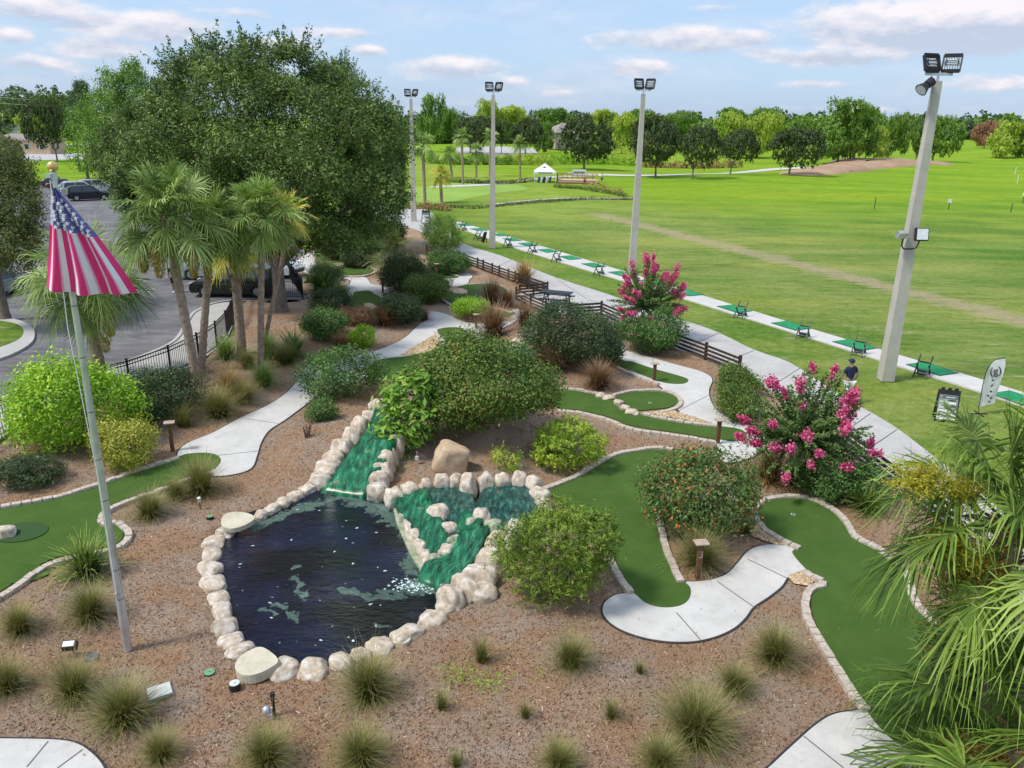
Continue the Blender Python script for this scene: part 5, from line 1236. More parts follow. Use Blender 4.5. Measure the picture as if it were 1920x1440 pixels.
p = at(1118, 345); t = empty('yellow_post', (p[0], p[1], 0), 'yellow upright post at the right end of the deck', 'post'); mb = MB(); mb.box((0,0,1), (.25,.1,2.0)); mb.box((-.5,0,.1), (1.2,.1,.08)); mb.build('upright', [plain('yellow_wood', (.7, .55, .15))], t)

# golf carts / bags row under the tent
M['bag_white'] = plain('bag_white', (.7, .72, .75)); M['bag_navy'] = plain('bag_navy', (.04, .06, .12))
for i, (x, mtn) in enumerate([(1009,'bag_navy'),(1014,'bag_white'),(1019,'black'),(1024,'bag_white'),(1030,'bag_navy')]):
    p = at(x, 343); t = empty('golf_bag', (p[0], p[1], 0), {'bag_navy': 'dark blue', 'bag_white': 'white', 'black': 'black'}[mtn]+' golf bag in the row by the tent, '+ordn(i)+' from the left', 'golf bag', 'golf bags standing by the tent')
    mb = MB(); mb.tube([(0,0,.05),(.2,0,1.0)], [.2,.2], 8); mb.build('bag_body', [M[mtn]], t); mb = MB(); mb.tube([(.2,0,1.0),(.27,0,1.35)], .1, 6); mb.build('clubs', [M['alu']], t)

# ================================================================== PEOPLE
def skin_obj(name, verts, edges, radii, mat, parent, root=0, sub=2):
    me = bpy.data.meshes.new(name); me.from_pydata(verts, edges, []); me.materials.append(mat)
    o = link(name, me, parent)
    sk = o.modifiers.new('skin', 'SKIN'); sk.use_smooth_shade = True
    for i, r_ in enumerate(radii):
        d = me.skin_vertices[0].data[i]; r_ = r_ if isinstance(r_, tuple) else (r_, r_); d.radius = r_; d.use_root = (i == root)
    s = o.modifiers.new('sub', 'SUBSURF'); s.levels = sub; s.render_levels = sub; return o
M['skin'] = plain('skin', (.32, .18, .12), .6, var=.05)
def person(loc, rz, label, top, bottom, hat=None, pose='walk', tall=1.78, bend=0.0, skin='skin', shoes='white', group=None):
    s = tall/1.78; t = empty('person', loc, label, 'person', group, rz)
    st = .22 if pose == 'walk' else .05
    b = bend
    hip = (0, 0, .95); ch = (0, -.25*b, 1.3-.05*b); nk = (0, -.38*b, 1.5-.14*b); hd = (0, -.42*b-.02, 1.62-.16*b)
    V = [hip, (0, -.1*b, 1.1), ch, nk, (0, nk[1]-.01, nk[2]+.06), hd, (0, hd[1], hd[2]+.12)]
    Rr = [(.15,.11), (.14,.1), (.17,.11), (.06,.06), (.055,.055), (.085,.1), (.05,.06)]
    E = [(0,1),(1,2),(2,3),(3,4),(4,5),(5,6)]
    for sx, f in ((-1, 1), (1, -1)):
        k = len(V); V += [(sx*.1, 0, .86), (sx*.11, f*-st*.5, .5), (sx*.11, f*-st+(.08 if f < 0 else 0), .1), (sx*.12, f*-st-.14+(.06 if f < 0 else 0), .04)]
        Rr += [.09, .06, .042, .035]; E += [(0,k),(k,k+1),(k+1,k+2),(k+2,k+3)]
        k = len(V); sh = (sx*.2, ch[1], ch[2]+.1); el_ = (sx*.27, ch[1]+f*.1, ch[2]-.18); wr = (sx*.24, ch[1]-.12+f*.12, ch[2]-.4)
        V += [sh, el_, wr, (sx*.24, wr[1]-.03, wr[2]-.09)]; Rr += [.06, .042, .03, (.04,.02)]; E += [(2,k),(k,k+1),(k+1,k+2),(k+2,k+3)]
        for q in range(4):
            V.append((sx*.24+(q-1.5)*.018, wr[1]-.05, wr[2]-.165+.01*abs(q-1.5))); Rr.append(.009); E.append((k+3, len(V)-1))
        V.append((sx*.21, wr[1]-.07, wr[2]-.11)); Rr.append(.01); E.append((k+3, len(V)-1))
    V = [tuple(c*s for c in v) for v in V]
    skin_obj('body', V, E, [tuple(q*s for q in r_) if isinstance(r_, tuple) else r_*s for r_ in Rr], M[skin], t)
    a = [(0,0,.93),(0,-.1*b,1.1),ch,(0, nk[1]+.01, nk[2]-.03)]
    VV = a[:]; RR = [(.165,.125),(.155,.12),(.185,.13),(.075,.075)]; EE = [(0,1),(1,2),(2,3)]
    for sx, f in ((-1,1),(1,-1)):
        k = len(VV); VV += [(sx*.2, ch[1], ch[2]+.1), (sx*.25, ch[1]+f*.06, ch[2]-.1)]; RR += [.075,.065]; EE += [(2,k),(k,k+1)]
    skin_obj('shirt', [tuple(c*s for c in v) for v in VV], EE, [tuple(q*s for q in r_) if isinstance(r_, tuple) else r_*s for r_ in RR], top, t)
    VV = [(0,0,.93)]; RR = [(.17,.13)]; EE = []
    for sx, f in ((-1,1),(1,-1)):
        k = len(VV); VV += [(sx*.1,0,.84),(sx*.115,f*-st*.42,.52)]; RR += [.11,.09]; EE += [(0,k),(k,k+1)]
    skin_obj('shorts', [tuple(c*s for c in v) for v in VV], EE, [tuple(q*s for q in r_) if isinstance(r_, tuple) else r_*s for r_ in RR], bottom, t)
    for sx, f in ((-1,1),(1,-1)):
        mb = MB(); mb.ball((sx*.12*s, (f*-st-.08+(.07 if f < 0 else 0))*s, .05*s), .07*s, sz=(.75,1.9,.75)); mb.build('shoe', [M[shoes]], t)
    h = tuple(c*s for c in hd)
    mb = MB(); mb.ball((h[0], h[1]+.01, h[2]+.07*s), .112*s, sz=(.93,1.08,.75)); mb.build('hair' if hat is None else 'cap_crown', [hat or M['wood_dark']], t)
    mb = MB(); mb.ball((h[0], h[1]-.115*s, h[2]+.0), .02*s); mb.build('nose', [M[skin]], t)
    if hat is not None: mb = MB(); mb.ball((h[0], h[1]-.14*s, h[2]+.05*s), .09*s, sz=(.8,.9,.15)); mb.build('cap_brim', [hat], t)
    return t
navy = plain('navy_cloth', (.02, .03, .075), .9); whitec = plain('white_cloth', (.72, .72, .72), .9); redc = plain('red_cloth', (.55, .08, .05), .9); blackc = plain('black_cloth', (.02, .02, .025), .9)
p = at(1586, 756); person((p[0], p[1], .0), R(200), 'man in navy shirt and cap and white shorts seen from behind on the cart path', navy, whitec, navy, 'walk')
p = at(1096, 348); person((p[0], p[1], 0), R(160), 'person in a red shirt standing in front of the deck', redc, blackc, None, 'stand', 1.6)
p = at(1128, 344); person((p[0], p[1], 0), R(60), 'person in a white shirt and black shorts right of the yellow post', whitec, blackc, None, 'stand')
p = at(1113, 348); person((p[0], p[1], 0), R(250), 'child in a white top bending down in front of the deck', whitec, blackc, None, 'stand', 1.2, .8)
p = at(329, 548); person((p[0], p[1], 0), R(30), 'person in dark clothes and white shoes on the driveway behind the leftmost tall palm trunk', blackc, blackc, None, 'stand')

# ================================================================== CARS
M['glass'] = plain('car_glass', (.03, .04, .045), .08, spec=.8, var=0); M['tyre'] = plain('tyre', (.02, .02, .02), .9); M['rim'] = plain('wheel_rim', (.5, .5, .52), .3, .8)
M['light_red'] = plain('tail_light', (.4, .02, .02), .3); M['plate'] = plain('bumper_trim', (.05, .05, .055), .6)
def car_protos(suv):
    L_, Wd, Hg = (4.9, 1.95, 1.78) if suv else (4.6, 1.8, 1.45)
    zb = .28; belt = .98 if suv else .88; hd = .92 if suv else .75
    body = [(-L_/2, .45), (-L_/2+.05, hd-.12), (-L_/2+.35, hd), (-L_/2+1.2, belt-.02), (L_/2-.25, belt), (L_/2-.02, belt-.12), (L_/2, .5), (L_/2-.15, zb)]
    wx = (-L_/2+.92, L_/2-.98); wr = .37 if suv else .33
    bottom = []
    for cx in (wx[1], wx[0]):
        bottom.append((cx+wr+.07, zb))
        for k in range(7): a = math.pi*k/6; bottom.append((cx+(wr+.07)*math.cos(a), zb+.04+(wr+.07)*math.sin(a)))
        bottom.append((cx-wr-.07, zb))
    prof = body+bottom+[(-L_/2+.12, zb)]
    def shell(col):
        t = empty('parked_car', (0,0,0), 'x', 'car')
        mb = MB(); n = len(prof); tri = tessellate_polygon([[Vector((x, z, 0)) for x, z in prof]])
        ys = [-Wd/2, -Wd/2+.06, Wd/2-.06, Wd/2]
        for sgn in (-1, 1):
            mb.add([(x, sgn*Wd/2*(.985 if z > .8 else 1), z) for x, z in prof], [tuple(q) if sgn < 0 else tuple(q)[::-1] for q in tri], 0)
        mb.add([(x, -Wd/2, z) for x, z in prof]+[(x, Wd/2, z) for x, z in prof], [(i, (i+1) % n, (i+1) % n+n, i+n) for i in range(n)], 0, False)
        b_ = mb.build('body', [col], t, None, .05)
        # greenhouse
        if suv: g = [(-L_/2+1.15, belt), (-L_/2+1.95, Hg-.05), (-L_/2+2.4, Hg), (L_/2-.75, Hg-.03), (L_/2-.3, Hg-.12), (L_/2-.12, belt)]
        else: g = [(-L_/2+1.2, belt), (-L_/2+1.95, Hg-.03), (-L_/2+2.4, Hg), (L_/2-1.4, Hg-.02), (L_/2-.6, belt)]
        tap = lambda z: Wd/2-.04-(z-belt)*.28; n = len(g); mb = MB(); tri = tessellate_polygon([[Vector((x, z, 0)) for x, z in g]])
        for sgn in (-1, 1): mb.add([(x, sgn*tap(z), z) for x, z in g], [tuple(q) if sgn < 0 else tuple(q)[::-1] for q in tri])
        mb.add([(x, -tap(z), z) for x, z in g]+[(x, tap(z), z) for x, z in g], [(i, (i+1) % n, (i+1) % n+n, i+n) for i in range(n)])
        mb.build('roof', [col], t, None, .03)
        cx = sum(x for x, z in g)/n; cz = sum(z for x, z in g)/n
        def ins(q, k=.86): return (cx+(q[0]-cx)*k, cz+(q[1]-cz)*k*.9)
        for sgn in (-1, 1):
            G = [ins(q) for q in g]; mid = cx+.05
            for part in (0, 1):
                P = []
                for i in range(len(G)):
                    a, c = G[i], G[(i+1) % len(G)]
                    ia = (a[0] <= mid-.04) if part == 0 else (a[0] >= mid+.04); ic = (c[0] <= mid-.04) if part == 0 else (c[0] >= mid+.04); lim = mid-.04 if part == 0 else mid+.04
                    if ia: P.append(a)
                    if ia != ic: k_ = (lim-a[0])/(c[0]-a[0]); P.append((lim, a[1]+(c[1]-a[1])*k_))
                if len(P) > 2:
                    mb = MB(); mb.add([(x, sgn*(tap(z)+.012), z) for x, z in P], [tuple(range(len(P))) if sgn > 0 else tuple(range(len(P)))[::-1]]); mb.build('side_window', [M['glass']], t)
        for (i0, i1, nm) in ((0, 1, 'windscreen'), (len(g)-1, len(g)-2, 'rear_window')):
            a, c = g[i0], g[i1]; k0, k1 = .08, .92; s_ = -1 if nm == 'windscreen' else 1
            A = (a[0]+(c[0]-a[0])*k0, a[1]+(c[1]-a[1])*k0); B = (a[0]+(c[0]-a[0])*k1, a[1]+(c[1]-a[1])*k1)
            mb = MB(); mb.add([(A[0]+s_*.02, -tap(A[1])+.1, A[1]+.01), (A[0]+s_*.02, tap(A[1])-.1, A[1]+.01), (B[0]+s_*.02, tap(B[1])-.1, B[1]+.01), (B[0]+s_*.02, -tap(B[1])+.1, B[1]+.01)], [(0,1,2,3)]); mb.build(nm, [M['glass']], t)
        for x in wx:
            for sgn in (-1, 1):
                mb = MB(); mb.tube([(x, sgn*(Wd/2-.24), wr), (x, sgn*(Wd/2-.01), wr)], wr, 20, smooth=False); w_ = mb.build('wheel', [M['tyre']], t)
                mb = MB(); mb.tube([(x, sgn*(Wd/2-.03), wr), (x, sgn*(Wd/2), wr)], wr*.62, 12, smooth=False)
                for q in range(5): a = q*1.2566; mb.bar((x, sgn*Wd/2, wr), (x+wr*.6*math.cos(a), sgn*Wd/2, wr+wr*.6*math.sin(a)), .05, .03)
                mb.build('rim', [M['rim']], w_)
        for sgn in (-1, 1):
            mb = MB(); mb.box((-L_/2+.1, sgn*(Wd/2-.28), hd-.17), (.2,.42,.14)); mb.build('headlight', [M['lamp_glass']], t, None, .02)
            mb = MB(); mb.box((L_/2-.05, sgn*(Wd/2-.2), belt-.22), (.14,.3,.2)); mb.build('tail_light', [M['light_red']], t, None, .02)
            mb = MB(); mb.box((-L_/2+1.65, sgn*(Wd/2+.1), belt+.08), (.14,.2,.14)); mb.build('mirror', [col], t, None, .02)
        mb = MB(); mb.box((-L_/2+.01, 0, .45), (.12, Wd*.7, .22)); mb.build('grille', [M['plate']], t)
        mb = MB(); mb.box((0, 0, .24), (L_*.8, Wd*.86, .1)); mb.build('chassis', [M['plate']], t)
        return t
    return shell
def paint(nm, c): return plain(nm, c, .25, .3, var=.02, spec=.6)
def place_car(suv, px, py, rz, col, label, group=None):
    t = car_protos(suv)(col); p = at(px, py); t.location = (p[0], p[1], -.005); t.rotation_euler = (0, 0, rz); t['label'] = label
    if group: t['group'] = group
    return t
place_car(True, 445, 552, R(2), paint('dark_olive_paint', (.022, .026, .014)), 'dark olive off-road vehicle parked behind the iron fence and palm trunks')
place_car(True, 412, 520, R(5), paint('silver_paint', (.45, .5, .52)), 'silver car with a pale windscreen parked beyond the dark off-road vehicle')
place_car(False, 505, 515, R(160), paint('light_grey_paint', (.5, .52, .55)), 'light grey car mostly hidden under the big oak')
place_car(False, -22, 556, R(75), paint('teal_grey_paint', (.25, .32, .34)), 'grey car cut off by the left edge above the traffic island')
gcar = 'cars in the car park by the left oak'
for (s_, x, y, rz, nm, c, lb) in [(True, 168, 375, 197, 'black_car_paint', (.02, .022, .028), 'nearest black car in the car park row beside the flagpole top'),
        (True, 155, 366, 197, 'silver_car_paint', (.5, .53, .55), 'silver car second in the car park row'), (False, 138, 360, 197, 'white_car_paint', (.75, .75, .75), 'white car in the middle of the car park row'),
        (False, 122, 355, 197, 'maroon_car_paint', (.2, .03, .07), 'maroon car in the car park row'), (False, 106, 350, 197, 'dark_grey_car_paint', (.1, .1, .12), 'dark grey car at the far end of the car park row'), (True, 185, 361, 197, 'pearl_car_paint', (.6, .62, .62), 'pearl car just emerging from the oak foliage')]:
    place_car(s_, x, y, R(rz+17), paint(nm, c), lb, gcar)

# ================================================================== HOUSES
M['stucco'] = plain('tan_stucco', (.42, .34, .27), .9, var=.08); M['roof_tile'] = plain('roof_shingle', (.3, .255, .23), .9, var=.15); M['roof_grey'] = plain('grey_shingle', (.3, .32, .36), .9)
def house(px, py, w, d, h, rh, rz, label, roof='roof_tile', wall='stucco'):
    p = at(px, py); t = empty('house', (p[0], p[1], 0), label, 'house', None, rz)
    mb = MB(); mb.box((0,0,h/2), (w, d, h)); wl = mb.build('wall', [M[wall]], t)
    o_ = .6; W, D = w/2+o_, d/2+o_; r_ = max(W-D, .01) if W > D else .01
    mb = MB(); mb.add([(-W,-D,h),(W,-D,h),(W,D,h),(-W,D,h),(-r_,0,h+rh),(r_,0,h+rh),(-W,-D,h-.25),(W,-D,h-.25),(W,D,h-.25),(-W,D,h-.25)], [(0,1,5,4),(1,2,5),(2,3,4,5),(3,0,4),(0,6,7,1),(1,7,8,2),(2,8,9,3),(3,9,6,0),(6,9,8,7)]); mb.build('roof', [M[roof]], t)
    for k in range(4):
        x = -w/2+w*(k+.5)/4; mb = MB(); mb.box((x, -d/2-.02, h*.5), (1.3,.08,1.5)); f = mb.build('window', [M['white']], t); mb = MB(); mb.box((x, -d/2-.07, h*.5), (1.1,.03,1.3)); mb.build('pane', [M['glass']], f)
    for s_ in (-1, 1):
        mb = MB(); mb.box((s_*(w/2+.02), 0, h*.5), (.08,1.3,1.5)); f = mb.build('window', [M['white']], t); mb = MB(); mb.box((s_*(w/2+.07), 0, h*.5), (.03,1.1,1.3)); mb.build('pane', [M['glass']], f)
def zat(px, py, Y): return pt(px, py, Y)[2]
b_ = at(1058, 279); 
house(1060, 279, 15, 11, 6.2, 3.6, R(25), 'tan two-storey house with a hipped roof behind the dark oak')
house(1030, 277, 8, 8, 4.2, 2.8, R(25), 'lower pale-roofed wing house left of the tan house')
house(18, 262, 26, 14, 4.5, 4.0, R(-5), 'single-storey house with a grey roof at the far left', 'roof_grey', 'white')
house(52, 250, 24, 14, 4.5, 6, R(15), 'far house with a brown roof beyond the grey-roofed one')
house(55, 287, 16, 8, 3.6, 1.4, R(0), 'small terracotta walled building behind the street tree', 'roof_tile', 'stone_tan')
# power line far left
t = empty('power_line', at(-40, 268), 'thin power lines on poles crossing the trees at the far left', 'power line')
pA = at(-40, 268); pB = at(330, 262)
for nm, q in (('pole', pA), ('pole', pB)):
    mb = MB(); r_ = q-pA; mb.tube([(r_[0], r_[1], 0), (r_[0], r_[1], 19)], .25, 6); mb.build(nm, [M['wood_dark']], t)
for z in (18.3, 16, 14):
    mb = MB(); q = pB-pA; mb.tube([(q[0]*k, q[1]*k, z-1.2*math.sin(math.pi*k)) for k in np.linspace(0, 1, 12)], .07, 4); mb.build('wire', [M['alu']], t)
# ================================================================== PLANTS
def norm(a): return a/np.maximum(np.linalg.norm(a, axis=1, keepdims=True), 1e-9)
def leaf_cloud(blobs, n, size, rng, per=8, spr=.12, aspect=.5, gap=.2, up=.4, shell=(.8, 1.05), freq=1.2, streak=0.0, zmin=None, inner=.28, wild=.72):
    B = np.array(blobs, float); w = (B[:, 3]*B[:, 4]+B[:, 4]*B[:, 5]+B[:, 3]*B[:, 5]); w /= w.sum()
    S = int(n/per*1.6); k = rng.choice(len(B), S, p=w); d = norm(rng.normal(size=(S, 3)))
    r = rng.uniform(shell[0], shell[1], S); q = rng.random(S) < inner; r[q] = rng.uniform(.45, .8, q.sum())
    wv = 1+.13*np.sin(d[:, 0]*3.3+k*1.7)*np.sin(d[:, 1]*3.9+k)+.09*np.sin(d[:, 2]*5+k*2.3+d[:, 0]*4)
    P = B[k, :3]+d*(r*wv)[:, None]*B[k, 3:]; D = norm(d/B[k, 3:])
    keep = np.ones(S, bool)
    for i in range(len(B)):
        e = ((P-B[i, :3])/B[i, 3:]); keep &= ~((np.einsum('ij,ij->i', e, e) < .6) & (k != i))
    ph = rng.uniform(0, 6, 6); s_ = freq
    nz = np.sin(P[:, 0]*s_*2.1+ph[0]+1.3*np.sin(P[:, 1]*s_*1.7+ph[1]))+np.sin(P[:, 1]*s_*2.4+ph[2]+1.1*np.sin(P[:, 2]*s_*2+ph[3]))+np.sin(P[:, 2]*s_*2.9+ph[4]+P[:, 0]*s_)
    keep &= ~((nz < -.9) & (rng.random(S) < gap*3)); keep &= rng.random(S) > gap*.3
    if zmin is not None: keep &= P[:, 2] > zmin
    P, D, nz = P[keep], D[keep], nz[keep]; S = min(len(P), int(n/per)); P, D, nz = P[:S], D[:S], nz[:S]
    sr = rng.random(S); P2 = np.repeat(P, per, 0); D2 = np.repeat(D, per, 0); m = len(P2)
    off = rng.normal(size=(m, 3))*spr
    if streak:
        ax = norm(D+np.array([0, 0, .6])+rng.normal(size=(S, 3))*.35); off = off*.45+np.repeat(ax, per, 0)*(rng.random(m)*streak)[:, None]*np.repeat(.4+rng.random(S)*1.0, per)[:, None]
    P2 = P2+off; nn = norm(D2+np.array([0, 0, up])+rng.normal(size=(m, 3))*wild)
    t = norm(np.cross(nn, rng.normal(size=(m, 3)))); b = np.cross(nn, t); l = size*rng.uniform(.65, 1.35, m)[:, None]
    V = np.stack([P2-t*l*.5, P2+b*l*aspect*.5+t*l*.05, P2+t*l*.5, P2-b*l*aspect*.5+t*l*.05], 1)
    att = np.clip(.42*np.repeat(sr, per)+.5*rng.random(m)+.05*np.repeat(nz, per), 0, 1)
    return V.reshape(-1, 3), att
def leafmesh(name, V, att, mat):
    n = len(V)//4; return npmesh(name, V, np.arange(4*n).reshape(-1, 4), mat, att)
def lumps(rx, ry, rz, cz, rng, n=12, k=(.3, .5)):
    B = [(0, 0, cz, rx*.8, ry*.8, rz*.8)]
    for i in range(n):
        a = 6.283*i/n+rng.uniform(-.4, .4); e = rng.uniform(-.35, 1.25); s = rng.uniform(*k)*rng.uniform(.75, 1.2)
        B.append((math.cos(a)*math.cos(e)*rx*.68, math.sin(a)*math.cos(e)*ry*.68, cz+math.sin(e)*rz*.72, rx*s, ry*s, rz*s))
    return B
def stems(h, r, rng, n=6, mat='twig', spread=.5):
    mb = MB()
    for i in range(n):
        a = rng.uniform(0, 6.28); e = spread*r*rng.uniform(.4, 1); x, y = math.cos(a)*.06, math.sin(a)*.06
        mb.tube([(x, y, -.05), (x+math.cos(a)*e*.4, y+math.sin(a)*e*.4, h*.5), (x+math.cos(a)*e, y+math.sin(a)*e, h)], [.03, .022, .01], 5)
    return mb
bseed = 100
def bush_geo(xc, x0, x1, yt, yb):
    """centre, radii from the photo's extents of a rounded shrub"""
    g = ground(xc, yb); p = g.copy(); w = None
    ym = (yt+yb)/2
    for _ in range(5):
        k = ppm(p+np.array([0, 0, .5])); a = (x1-x0)/2/k; d = math.atan2(H-.6, np.hypot(p[0], p[1]))
        tot = ((yb-yt)/2/k); c2 = (tot**2-(a*math.sin(d))**2)/math.cos(d)**2; c = math.sqrt(max(c2, (.35*a)**2))
        zc = g[2]+c*.8; p = at((x0+x1)/2, ym, zc); g = np.array([p[0], p[1], gz(p[0], p[1]) if gz(p[0], p[1]) > -.05 else 0])
    return g, a, c
def bush(x0, x1, yt, yb, mat, n, size, label, name='shrub', cat='shrub', group=None, flowers=None, fn=0, fsize=.1, lump=12, klump=(.3, .5), stem='twig', trunk_h=0.0, **kw):
    global bseed
    bseed += 1; rng = np.random.default_rng(bseed); rp = random.Random(bseed)
    g, a, c = bush_geo((x0+x1)/2, x0, x1, yt, yb); n = max(n, int((2.6 if yb < 720 else 2.0)*4*math.pi*(a*a*.5+a*c*.5)/(size*size*kw.get('aspect', .5)*.5))) if n > 1200 else n; t = empty(name, g, label, cat, group)
    B = lumps(a, a*.95, c, c*.8, rp, lump, klump)
    kw.setdefault('spr', size*1.3); kw.setdefault('freq', 2.2/max(a, .5))
    V, A = leaf_cloud(B, n, size, rng, zmin=.02, **kw); link('foliage', leafmesh('foliage', V, A, M[mat]), t)
    stems(c*1.0, a, rp, 7, stem).build('stems', [M[stem]], t)
    if flowers:
        V, A = leaf_cloud(B, fn, fsize, rng, per=kw.get('fper', 10) if False else 9, spr=fsize*.9, shell=(1.0, 1.1), inner=0, gap=0, zmin=c*.3, freq=2.0); link('blossoms', leafmesh('blossoms', V, A, M[flowers]), t)
    return t, g, a, c
PB = bush
PB(748,1048,648,868,'bush_mix',52000,.095,'largest shrub, a broad green mound with bronze tips behind the tan boulder', lump=16, klump=(.25,.42))
PB(707,828,705,862,'bigleaf',1600,.26,'lobed-leaf shrub with orange leaves at the left foot of the big bronze-tipped mound', per=5, spr=.12, aspect=.34, gap=.1, up=.8)
PB(985,1150,577,702,'bush_dark',20000,.09,'round grey-green shrub behind the brown grass and the patio', lump=14)
PB(1120,1170,632,690,'bush_dark',3500,.08,'small grey-green shrub growing out of the right side of the round grey-green one')
PB(578,717,656,757,'bush_green',11000,.095,'rounded green shrub with tiny white flowers beside the narrow bend of the left path', flowers='whitefl', fn=130, fsize=.045)
PB(573,632,750,795,'bush_green',3500,.07,'small dark shrub in front of the white-flowered shrub')
PB(932,1158,938,1150,'juniper',30000,.10,'feathery yellow-green juniper with rusty patches at the near side of the pools', aspect=.22, per=12, streak=.22, spr=.06, lump=16, klump=(.25,.4), wild=.7)
PB(1216,1428,838,1015,'ixora',19000,.10,'green shrub dotted with red flowers at the edge of the large middle green', flowers='redfl', fn=1400, fsize=.05, lump=14)
PB(997,1132,792,888,'fern',7000,.12,'light green feathery shrub right of the tan boulder', aspect=.25, per=10, streak=.2, spr=.05)
PB(928,978,842,885,'fern',900,.12,'tiny yellow-green fern in front of the bronze-tipped mound', aspect=.25, per=8, streak=.15)
PB(17,248,668,862,'bush_lime',16000,.115,'large lime green shrub behind the flagpole at the iron fence', lump=14)
PB(172,290,782,888,'bush_yellow',6500,.085,'yellow variegated shrub between flagpole and brown hole post')
PB(233,372,686,790,'bush_dark',11000,.085,'dark bronze-green shrub between the lime shrub and the palm trunks')
PB(-10,100,856,922,'bush_dark',7000,.09,'low dark spiky shrub at the left edge above the flagpole green', aspect=.25, streak=.15)
PB(1167,1285,590,668,'bush_green',9000,.085,'low green shrub with a few pink blooms under the rear crape myrtle', flowers='pink', fn=250, fsize=.06)
PB(1150,1188,600,638,'bush_green',1500,.1,'small dark plant against the plank fence left of the rear crape myrtle', aspect=.25, streak=.12)
PB(1336,1420,686,742,'bush_mix',6500,.075,'upper of two bronze-green shrubs in the inside bend of the right path')
PB(1340,1432,722,792,'bush_mix',8500,.075,'lower of two bronze-green shrubs in the inside bend of the right path')
PB(1492,1618,850,945,'bush_green',9500,.10,'green shrub under the front crape myrtle above the cup green', aspect=.35)
PB(1590,1660,870,955,'bush_green',4500,.11,'green shrub tucked between the front crape myrtle and the right palms', aspect=.3, streak=.15)
PB(562,650,583,642,'bush_green',6500,.09,'open green shrub on thin stems right of the oak trunk')
PB(576,662,545,600,'bush_dark',6500,.09,'dark shrub behind the open green shrub near the oak trunk')
PB(706,796,550,613,'bush_dark',8000,.085,'grey-green shrub in front of the small back green')
PB(758,850,512,574,'bush_mix',7500,.085,'multi-stemmed shrub with pale stems between two far greens', stem='pale_stem')
PB(714,800,478,556,'oak_dark',8000,.10,'tall dark shrub left of the pale-stemmed shrub', stem='pale_stem')
PB(846,916,560,600,'bush_lime',5000,.075,'small lime green shrub at the near end of the two-lobed green')
PB(656,706,613,656,'bush_lime',3000,.09,'small bright green shrub on the mulch above the left path', aspect=.3, streak=.12)
PB(797,882,468,517,'bush_green',8500,.085,'round dense shrub at the start of the plank fence')
PB(887,932,640,672,'bush_dark',2500,.07,'grey shrub peeping over the bronze-tipped mound left of the hidden spring')
PB(1728,1872,1150,1300,'ixora',11000,.075,'red and green shrub at the foot of the right palm trunk')
PB(636,700,580,612,'grass_red',2500,.09,'dusky red low plant left of the grey-green shrub', aspect=.2, streak=.2)
PB(580,640,500,548,'bush_green',3200,.11,'dark green cycad-like shrub beside the far path', aspect=.2, streak=.3)
PB(560,600,690,720,'bush_green',200,.06,'sparse weed at the edge of the left path')
PB(560,590,780,825,'grass_red',160,.06,'thin dry twig plant on the mulch below the left path', inner=.5)
# rough shrubs near the far end of the course, under the oak
for (x0, x1, yt, yb, mt, n, lb) in [(600,668,430,492,'oak_dark',5000,'dark shrub under the right side of the oak'),(660,720,445,500,'bush_green',4500,'light green shrub at the foot of the pale fan palm'),(640,690,470,505,'bush_dark',2500,'low grey shrub behind the boulders on the farthest green'),(700,760,420,470,'oak_dark',5000,'dark shrub behind the pale fan palm'),(745,800,500,540,'bush_dark',2500,'low shrub beside the post of the far green')]:
    PB(x0, x1, yt, yb, mt, n, .1, lb)

# ---------------------------------------------------------------- grass clumps
def tuft_geo(n, rng, flop=1.0, w=.011, seedy=0.1, hgt=1.0):
    az_ = rng.uniform(0, 6.283, n); tilt = np.abs(rng.normal(0, .68, n))*flop; tilt = np.minimum(tilt, 1.45); L_ = rng.uniform(.65, 1.08, n)*(1+.35*(rng.random(n) < seedy))
    base = rng.normal(0, .07, (n, 2)); T = [0, .33, .66, 1.0]; pts = []
    side = np.stack([-np.sin(az_), np.cos(az_), np.zeros(n)], 1); pos = np.column_stack([base, np.zeros(n)]); a = tilt.copy(); rows = []
    curl = rng.uniform(.1, .45, n)*flop
    for i, t in enumerate(T):
        ww = w*(1-.8*t); rows.append((pos-side*ww/2, pos+side*ww/2)); d = np.stack([np.cos(az_)*np.sin(a), np.sin(az_)*np.sin(a), np.cos(a)*hgt], 1); pos = pos+d*(L_/3)[:, None]; a = np.minimum(a+curl, 2.2)
    V = np.stack([x for r_ in rows for x in r_], 1)   # n,8,3
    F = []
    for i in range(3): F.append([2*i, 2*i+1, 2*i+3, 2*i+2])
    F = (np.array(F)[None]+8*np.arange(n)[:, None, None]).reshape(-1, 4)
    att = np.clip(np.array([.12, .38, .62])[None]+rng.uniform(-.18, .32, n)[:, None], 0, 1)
    return V.reshape(-1, 3), F, att.ravel()
def tuft_protos(mat, k, n, **kw):
    o = []
    for i in range(k):
        V, F, A = tuft_geo(n, np.random.default_rng(700+i*13+n+len(mat)), **kw); o.append(npmesh('grass_clump', V, F, M[mat], A))
    return o
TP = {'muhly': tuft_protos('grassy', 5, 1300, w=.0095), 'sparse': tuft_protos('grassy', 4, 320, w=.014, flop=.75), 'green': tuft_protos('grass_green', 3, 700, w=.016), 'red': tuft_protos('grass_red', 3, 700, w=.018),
      'tan': tuft_protos('grass_tan', 2, 600, w=.02), 'wide': tuft_protos('liriope', 2, 420, w=.035, flop=1.1), 'cycad': tuft_protos('bush_green', 2, 260, w=.06, flop=1.25)}
for k_, v_ in {'cycad': 'bush_green'}.items(): pass
tr = random.Random(21)
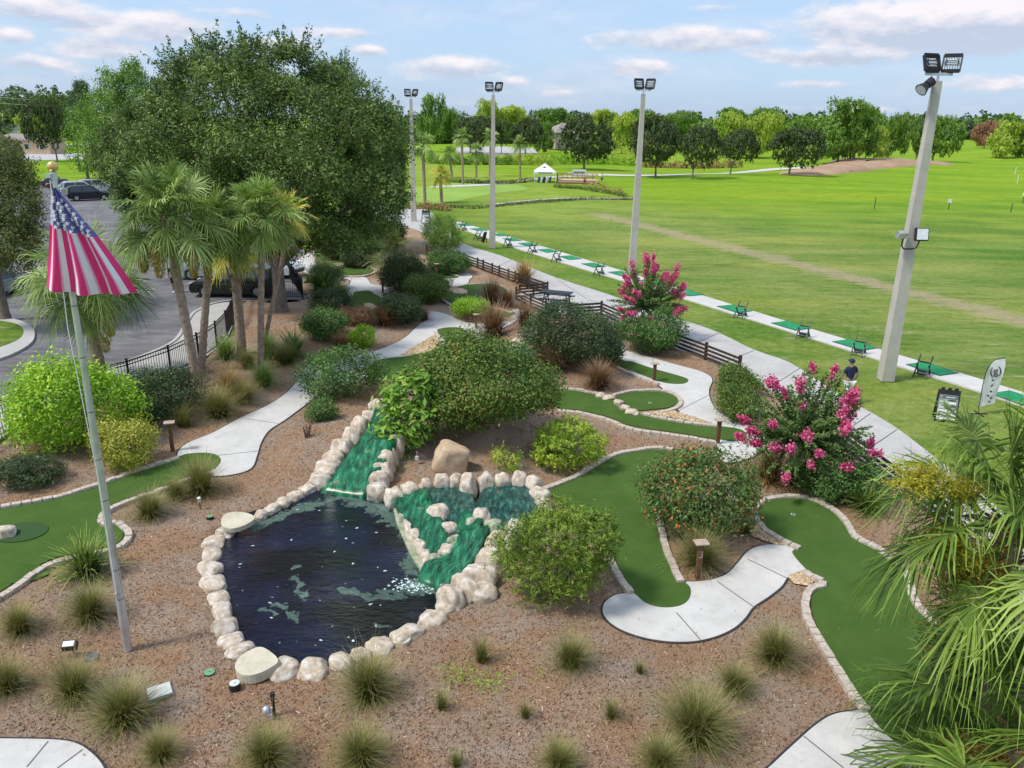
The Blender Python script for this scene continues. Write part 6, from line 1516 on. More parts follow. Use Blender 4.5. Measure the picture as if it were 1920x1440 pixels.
def tuft(px, py, rpx, kind, label, hs=1.0, cat='grass clump', name='grass_clump', group=None):
    p = ground(px, py); k = ppm(p); r_ = rpx/k*1.48; me = tr.choice(TP[kind]); o = link(name, me, None, p-np.array([0, 0, .02])); o.scale = (r_, r_, r_*hs*tr.uniform(.95, 1.1)); o.rotation_euler = (0, 0, tr.uniform(0, 6.28))
    return tag(o, label, cat, group or {'red': 'russet grasses', 'green': 'green grass clumps', 'cycad': None}.get(kind, 'ornamental grass clumps'))
TUFTS = [(692,1305,66,'muhly','dense dark grass clump touching the front rim of the pond'),(903,1240,34,'sparse','upright small grass clump midway between pond and curved pad',1.2),(1070,1250,46,'muhly','loose blue-green grass clump below the curved pad'),
 (828,1330,26,'sparse','small grass tuft below the first green weeds',1.2),(985,1345,24,'sparse','small tan grass tuft in the middle of the front bed',1.2),(1146,1345,30,'sparse','medium grass tuft left of the big clump near the bottom'),(1199,1262,20,'sparse','smallest grass tuft, right of the blue-green clump'),
 (1452,1240,56,'muhly','dark rounded grass clump beside the wide paver edging'),(1377,1298,44,'muhly','grass clump just below and left of the dark rounded one'),(1303,1385,84,'muhly','largest grass clump in the front bed, near the bottom'),
 (1238,1440,52,'muhly','grass clump at the bottom edge left of the corner pad'),(1048,1440,46,'muhly','grass clump at the bottom edge below the middle tuft'),(855,1436,26,'sparse','narrow grass tuft cut by the bottom edge'),(678,1432,60,'muhly','grass clump with tan seed heads cut by the bottom edge'),
 (500,1434,60,'muhly','broad grass clump at the bottom below the grey pump valve'),(303,1425,46,'muhly','grass clump at the bottom edge beside the left corner pad'),(233,1355,70,'muhly','big grass clump left of the square valve box'),(143,1308,58,'muhly','grass clump below the flagpole spotlight',1.1),
 (18,1295,46,'muhly','grass clump with seed heads at the left edge below the spotlight',1.15),(38,1185,44,'muhly','grey grass clump at the left edge under the paver edging'),(170,1160,54,'muhly','grass clump just left of the flagpole base'),
 (165,1080,60,'wide','dark wide-leaved clump left of the flagpole'),(283,970,44,'muhly','tawny grass clump at the curl of the paver edging'),(378,925,50,'muhly','grass clump right of the flagpole green, near the small spotlight'),(330,935,32,'muhly','smaller grass clump joined to the one by the small spotlight'),
 (1310,1060,54,'muhly','grass clump behind the post numbered 3'),(1395,1000,34,'sparse','grass clump under the right side of the red-flowered shrub'),(1440,902,50,'tan','brownish grass clump left of the front crape myrtle'),(1480,905,34,'tan','thin brown grass clump at the stems of the front crape myrtle'),
 (495,722,36,'green','green grass clump at the far side of the path, nearest its edge'),(458,755,34,'muhly','round grass clump above the crack in the left path'),(410,780,46,'muhly','wide grass clump right of the palm trunk base'),(535,682,32,'muhly','grass clump near the path where it narrows'),
 (425,672,34,'green','bright green grass below the rearmost slender palm'),(505,672,34,'green','tall green grass at the foot of the slender palm',1.1),(430,740,42,'tan','pale dry grass between two palm trunks'),(345,800,36,'sparse','thin grass behind the brown hole post'),(465,690,28,'muhly','small grass clump by the iron fence palms'),
 (1028,700,44,'red','russet grass clump between the big mound and the round shrub'),(1122,728,42,'red','russet grass clump in front of the round grey-green shrub'),(925,632,48,'red','brown grass clump above the big mound with tan tips'),(985,615,34,'red','russet grass beside the brown clump at the hidden spring'),
 (922,568,34,'red','russet grass inside the hook of the two-lobed green'),(950,575,26,'red','second russet grass by the hook of the two-lobed green'),(982,532,34,'tan','tan grass clump leaning on the plank fence'),(604,522,26,'red','reddish grass beside the far path'),
 (720,610,30,'red','dark red grass between two grey-green shrubs'),(640,655,26,'red','brownish grass next to the small bright shrub'),(600,630,22,'red','rusty grass under the open green shrub'),(755,720,20,'red','reddish sprig beside the middle green'),
 (605,548,32,'cycad','sago palm beside the far path'),(550,668,36,'cycad','dark sago palm on the mulch near the slender palms'),(640,560,24,'cycad','small dark sago palm behind the dark shrub'),
 (612,520,22,'tan','pale pinkish plume grass at the far path'),(880,602,20,'red','low brown grass at the foot of the lime shrub'),(795,600,20,'red','low russet grass at the bend of the path'),(1625,960,40,'wide','wide-leaved clump under the right palms above the green')]
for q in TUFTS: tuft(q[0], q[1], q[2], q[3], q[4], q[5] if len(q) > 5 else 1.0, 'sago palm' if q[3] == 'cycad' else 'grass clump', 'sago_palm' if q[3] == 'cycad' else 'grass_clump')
# weeds
V = []; 
rg = np.random.default_rng(8); wv = []; wa = []
for (x, y, n) in [(845,1272,260),(872,1266,160),(922,1288,220),(915,1285,120),(1402,930,150),(835,1300,60),(990,1270,60),(955,890,120),(745,880,200)]:
    p = ground(x, y); V_, A_ = leaf_cloud([(p[0], p[1], p[2]+.02, .28, .16, .05)], n, .07, rg, aspect=.2, gap=0); wv.append(V_); wa.append(A_)
o = link('weeds', leafmesh('weeds', np.vstack(wv), np.concatenate(wa), M['bush_lime'])); tag(o, 'low patches of green weeds growing through the mulch', 'weeds', kind='stuff')

# ---------------------------------------------------------------- palms
def fan(hub, f, R_, n, rng, droop, width, spread=142):
    """costapalmate fan; hub position, forward unit vector f; returns verts, att"""
    f = f/np.linalg.norm(f); s = np.cross(f, [0, 0, 1.0]); s /= max(np.linalg.norm(s), 1e-6); u = np.cross(s, f); rl = rng.normal(0, .35); s, u = s*math.cos(rl)+u*math.sin(rl), u*math.cos(rl)-s*math.sin(rl)
    an = np.radians(np.linspace(-spread, spread, n)); V = []; A = []
    fold = .35
    d = np.cos(an)[:, None]*f+np.sin(an)[:, None]*s+(fold*np.abs(np.sin(an))*.6)[:, None]*u*1.0+rng.normal(0, .03, (n, 3)); d = norm(d)
    b0 = hub+np.maximum(np.cos(an), 0)[:, None]*f*R_*.22; Ls = R_*(1-.18*np.abs(an)/an.max())*rng.uniform(.9, 1.08, n)
    T = [0, .3, .6, .82, 1.0]; W = [.25, 1.0, .85, .45, .06]; rows = []
    sd = norm(np.cross(d, u+rng.normal(0, .25, (n, 3))))
    for t, w_ in zip(T, W):
        c = b0+d*(Ls*t)[:, None]; c[:, 2] -= droop*R_*(t**2.6)*rng.uniform(.45, 1.6, n); c = c+rng.normal(0, .02*R_, (n, 3))*t; rows += [c-sd*width*w_/2, c+sd*width*w_/2]
    V = np.stack(rows, 1); F = np.array([[2*i, 2*i+1, 2*i+3, 2*i+2] for i in range(4)]); F = (F[None]+10*np.arange(n)[:, None, None]).reshape(-1, 4)
    base = rng.uniform(.2, .75); att = np.clip(base+rng.uniform(-.2, .2, n)[:, None]+np.array([-.1, 0, .05, .15])[None], 0, 1)
    return V.reshape(-1, 3), F, att.ravel()
def palm_crown(nf, pet, R_, nl, rng, droop=.35, width=.05, emin=-50, emax=80):
    VV = []; FF = []; AA = []; nb = 0; mb = MB()
    for i in range(nf):
        a = i*2.399+rng.uniform(-.2, .2); e = math.radians(emax-(emax-emin)*(i+.5)/nf+rng.uniform(-8, 8)); pl = pet*rng.uniform(.8, 1.15)
        d = np.array([math.cos(a)*math.cos(e), math.sin(a)*math.cos(e), math.sin(e)]); mid = d*pl*.55; hub = d*pl; hub[2] -= .12*pl*math.cos(e)
        dd = d.copy(); dd[2] -= .55*math.cos(e)+.05; mb.tube([(0, 0, 0), mid, hub], [.03*R_, .018*R_, .012*R_], 5)
        V, F, A = fan(hub, dd, R_*rng.uniform(.85, 1.1), nl, rng, droop*(1.15-.5*math.sin(max(e, 0))), width); FF.append(F+nb); nb += len(V); VV.append(V); AA.append(A)
    return np.vstack(VV), np.vstack(FF), np.concatenate(AA), mb
def spray(n, L_, rng, droop=1.0, size=.05):
    """hanging panicles"""
    P = []
    for i in range(n):
        a = rng.uniform(0, 6.28); e = rng.uniform(-.2, .8); d = np.array([math.cos(a)*math.cos(e), math.sin(a)*math.cos(e), math.sin(e)])
        m = 170; t = rng.random(m); l = L_*rng.uniform(.6, 1.1); c = d*l*t[:, None]*.8; c[:, 2] -= droop*l*t**2*.9; c += rng.normal(0, .07*L_, (m, 3))*(.3+t)[:, None]; P.append(c)
    P = np.vstack(P); m = len(P); t = norm(rng.normal(size=(m, 3))+[0, 0, -.5]); b = norm(np.cross(t, rng.normal(size=(m, 3)))); s = size
    return np.stack([P-t*s, P+b*s*.22, P+t*s, P-b*s*.22], 1).reshape(-1, 3), rng.random(m)
def trunk(pts, r0, r1, boots=False, seed=0):
    rg = random.Random(seed); mb = MB(); n = 14; P = [np.array(p, float) for p in pts]
    X = [np.array([np.interp(t, np.linspace(0, 1, len(P)), [p[i] for p in P]) for i in range(3)]) for t in np.linspace(0, 1, 26)]
    rad = [(r0*1.25 if i == 0 else r0*(1+.10*(i % 2))*(1-i/26)+r1*(i/26)*(1+.1*(i % 2))) for i in range(26)]
    mb.tube(X, rad, n)
    if boots:
        for i in range(70):
            t = rg.uniform(.55, 1.0); c = np.array([np.interp(t, np.linspace(0, 1, len(P)), [p[k] for p in P]) for k in range(3)]); a = rg.uniform(0, 6.28); d = np.array([math.cos(a), math.sin(a), .9])
            mb.bar(c+d*r1*.7, c+d*(r1*1.1+.14*t), .07, .03, 1)
    return mb
def palm(base_px, crown_px, Rpx, label, nf=30, nl=34, mat='palm', boots=False, seeds=0, flower=False, width=.05, tr_r=.17, group='cabbage palms', Y=None, droop=.35, seed=1, emin=-50, cap=None, name='palm_tree', hang=0, hang_a=-2.2, clouds=None):
    b = ground(*base_px); rng = np.random.default_rng(seed)
    c = pt(crown_px[0], crown_px[1], (Y if Y else b[1])); t = empty(name, b, label, 'palm tree', group); loc = c-b
    k = ppm(c); Rr = Rpx/k; pet = Rr*.56; R_ = Rr*.50
    pts = [(0, 0, -.1), (loc[0]*.35, loc[1]*.3, loc[2]*.33), (loc[0]*.75, loc[1]*.7, loc[2]*.68), tuple(loc)]
    trunk(pts, tr_r, tr_r*.85, boots, seed).build('trunk', [M['palm_bark'], M['palm_boot']], t)
    V, F, A, mb = palm_crown(nf, pet, R_, nl, rng, droop, width, emin=emin)
    link('crown', npmesh('fronds', V, F, M[mat], A), t, loc); mb.build('petioles', [M['grass_green']], t, loc)
    for (cx_, cy_, cr_, dy_, mt_) in (clouds or []):
        cc_ = pt(cx_, cy_, c[1]+dy_); rr_ = cr_/ppm(cc_); m_ = int(5200*rr_*rr_*4); st_ = int(m_/26); P_ = []
        for _ in range(st_):
            a0_ = np.array([rng.normal()*.25, rng.normal()*.25, rng.uniform(-.3, .5)])*rr_; d_ = rng.normal(size=3); d_ /= np.linalg.norm(d_); u_ = rng.random(26)[:, None]; P_.append(a0_+d_*u_*rr_*rng.uniform(.5, 1.05)+rng.normal(0, .012, (26, 3)))
        P_ = np.vstack(P_)*[1, .8, .75]; m_ = len(P_); t_ = norm(rng.normal(size=(m_, 3))); b_ = norm(np.cross(t_, rng.normal(size=(m_, 3)))); s_ = .03
        link('flower_spray', leafmesh('flower_spray', np.stack([P_-t_*s_, P_+b_*s_*.22, P_+t_*s_, P_-b_*s_*.22], 1).reshape(-1, 3), rng.random(m_), M[mt_]), t, cc_-b)
    if hang:
        hv = []; ha = []
        for q in range(hang):
            a_ = hang_a+q*6.283/hang*.6; L2 = Rr*rng.uniform(.7, .95); m_ = 900; u_ = rng.random(m_); w_ = .13*Rr*np.sqrt(np.sin(np.pi*np.clip(u_*.85+.12, 0, 1)))
            th_ = rng.uniform(0, 6.283, m_); rr_ = np.sqrt(rng.random(m_)); ox, oy = math.cos(a_)*Rr*.46, math.sin(a_)*Rr*.46
            P_ = np.stack([ox*(.4+.6*np.minimum(u_*3, 1))+np.cos(th_)*w_*rr_, oy*(.4+.6*np.minimum(u_*3, 1))+np.sin(th_)*w_*rr_, -.22*Rr-u_*L2], 1)
            t_ = norm(rng.normal(size=(m_, 3))*.5+[0, 0, -1]); b_ = norm(np.cross(t_, rng.normal(size=(m_, 3)))); s_ = .07
            hv.append(np.stack([P_-t_*s_, P_+b_*s_*.25, P_+t_*s_, P_-b_*s_*.25], 1).reshape(-1, 3)); ha.append(rng.random(m_))
        for q in range(hang): link('seed_cluster', leafmesh('seed', hv[q], ha[q], M['palm_seed']), t, loc)
    if seeds: V, A = spray(seeds, Rr*.75, rng, 1.5, .045); link('seed_clusters', leafmesh('seed', V, A, M['palm_flower' if flower else 'palm_seed']), t, loc)
    # skirt of dead boots and fibre under the crown
    mb = MB(); rg = random.Random(seed)
    for i in range(26): a = rg.uniform(0, 6.28); d = np.array([math.cos(a), math.sin(a), rg.uniform(.2, 1.2)]); mb.bar(loc-[0, 0, .25]-d*.02, loc-[0, 0, rg.uniform(.1, .6)]+d*[.28, .28, .2], .05, .02)
    mb.build('leaf_boots', [M['palm_boot']], t)
    return t
palm((372,728),(312,405),112,'left of the two tall palms with big round crown behind the flag and lime shrub',nf=36,nl=42,seeds=3,hang=3,hang_a=-2.9,width=.045,seed=2,tr_r=.17)
palm((377,698),(392,425),84,'palm behind the tall left one, its trunk close beside it',nf=28,nl=38,mat='palm',seeds=2,hang=2,hang_a=-1.5,width=.045,seed=3,tr_r=.15)
palm((454,664),(437,465),66,'short-crowned yellowing palm with stubby leaf bases between the slender palms',nf=22,nl=30,mat='palm_yel',seeds=8,flower=True,boots=True,seed=4,tr_r=.2)
palm((489,690),(488,408),82,'slender palm with a compact crown in front of the oak trunk',nf=34,nl=40,seeds=2,seed=5,tr_r=.13,width=.045)
palm((492,660),(540,405),56,'small yellow-green palm crown at the right of the slender palm',nf=16,nl=26,mat='palm_yel',seed=6,tr_r=.09)
palm((195,722),(150,525),118,'thick-trunked palm right behind the flag',nf=32,nl=40,seeds=3,flower=True,boots=True,hang=2,hang_a=-.6,width=.045,seed=7,tr_r=.22)
palm((735,512),(742,482),62,'pale fan palm low among shrubs at the far end of the course',nf=20,nl=26,mat='olive',seed=8,tr_r=.2,width=.06)
# near palms on the right
palm((1856,1330),(1896,990),288,'tall foreground palm on the right with yellow flower sprays',nf=22,nl=60,mat='palm_near',seeds=3,flower=True,clouds=[(1722,905,60,.0,'palm_flower'),(1790,1035,72,-.2,'palm_flower'),(1800,925,50,.2,'palm_flower'),(1815,1080,85,.0,'palm_seed'),(1865,1060,60,.3,'palm_flower')],boots=True,seed=11,tr_r=.21,width=.044,droop=.6,emin=-28,Y=11.0,group='foreground palms')
palm((1945,1475),(1912,1392),325,'low foreground palm filling the bottom right corner',nf=18,nl=60,mat='palm_near',clouds=[(1800,1425,75,.3,'palm_seed'),(1880,1440,70,.2,'palm_flower')],seeds=3,boots=True,seed=26,tr_r=.24,width=.044,droop=.5,emin=-5,group='foreground palms')
for i, (bx, by, cx, cy, r_, lb) in enumerate([(797,387,793,273,30,'tallest distant palm just right of the oak'),(828,380,826,330,24,'low distant palm in front of the pale practice green'),(848,333,843,291,22,'distant palm left of the slim light pole'),(893,333,893,283,18,'distant palm between the slim light pole and the tent'),(975,334,975,270,22,'distant palm nearest the tent'),(918,330,920,258,20,'distant palm behind the slim light pole'),(868,345,866,258,20,'distant palm among the trees left of the slim pole')]):
    palm((bx, by),(cx, cy),r_,lb,nf=18,nl=16,seed=30+i,width=.12,tr_r=.2,group='distant palms',mat='palm' if i != 1 else 'palm_yel')

# ---------------------------------------------------------------- crape myrtles
def crape(x0, x1, yt, yb, base, label, seed, nb, flowers, leafn):
    rng = np.random.default_rng(seed); rp = random.Random(seed); g = ground(*base); t = empty('crape_myrtle', g, label, 'tree', 'crape myrtles')
    k = ppm(g); zt = pt((x0+x1)/2, yt, g[1])[2]-g[2]; half = (x1-x0)/2/k; cx = ((x0+x1)/2-base[0])/k; zb = max(pt((x0+x1)/2, yb, g[1])[2]-g[2], .3)
    mb = MB(); P = []; tips = []
    for i in range(5): a = i*1.3; mb.tube([(math.cos(a)*.1, math.sin(a)*.1, -.05), (math.cos(a)*.2, math.sin(a)*.2, zb), (cx*.5+math.cos(a)*.35, math.sin(a)*.35, zb+.3*(zt-zb))], [.06, .045, .03], 7)
    for i in range(nb):
        a = rp.uniform(0, 6.28); e = math.asin(rp.uniform(-.25, .98)); s = np.array([cx*.5+rp.uniform(-.2, .2), rp.uniform(-.2, .2), zb+.3*(zt-zb)])
        d = np.array([math.cos(a)*math.cos(e)*half*1.0, math.sin(a)*math.cos(e)*half*.9, math.sin(e)*(zt-zb)*.72]); l = rp.uniform(.62, 1.05); end = s+d*l+np.array([cx*.5, 0, 0]); mid = (s+end)/2+np.array([0, 0, .15])
        mb.tube([s, mid, end], [.016, .009, .004], 4); tips.append((end, d/np.linalg.norm(d)))
        m = leafn; u = rng.uniform(.2, 1, m)[:, None]; q = s*(1-u)**2+2*mid*u*(1-u)+end*u*u; P.append(q+rng.normal(0, .035, (m, 3)))
    P = np.vstack(P); m = len(P); nn = norm(rng.normal(size=(m, 3))*.8+[0, 0, .8]); tt = norm(np.cross(nn, rng.normal(size=(m, 3)))); b = np.cross(nn, tt); l = .1*rng.uniform(.7, 1.3, m)[:, None]
    V = np.stack([P-tt*l*.5, P+b*l*.25, P+tt*l*.5, P-b*l*.25], 1).reshape(-1, 3); link('foliage', leafmesh('foliage', V, np.clip(rng.random(m)*.6+rng.random(m)*.4, 0, 1), M['myrtle']), t)
    mb.build('stems', [M['pale_stem']], t)
    fl_ = [q for q in tips if q[0][2] > zb*.85 and q[0][1] < .6*half]; rp.shuffle(fl_)
    for (e, d) in fl_[:flowers]:
        n = 170; q = rng.normal(size=(n, 3))*.33; L_ = rp.uniform(.2, .36); w = L_*.62; q = q*w+(d+np.array([0, 0, .4]))*rng.random(n)[:, None]*L_*.9
        nn = norm(rng.normal(size=(n, 3))+d); tt = norm(np.cross(nn, rng.normal(size=(n, 3)))); b = np.cross(nn, tt); s_ = .035
        V = np.stack([q-tt*s_, q+b*s_, q+tt*s_, q-b*s_], 1).reshape(-1, 3); link('blossom_cluster', leafmesh('blossom', V, rng.random(n), M['pink']), t, e)
crape(1137,1280,492,612,(1212,640),'rear crape myrtle covered in pink blossom behind the plank fence',51,150,62,150)
crape(1382,1610,694,895,(1495,905),'front crape myrtle with scattered bright pink flower clusters',57,190,38,150)

# ---------------------------------------------------------------- trees
def big_tree(base, blobs_px, Y, mat, n, size, label, trunk_r, seed, streak=.5, limbs=9, name='oak_tree', gap=.34, depthf=.8, group=None, lean=0):
    """blobs_px: (px,py,radius px, dY) lobes of the crown in the photo, at depth Y+dY"""
    b = np.array([at(*base)[0], at(*base)[1], 0.0]) if Y is None else pt(base[0], base[1], Y); b[2] = 0; t = empty(name, b, label, 'tree', group)
    Yb = b[1]; B = []
    for (x, y, r_, dy) in blobs_px:
        c = pt(x, y, Yb+dy); rr = r_/ppm(c); B.append((c[0]-b[0], c[1]-b[1], c[2], rr, rr*depthf, rr*.92))
    rp0 = random.Random(seed+5); B0 = list(B)
    for q in B0:
        for _ in range(3 if n > 20000 else 0):
            a_ = rp0.uniform(0, 6.28); e_ = rp0.uniform(-.2, 1.3); s_ = q[3]*rp0.uniform(.28, .42); B.append((q[0]+math.cos(a_)*math.cos(e_)*q[3]*.82, q[1]+math.sin(a_)*math.cos(e_)*q[4]*.82, q[2]+math.sin(e_)*q[5]*.8, s_, s_, s_*.8))
    rng = np.random.default_rng(seed); V, A = leaf_cloud(B, n, size, rng, per=14, spr=size*2.0, aspect=.45, gap=gap, freq=.8, streak=streak, shell=(.82, 1.06), inner=.3, zmin=1.2)
    if n > 20000:
        Bn = np.array(B0); zt_ = (Bn[:, 2]+Bn[:, 5]).max(); SP = []; SA = []
        for _ in range(int(n/420)):
            k_ = rng.integers(len(B0)); d_ = rng.normal(size=3); d_[2] = abs(d_[2])+.5; d_ /= np.linalg.norm(d_); p_ = Bn[k_, :3]+d_*Bn[k_, 3:]*.95
            e_ = (p_-Bn[:, :3])/Bn[:, 3:]; ins_ = (np.einsum('ij,ij->i', e_, e_) < .8); ins_[k_] = False
            if ins_.any() or p_[2] < zt_*.45: continue
            L2 = rng.uniform(.5, 1.5); ax_ = d_+np.array([0, 0, .9])+rng.normal(size=3)*.25; ax_ /= np.linalg.norm(ax_); m_ = int(40*L2); u_ = rng.random(m_)
            SP.append(p_+ax_*(u_*L2)[:, None]+rng.normal(size=(m_, 3))*(.13*(1.15-u_))[:, None]); SA.append(np.full(m_, rng.random()*.5))
        SP = np.vstack(SP); SA = np.concatenate(SA); m_ = len(SP); nn_ = norm(rng.normal(size=(m_, 3))+[0, 0, .3]); tt_ = norm(np.cross(nn_, rng.normal(size=(m_, 3)))); bb_ = np.cross(nn_, tt_); l_ = size*rng.uniform(.6, 1.2, m_)[:, None]
        V = np.vstack([V, np.stack([SP-tt_*l_*.5, SP+bb_*l_*.22, SP+tt_*l_*.5, SP-bb_*l_*.22], 1).reshape(-1, 3)]); A = np.concatenate([A, SA+.4*rng.random(m_)])
    link('crown', leafmesh('crown', V, A, M[mat]), t)
    mb = MB(); rp = random.Random(seed); top = (0, 0, 2.6)
    mb.tube([(0, 0, -.1), (0, 0, .35), (lean*.5, 0, 1.4), (lean, 0, 2.8)], [trunk_r*1.35, trunk_r*1.05, trunk_r*.92, trunk_r*.8], 14)
    idx_ = list(range(len(B))); rp.shuffle(idx_)
    for i in idx_[:limbs]:
        c = np.array(B[i][:3]); m = np.array([lean+(c[0]-lean)*.45+rp.uniform(-.5, .5), c[1]*.4, 2.4+(c[2]-2.4)*.55]); mb.tube([(lean, 0, 2.3), m, c], [trunk_r*.55, trunk_r*.3, trunk_r*.08], 7)
        for k in range(3):
            e = c+np.array([rp.uniform(-1, 1), rp.uniform(-1, 1), rp.uniform(-.2, 1)])*B[i][3]*.8; mb.tube([m*.4+c*.6, e], [trunk_r*.12, .02], 5)
    mb.build('trunk', [M['bark']], t); return t
big_tree((527,583),[(470,240,110,0),(380,205,85,2),(560,255,105,1),(600,205,70,3),(450,165,65,1),(340,265,80,1),(640,300,95,0),(560,350,95,-3),(470,340,95,-3),(390,340,75,-1),(680,370,75,0),(620,400,70,-2),(530,150,52,3),(405,128,42,2),(350,160,45,2),(300,300,60,2),(700,260,65,2),(540,425,55,-1),(640,430,50,0),(480,120,34,3),(560,130,36,2)],None,'oak',230000,.16,'huge spreading live oak behind the palms',.36,61,limbs=14)
big_tree((655,470),[(660,250,75,0),(690,300,62,0),(700,370,58,0),(672,205,48,1),(712,245,34,0),(620,185,45,2),(712,420,42,0),(680,410,50,-2),(640,150,30,3),(728,330,30,0)],None,'oak',95000,.17,'second live oak merging with the right side of the huge one',.3,62,limbs=7)
big_tree((300,455),[(262,262,56,0),(222,280,42,0),(300,235,50,2),(225,325,38,-1),(270,325,60,-2),(320,280,60,0),(325,185,34,3),(205,305,28,0),(260,380,36,-2),(295,370,50,0)],None,'oak',100000,.19,'live oak left of the huge one above the car park',.35,63,limbs=8)
big_tree((10,600),[(-40,345,66,0),(15,330,42,2),(15,395,52,-1),(-30,440,70,-2),(38,360,30,1),(20,465,46,-2),(-60,300,60,3),(36,425,32,0)],None,'olive',52000,.14,'olive green tree filling the left edge behind the flag',.25,64,limbs=6)
big_tree((-60,430),[(-30,300,36,0),(10,285,24,2),(-40,320,40,0)],None,'olive',9000,.2,'paler tree behind the left edge tree',.25,65,limbs=4)
for (bx, by, bl, lb, sd) in [((212,335),0,[(205,150,18,0),(203,172,26,0),(205,200,34,0),(208,235,38,0),(200,130,9,0)],'pointed dark conifer rising left of the oaks',71),((262,330),0,[(245,135,22,0),(248,160,32,0),(255,195,40,0),(250,120,12,0)],'taller bright pointed tree between conifer and huge oak',72),((170,322),0,[(178,195,24,0),(165,225,30,0),(160,260,34,0),(178,165,14,0),(150,290,30,0),(165,310,30,0)],'bright green columnar tree at the left end of the oak mass',73),((185,320),0,[(152,165,12,2),(150,190,22,2),(148,215,20,2)],'slim dark treetop at the far left of the oak mass',74)] if False else []: pass
for (base, bl, mt, lb, sd) in [((212,352),[(203,155,20,0),(203,180,28,0),(203,210,36,0),(206,245,42,0),(202,136,10,0),(198,280,40,0)],'green_tree','pointed dark conifer rising left of the oaks',71),
    ((262,350),[(245,140,22,0),(248,165,32,0),(255,200,40,0),(246,124,12,0)],'green_tree','taller bright pointed tree between the conifer and the oaks',72),
    ((165,335),[(180,200,28,0),(162,232,32,0),(158,262,34,0),(156,292,28,0),(172,312,26,0),(185,250,34,0)],'green_tree','bright green columnar tree at the left end of the oak mass',73),
    ((150,322),[(152,165,11,2),(150,190,18,2),(146,215,18,2)],'dist_tree','slim dark treetop left of the pointed conifer',74)]:
    big_tree(base, bl, None, mt, 12000, .3, lb, .25, sd, limbs=2, streak=.5, name='tree', gap=.15)

# prototypes for distant trees: unit crowns
def unit_crown(kind, seed, n=19000):
    rp = random.Random(seed); rng = np.random.default_rng(seed)
    if kind == 'round': B = [(0,0,.5,.8,.8,.42)]+[(math.cos(i*.9+rp.uniform(-.3,.3))*.55*math.cos(e), math.sin(i*.9)*.55*math.cos(e), .5+.3*math.sin(e), s, s, s*.55) for i in range(16) for e in [rp.uniform(-.6, 1.4)] for s in [rp.uniform(.26, .44)]]
    elif kind == 'tall': B = [(0,0,.5,.6,.6,.45)]+[(rp.uniform(-.5,.5), rp.uniform(-.5,.5), rp.uniform(.12,.9), s, s, s*.45) for i in range(22) for s in [rp.uniform(.2, .4)]]
    else: B = [(rp.uniform(-.65,.65), rp.uniform(-.65,.65), rp.uniform(.1,.85), s, s, s*.5) for i in range(20) for s in [rp.uniform(.2, .42)]]
    V, A = leaf_cloud(B, n, .062, rng, per=9, spr=.05, aspect=.6, gap=.3, freq=2.6, streak=.05, inner=.3, shell=(.75, 1.1))
    return leafmesh('crown', V, A, M['oak'])
UC = {k: [unit_crown(k, 300+i*7+len(k)) for i in range(3)] for k in ('round', 'tall', 'loose')}
def unit_trunk(seed):
    rp = random.Random(seed); mb = MB(); mb.tube([(0,0,-.05),(.01,0,.3),(.03,.0,.62)], [.055,.04,.034], 8)
    for i in range(5): a = i*1.26; mb.tube([(.02,0,.5),(math.cos(a)*.25, math.sin(a)*.25, .9),(math.cos(a)*.5, math.sin(a)*.5, 1.25)], [.028,.018,.006], 5)
    o = mb.build('trunk', [M['bark']]); me = o.data; bpy.data.objects.remove(o); return me
UT = [unit_trunk(i) for i in range(3)]
tk = random.Random(4)
def dtree(bx, by, x0, x1, yt, yb, kind, mat, label, group='trees beyond the driving range', name='tree', tall=None):
    b = atl(bx, by); t = empty(name, b, label, 'tree', group); k = ppm(b); r_ = (x1-x0)/2/k; off = ((x0+x1)/2-bx)/k
    zt = pt(bx, yt, b[1])[2]-b[2]; zb = pt(bx, yb, b[1])[2]-b[2]; zb = max(zb, .4)
    c = link('crown', tk.choice(UC[kind]), t, (off, 0, zb)); c.scale = (r_, r_, (zt-zb)); c.rotation_euler = (0, 0, tk.uniform(0, 6.28)); c.material_slots[0].link = 'OBJECT'; c.material_slots[0].material = M[mat]
    u = link('trunk', tk.choice(UT), t); hh = max(zb, zt*.25); u.scale = (r_*.8, r_*.8, hh*1.35); u.rotation_euler = (0, 0, tk.uniform(0, 6.28)); return t
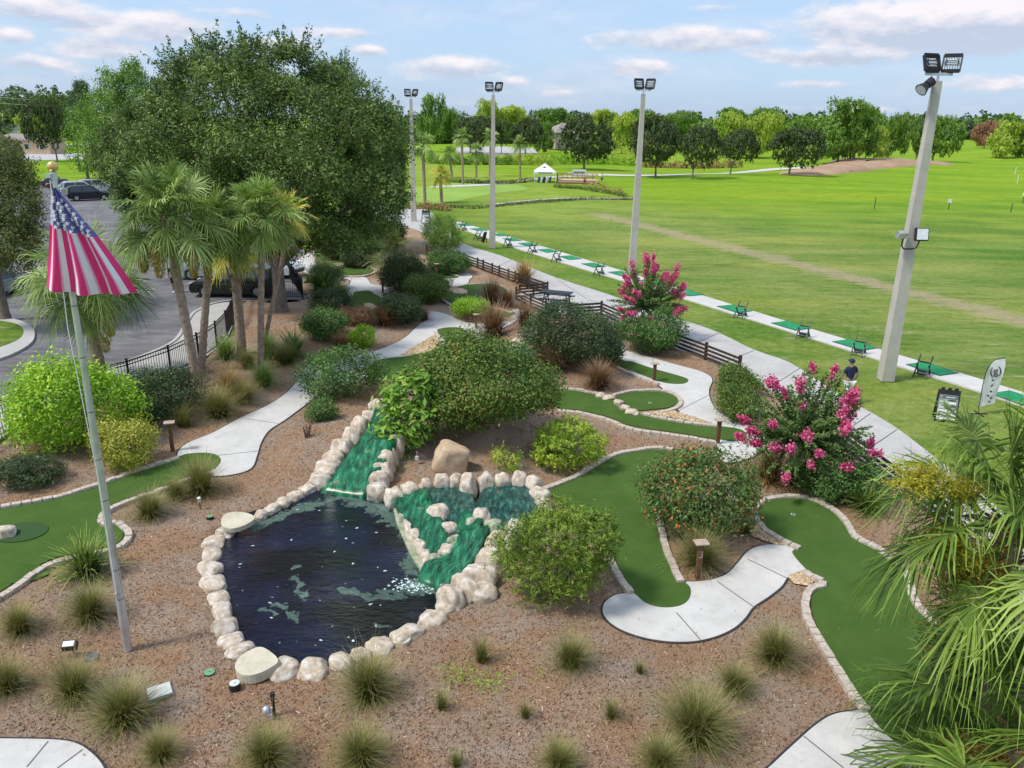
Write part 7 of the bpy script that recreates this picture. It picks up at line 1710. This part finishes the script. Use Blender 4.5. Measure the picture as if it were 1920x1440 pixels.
DT = [(1095,318,1037,1156,218,306,'round','oak_dark','dark dense round oak behind the deck and banner board','oak_tree'),
 (1229,333,1168,1280,220,312,'round','oak_dark','dark oak between the middle light pole and the next dark oak','oak_tree'),(1298,336,1268,1352,233,316,'round','oak_dark','dark oak second to the right of the middle light pole','oak_tree'),
 (1369,328,1342,1424,243,308,'round','oak_dark','dark oak third to the right of the middle light pole, on a forked trunk','oak_tree'),(1479,329,1434,1548,236,316,'round','oak_dark','dark leaning oak beside the pine straw berm','oak_tree'),
 (1570,308,1505,1625,186,296,'tall','green_tree','tallest pine-like tree standing on the pine straw berm','tree'),(1600,306,1572,1640,200,296,'loose','green_tree','airy tree right behind the tallest one on the berm','tree'),
 (1622,303,1600,1660,228,294,'loose','yellow_tree','yellow-green tree in the middle of the berm','tree'),(1660,303,1645,1700,213,292,'loose','green_tree','light tree with a bare stem at the right half of the berm','tree'),
 (1716,303,1696,1745,232,292,'tall','green_tree','tree left of the tallest light pole on the berm','tree'),(1748,303,1722,1800,220,296,'round','green_tree','broad bright tree just right of the tallest light pole','tree'),
 (1868,296,1840,1912,228,296,'tall','yellow_tree','light green tree with low skirts at the right end','tree'),(1908,296,1890,1940,225,296,'tall','green_tree','tree cut by the right edge beside the low-skirted one','tree'),
 (1845,278,1822,1870,227,272,'loose','red_tree','russet brown tree among the green ones at the right','tree'),
 (800,285,776,842,178,262,'tall','green_tree','tall dark green tree beside the farthest light pole','tree'),(882,288,846,950,218,276,'round','oak_dark','dark broad tree in front of the far car park','tree'),
 (850,270,828,872,205,262,'loose','green_tree','bright tree between two dark ones near the farthest pole','tree'),(912,262,884,935,188,240,'loose','yellow_tree','sunny yellow-green treetop behind the slim light pole','tree'),
 (940,288,925,965,222,272,'round','oak','mid green tree by the slim light pole','tree'),(985,288,955,1022,222,276,'round','oak_dark','dark green tree left of the tan house','tree'),(960,262,925,1010,200,250,'loose','yellow_tree','light treetop above the dark green tree','tree'),
 (1020,285,1003,1040,228,284,'loose','green_tree','slim bright tree just left of the tan house','tree'),(1042,262,1005,1075,203,245,'loose','green_tree','bright treetop behind the tan house roof','tree'),(1165,288,1140,1192,212,278,'loose','yellow_tree','yellow-green tree right of the round dark oak','tree'),
 (1130,270,1100,1160,206,250,'loose','yellow_tree','light treetop above the round dark oak','tree'),(1200,280,1160,1235,206,262,'loose','green_tree','bright tree behind the middle light pole','tree'),(1262,272,1235,1300,208,258,'loose','green_tree','bright treetop behind the dark oaks','tree'),
 (1370,296,1338,1405,212,290,'loose','yellow_tree','sunlit yellow-green tree behind the forked dark oak','tree'),(1420,296,1392,1455,212,288,'loose','yellow_tree','sunlit tree right of the forked dark oak','tree'),(1395,280,1340,1400,203,250,'loose','green_tree','taller green tree behind the sunlit ones','tree'),(1450,282,1400,1480,203,255,'loose','green_tree','green treetop between sunlit tree and leaning oak','tree'),
 (1500,280,1470,1530,222,275,'loose','green_tree','green tree behind the leaning dark oak','tree'),
 (108,303,52,132,190,280,'round','oak_dark','dark street tree on a single trunk at the far left','tree'),(30,262,-10,60,185,245,'round','oak','green tree in front of the far houses','tree'),(62,285,42,90,215,262,'loose','yellow_tree','lime tree by the far left houses','tree'),
 (100,275,70,132,178,250,'loose','oak','tall tree behind the dark street tree','tree'),(10,300,-30,45,255,300,'round','olive','rounded tree at the left edge below the far houses','tree')]
for (bx, by, x0, x1, yt, yb, kd, mt, lb, nm) in DT: dtree(bx, by, x0, x1, yt, yb, kd, mt, lb, name=nm)

# tree belt along the horizon: a far-off wood
def belt(px0, px1, step, by, yt0, yt1, mat, seed, label, w=46, n=1400):
    rg = np.random.default_rng(seed); VV = []; AA = []; x = px0
    while x < px1:
        b = at(x, by+rg.uniform(-1.5, 1.5)); k = ppm(b); wpx = w*rg.uniform(.6, 1.3); r_ = wpx/2/k; yt = rg.uniform(yt0, yt1); zt = pt(x, yt+(x-960)*.0155*0, b[1])[2]
        B = [(b[0]+rg.uniform(-.5, .5)*r_, b[1]+rg.uniform(-.5, .5)*r_, zt*f, r_*s, r_*s, zt*.28) for f, s in ((.25, .9), (.45, 1.0), (.62, .85), (.76, .5))]
        V, A = leaf_cloud(B, n, 1.1*b[1]/330, rg, per=7, spr=.7, gap=.2, freq=.25, inner=.2, aspect=.6); VV.append(V); AA.append(A); x += step*rg.uniform(.7, 1.3)
    o = link('far_woodland', leafmesh('far_woodland', np.vstack(VV), np.concatenate(AA), M[mat])); tag(o, label, 'woodland', kind='stuff')
belt(760,1960,18,252,208,226,'dist_tree',81,'dark belt of distant woodland along the horizon')
belt(-60,150,16,236,160,178,'dist_tree',82,'dark distant wood on the skyline at the far left')
belt(-80,230,22,262,190,215,'oak',83,'mixed trees round the far left houses', 40)
belt(780,1560,17,268,216,242,'green_tree',84,'sunlit green wood behind the range trees', 44)
belt(1180,1960,19,260,214,232,'green_tree',88,'pale green wood beyond the end of the range', 44)
belt(1500,1960,20,262,222,240,'dist_tree',85,'woodland behind the right end of the range', 40)
belt(760,1030,20,268,232,250,'oak',86,'shaded trees behind the far car park', 36)
# hedge of bright shrubs beyond the fairway
def row(pts, hpx, step, mat, n, size, seed, name, label, cat, kind=None, wj=1.0):
    rg = np.random.default_rng(seed); VV = []; AA = []; o0 = at(*pts[0])
    for (a, b) in zip(pts[:-1], pts[1:]):
        m = max(1, int(abs(b[0]-a[0])/step))
        for i in range(m):
            x = a[0]+(b[0]-a[0])*(i+rg.random()*.5)/m; y = a[1]+(b[1]-a[1])*i/m; p = atl(x, y); k = ppm(p); h = hpx*rg.uniform(.6, 1.15)/k; w = step/k*wj*rg.uniform(.7, 1.2)
            V, A = leaf_cloud([(p[0], p[1], p[2]+h*.45, w, w, h*.55)], n, size, rg, per=6, spr=size, gap=.1, aspect=.5, streak=size*1.2); VV.append(V); AA.append(A)
    V = np.vstack(VV); o = link(name, leafmesh(name, V-o0, np.concatenate(AA), M[mat]), None, o0); tag(o, label, cat, None, kind); return o
row([(800,306),(850,309),(960,309)],19,9,'green_tree',500,.3,91,'hedge','clipped green hedge beyond the fairway left of the tent','hedge')
row([(955,309),(1040,310)],21,9,'yellow_tree',500,.3,92,'hedge','yellow-green hedge behind the white tent','hedge')
row([(1040,308),(1140,308),(1210,312)],20,9,'bush_lime',500,.3,93,'hedge','sunlit lime hedge behind the round dark oak','hedge')
row([(1130,300),(1190,302)],30,14,'bush_yellow',500,.35,94,'shrub','bright yellow shrubs right of the round dark oak','shrub')
row([(1205,314),(1300,316),(1390,314)],12,8,'grass_tan',300,.3,95,'grass_row','tan tall grass strip behind the dark oaks','grass',kind='stuff')
row([(842,342),(885,345),(930,349),(1000,352)][:1]+[(930,346),(1000,341)],7,7,'olive',260,.18,96,'border_planting','low grassy border beyond the practice green','plants',kind='stuff')
row([(780,386),(830,388),(880,392),(920,388),(1000,381),(1100,374),(1190,375)],5,9,'bush_dark',160,.13,97,'border_planting','row of small clumps along the pale stone edging','plants',kind='stuff')
row([(1040,352),(1090,355),(1130,362),(1180,370)],6,7,'olive',220,.16,98,'border_planting','low scrub bank in front of the deck','plants',kind='stuff')
row([(1100,352),(1140,358),(1170,366)],9,10,'grass_tan',220,.18,99,'border_planting','dry tan scrub right of the deck','plants',kind='stuff')
row([(770,392),(800,393),(850,396)],14,10,'grass_tan',260,.18,101,'grass_row','tan grasses at the edge of the practice green','grass',kind='stuff')
# pale stone edging of the practice green
kb = [(925,386),(1000,378),(1080,374),(1190,374)]
W = smooth_px([at(*p)[:2] for p in kb], False, 8); mb = MB()
for i in range(len(W)-1):
    a, b_ = W[i], W[i+1]
    for q in range(3):
        c0 = a+(b_-a)*(q+.06)/3; c1 = a+(b_-a)*(q+.94)/3; mb.bar((*(c0-W[0]), .1), (*(c1-W[0]), .1), .6, .22)
o = mb.build('stone_edging', [M['stone']], None, (*W[0], 0)); tag(o, 'pale curved line of stones edging the practice green', 'stone edging')
# spiky bottlebrush beside the cart path
PB(796,862,412,482,'green_tree',4500,.16,'spiky bright shrub at the bend of the cart path', aspect=.18, streak=.5, per=12)
PB(862,905,455,478,'bush_green',10,.05,'low sprig at the cart path edge')if False else None
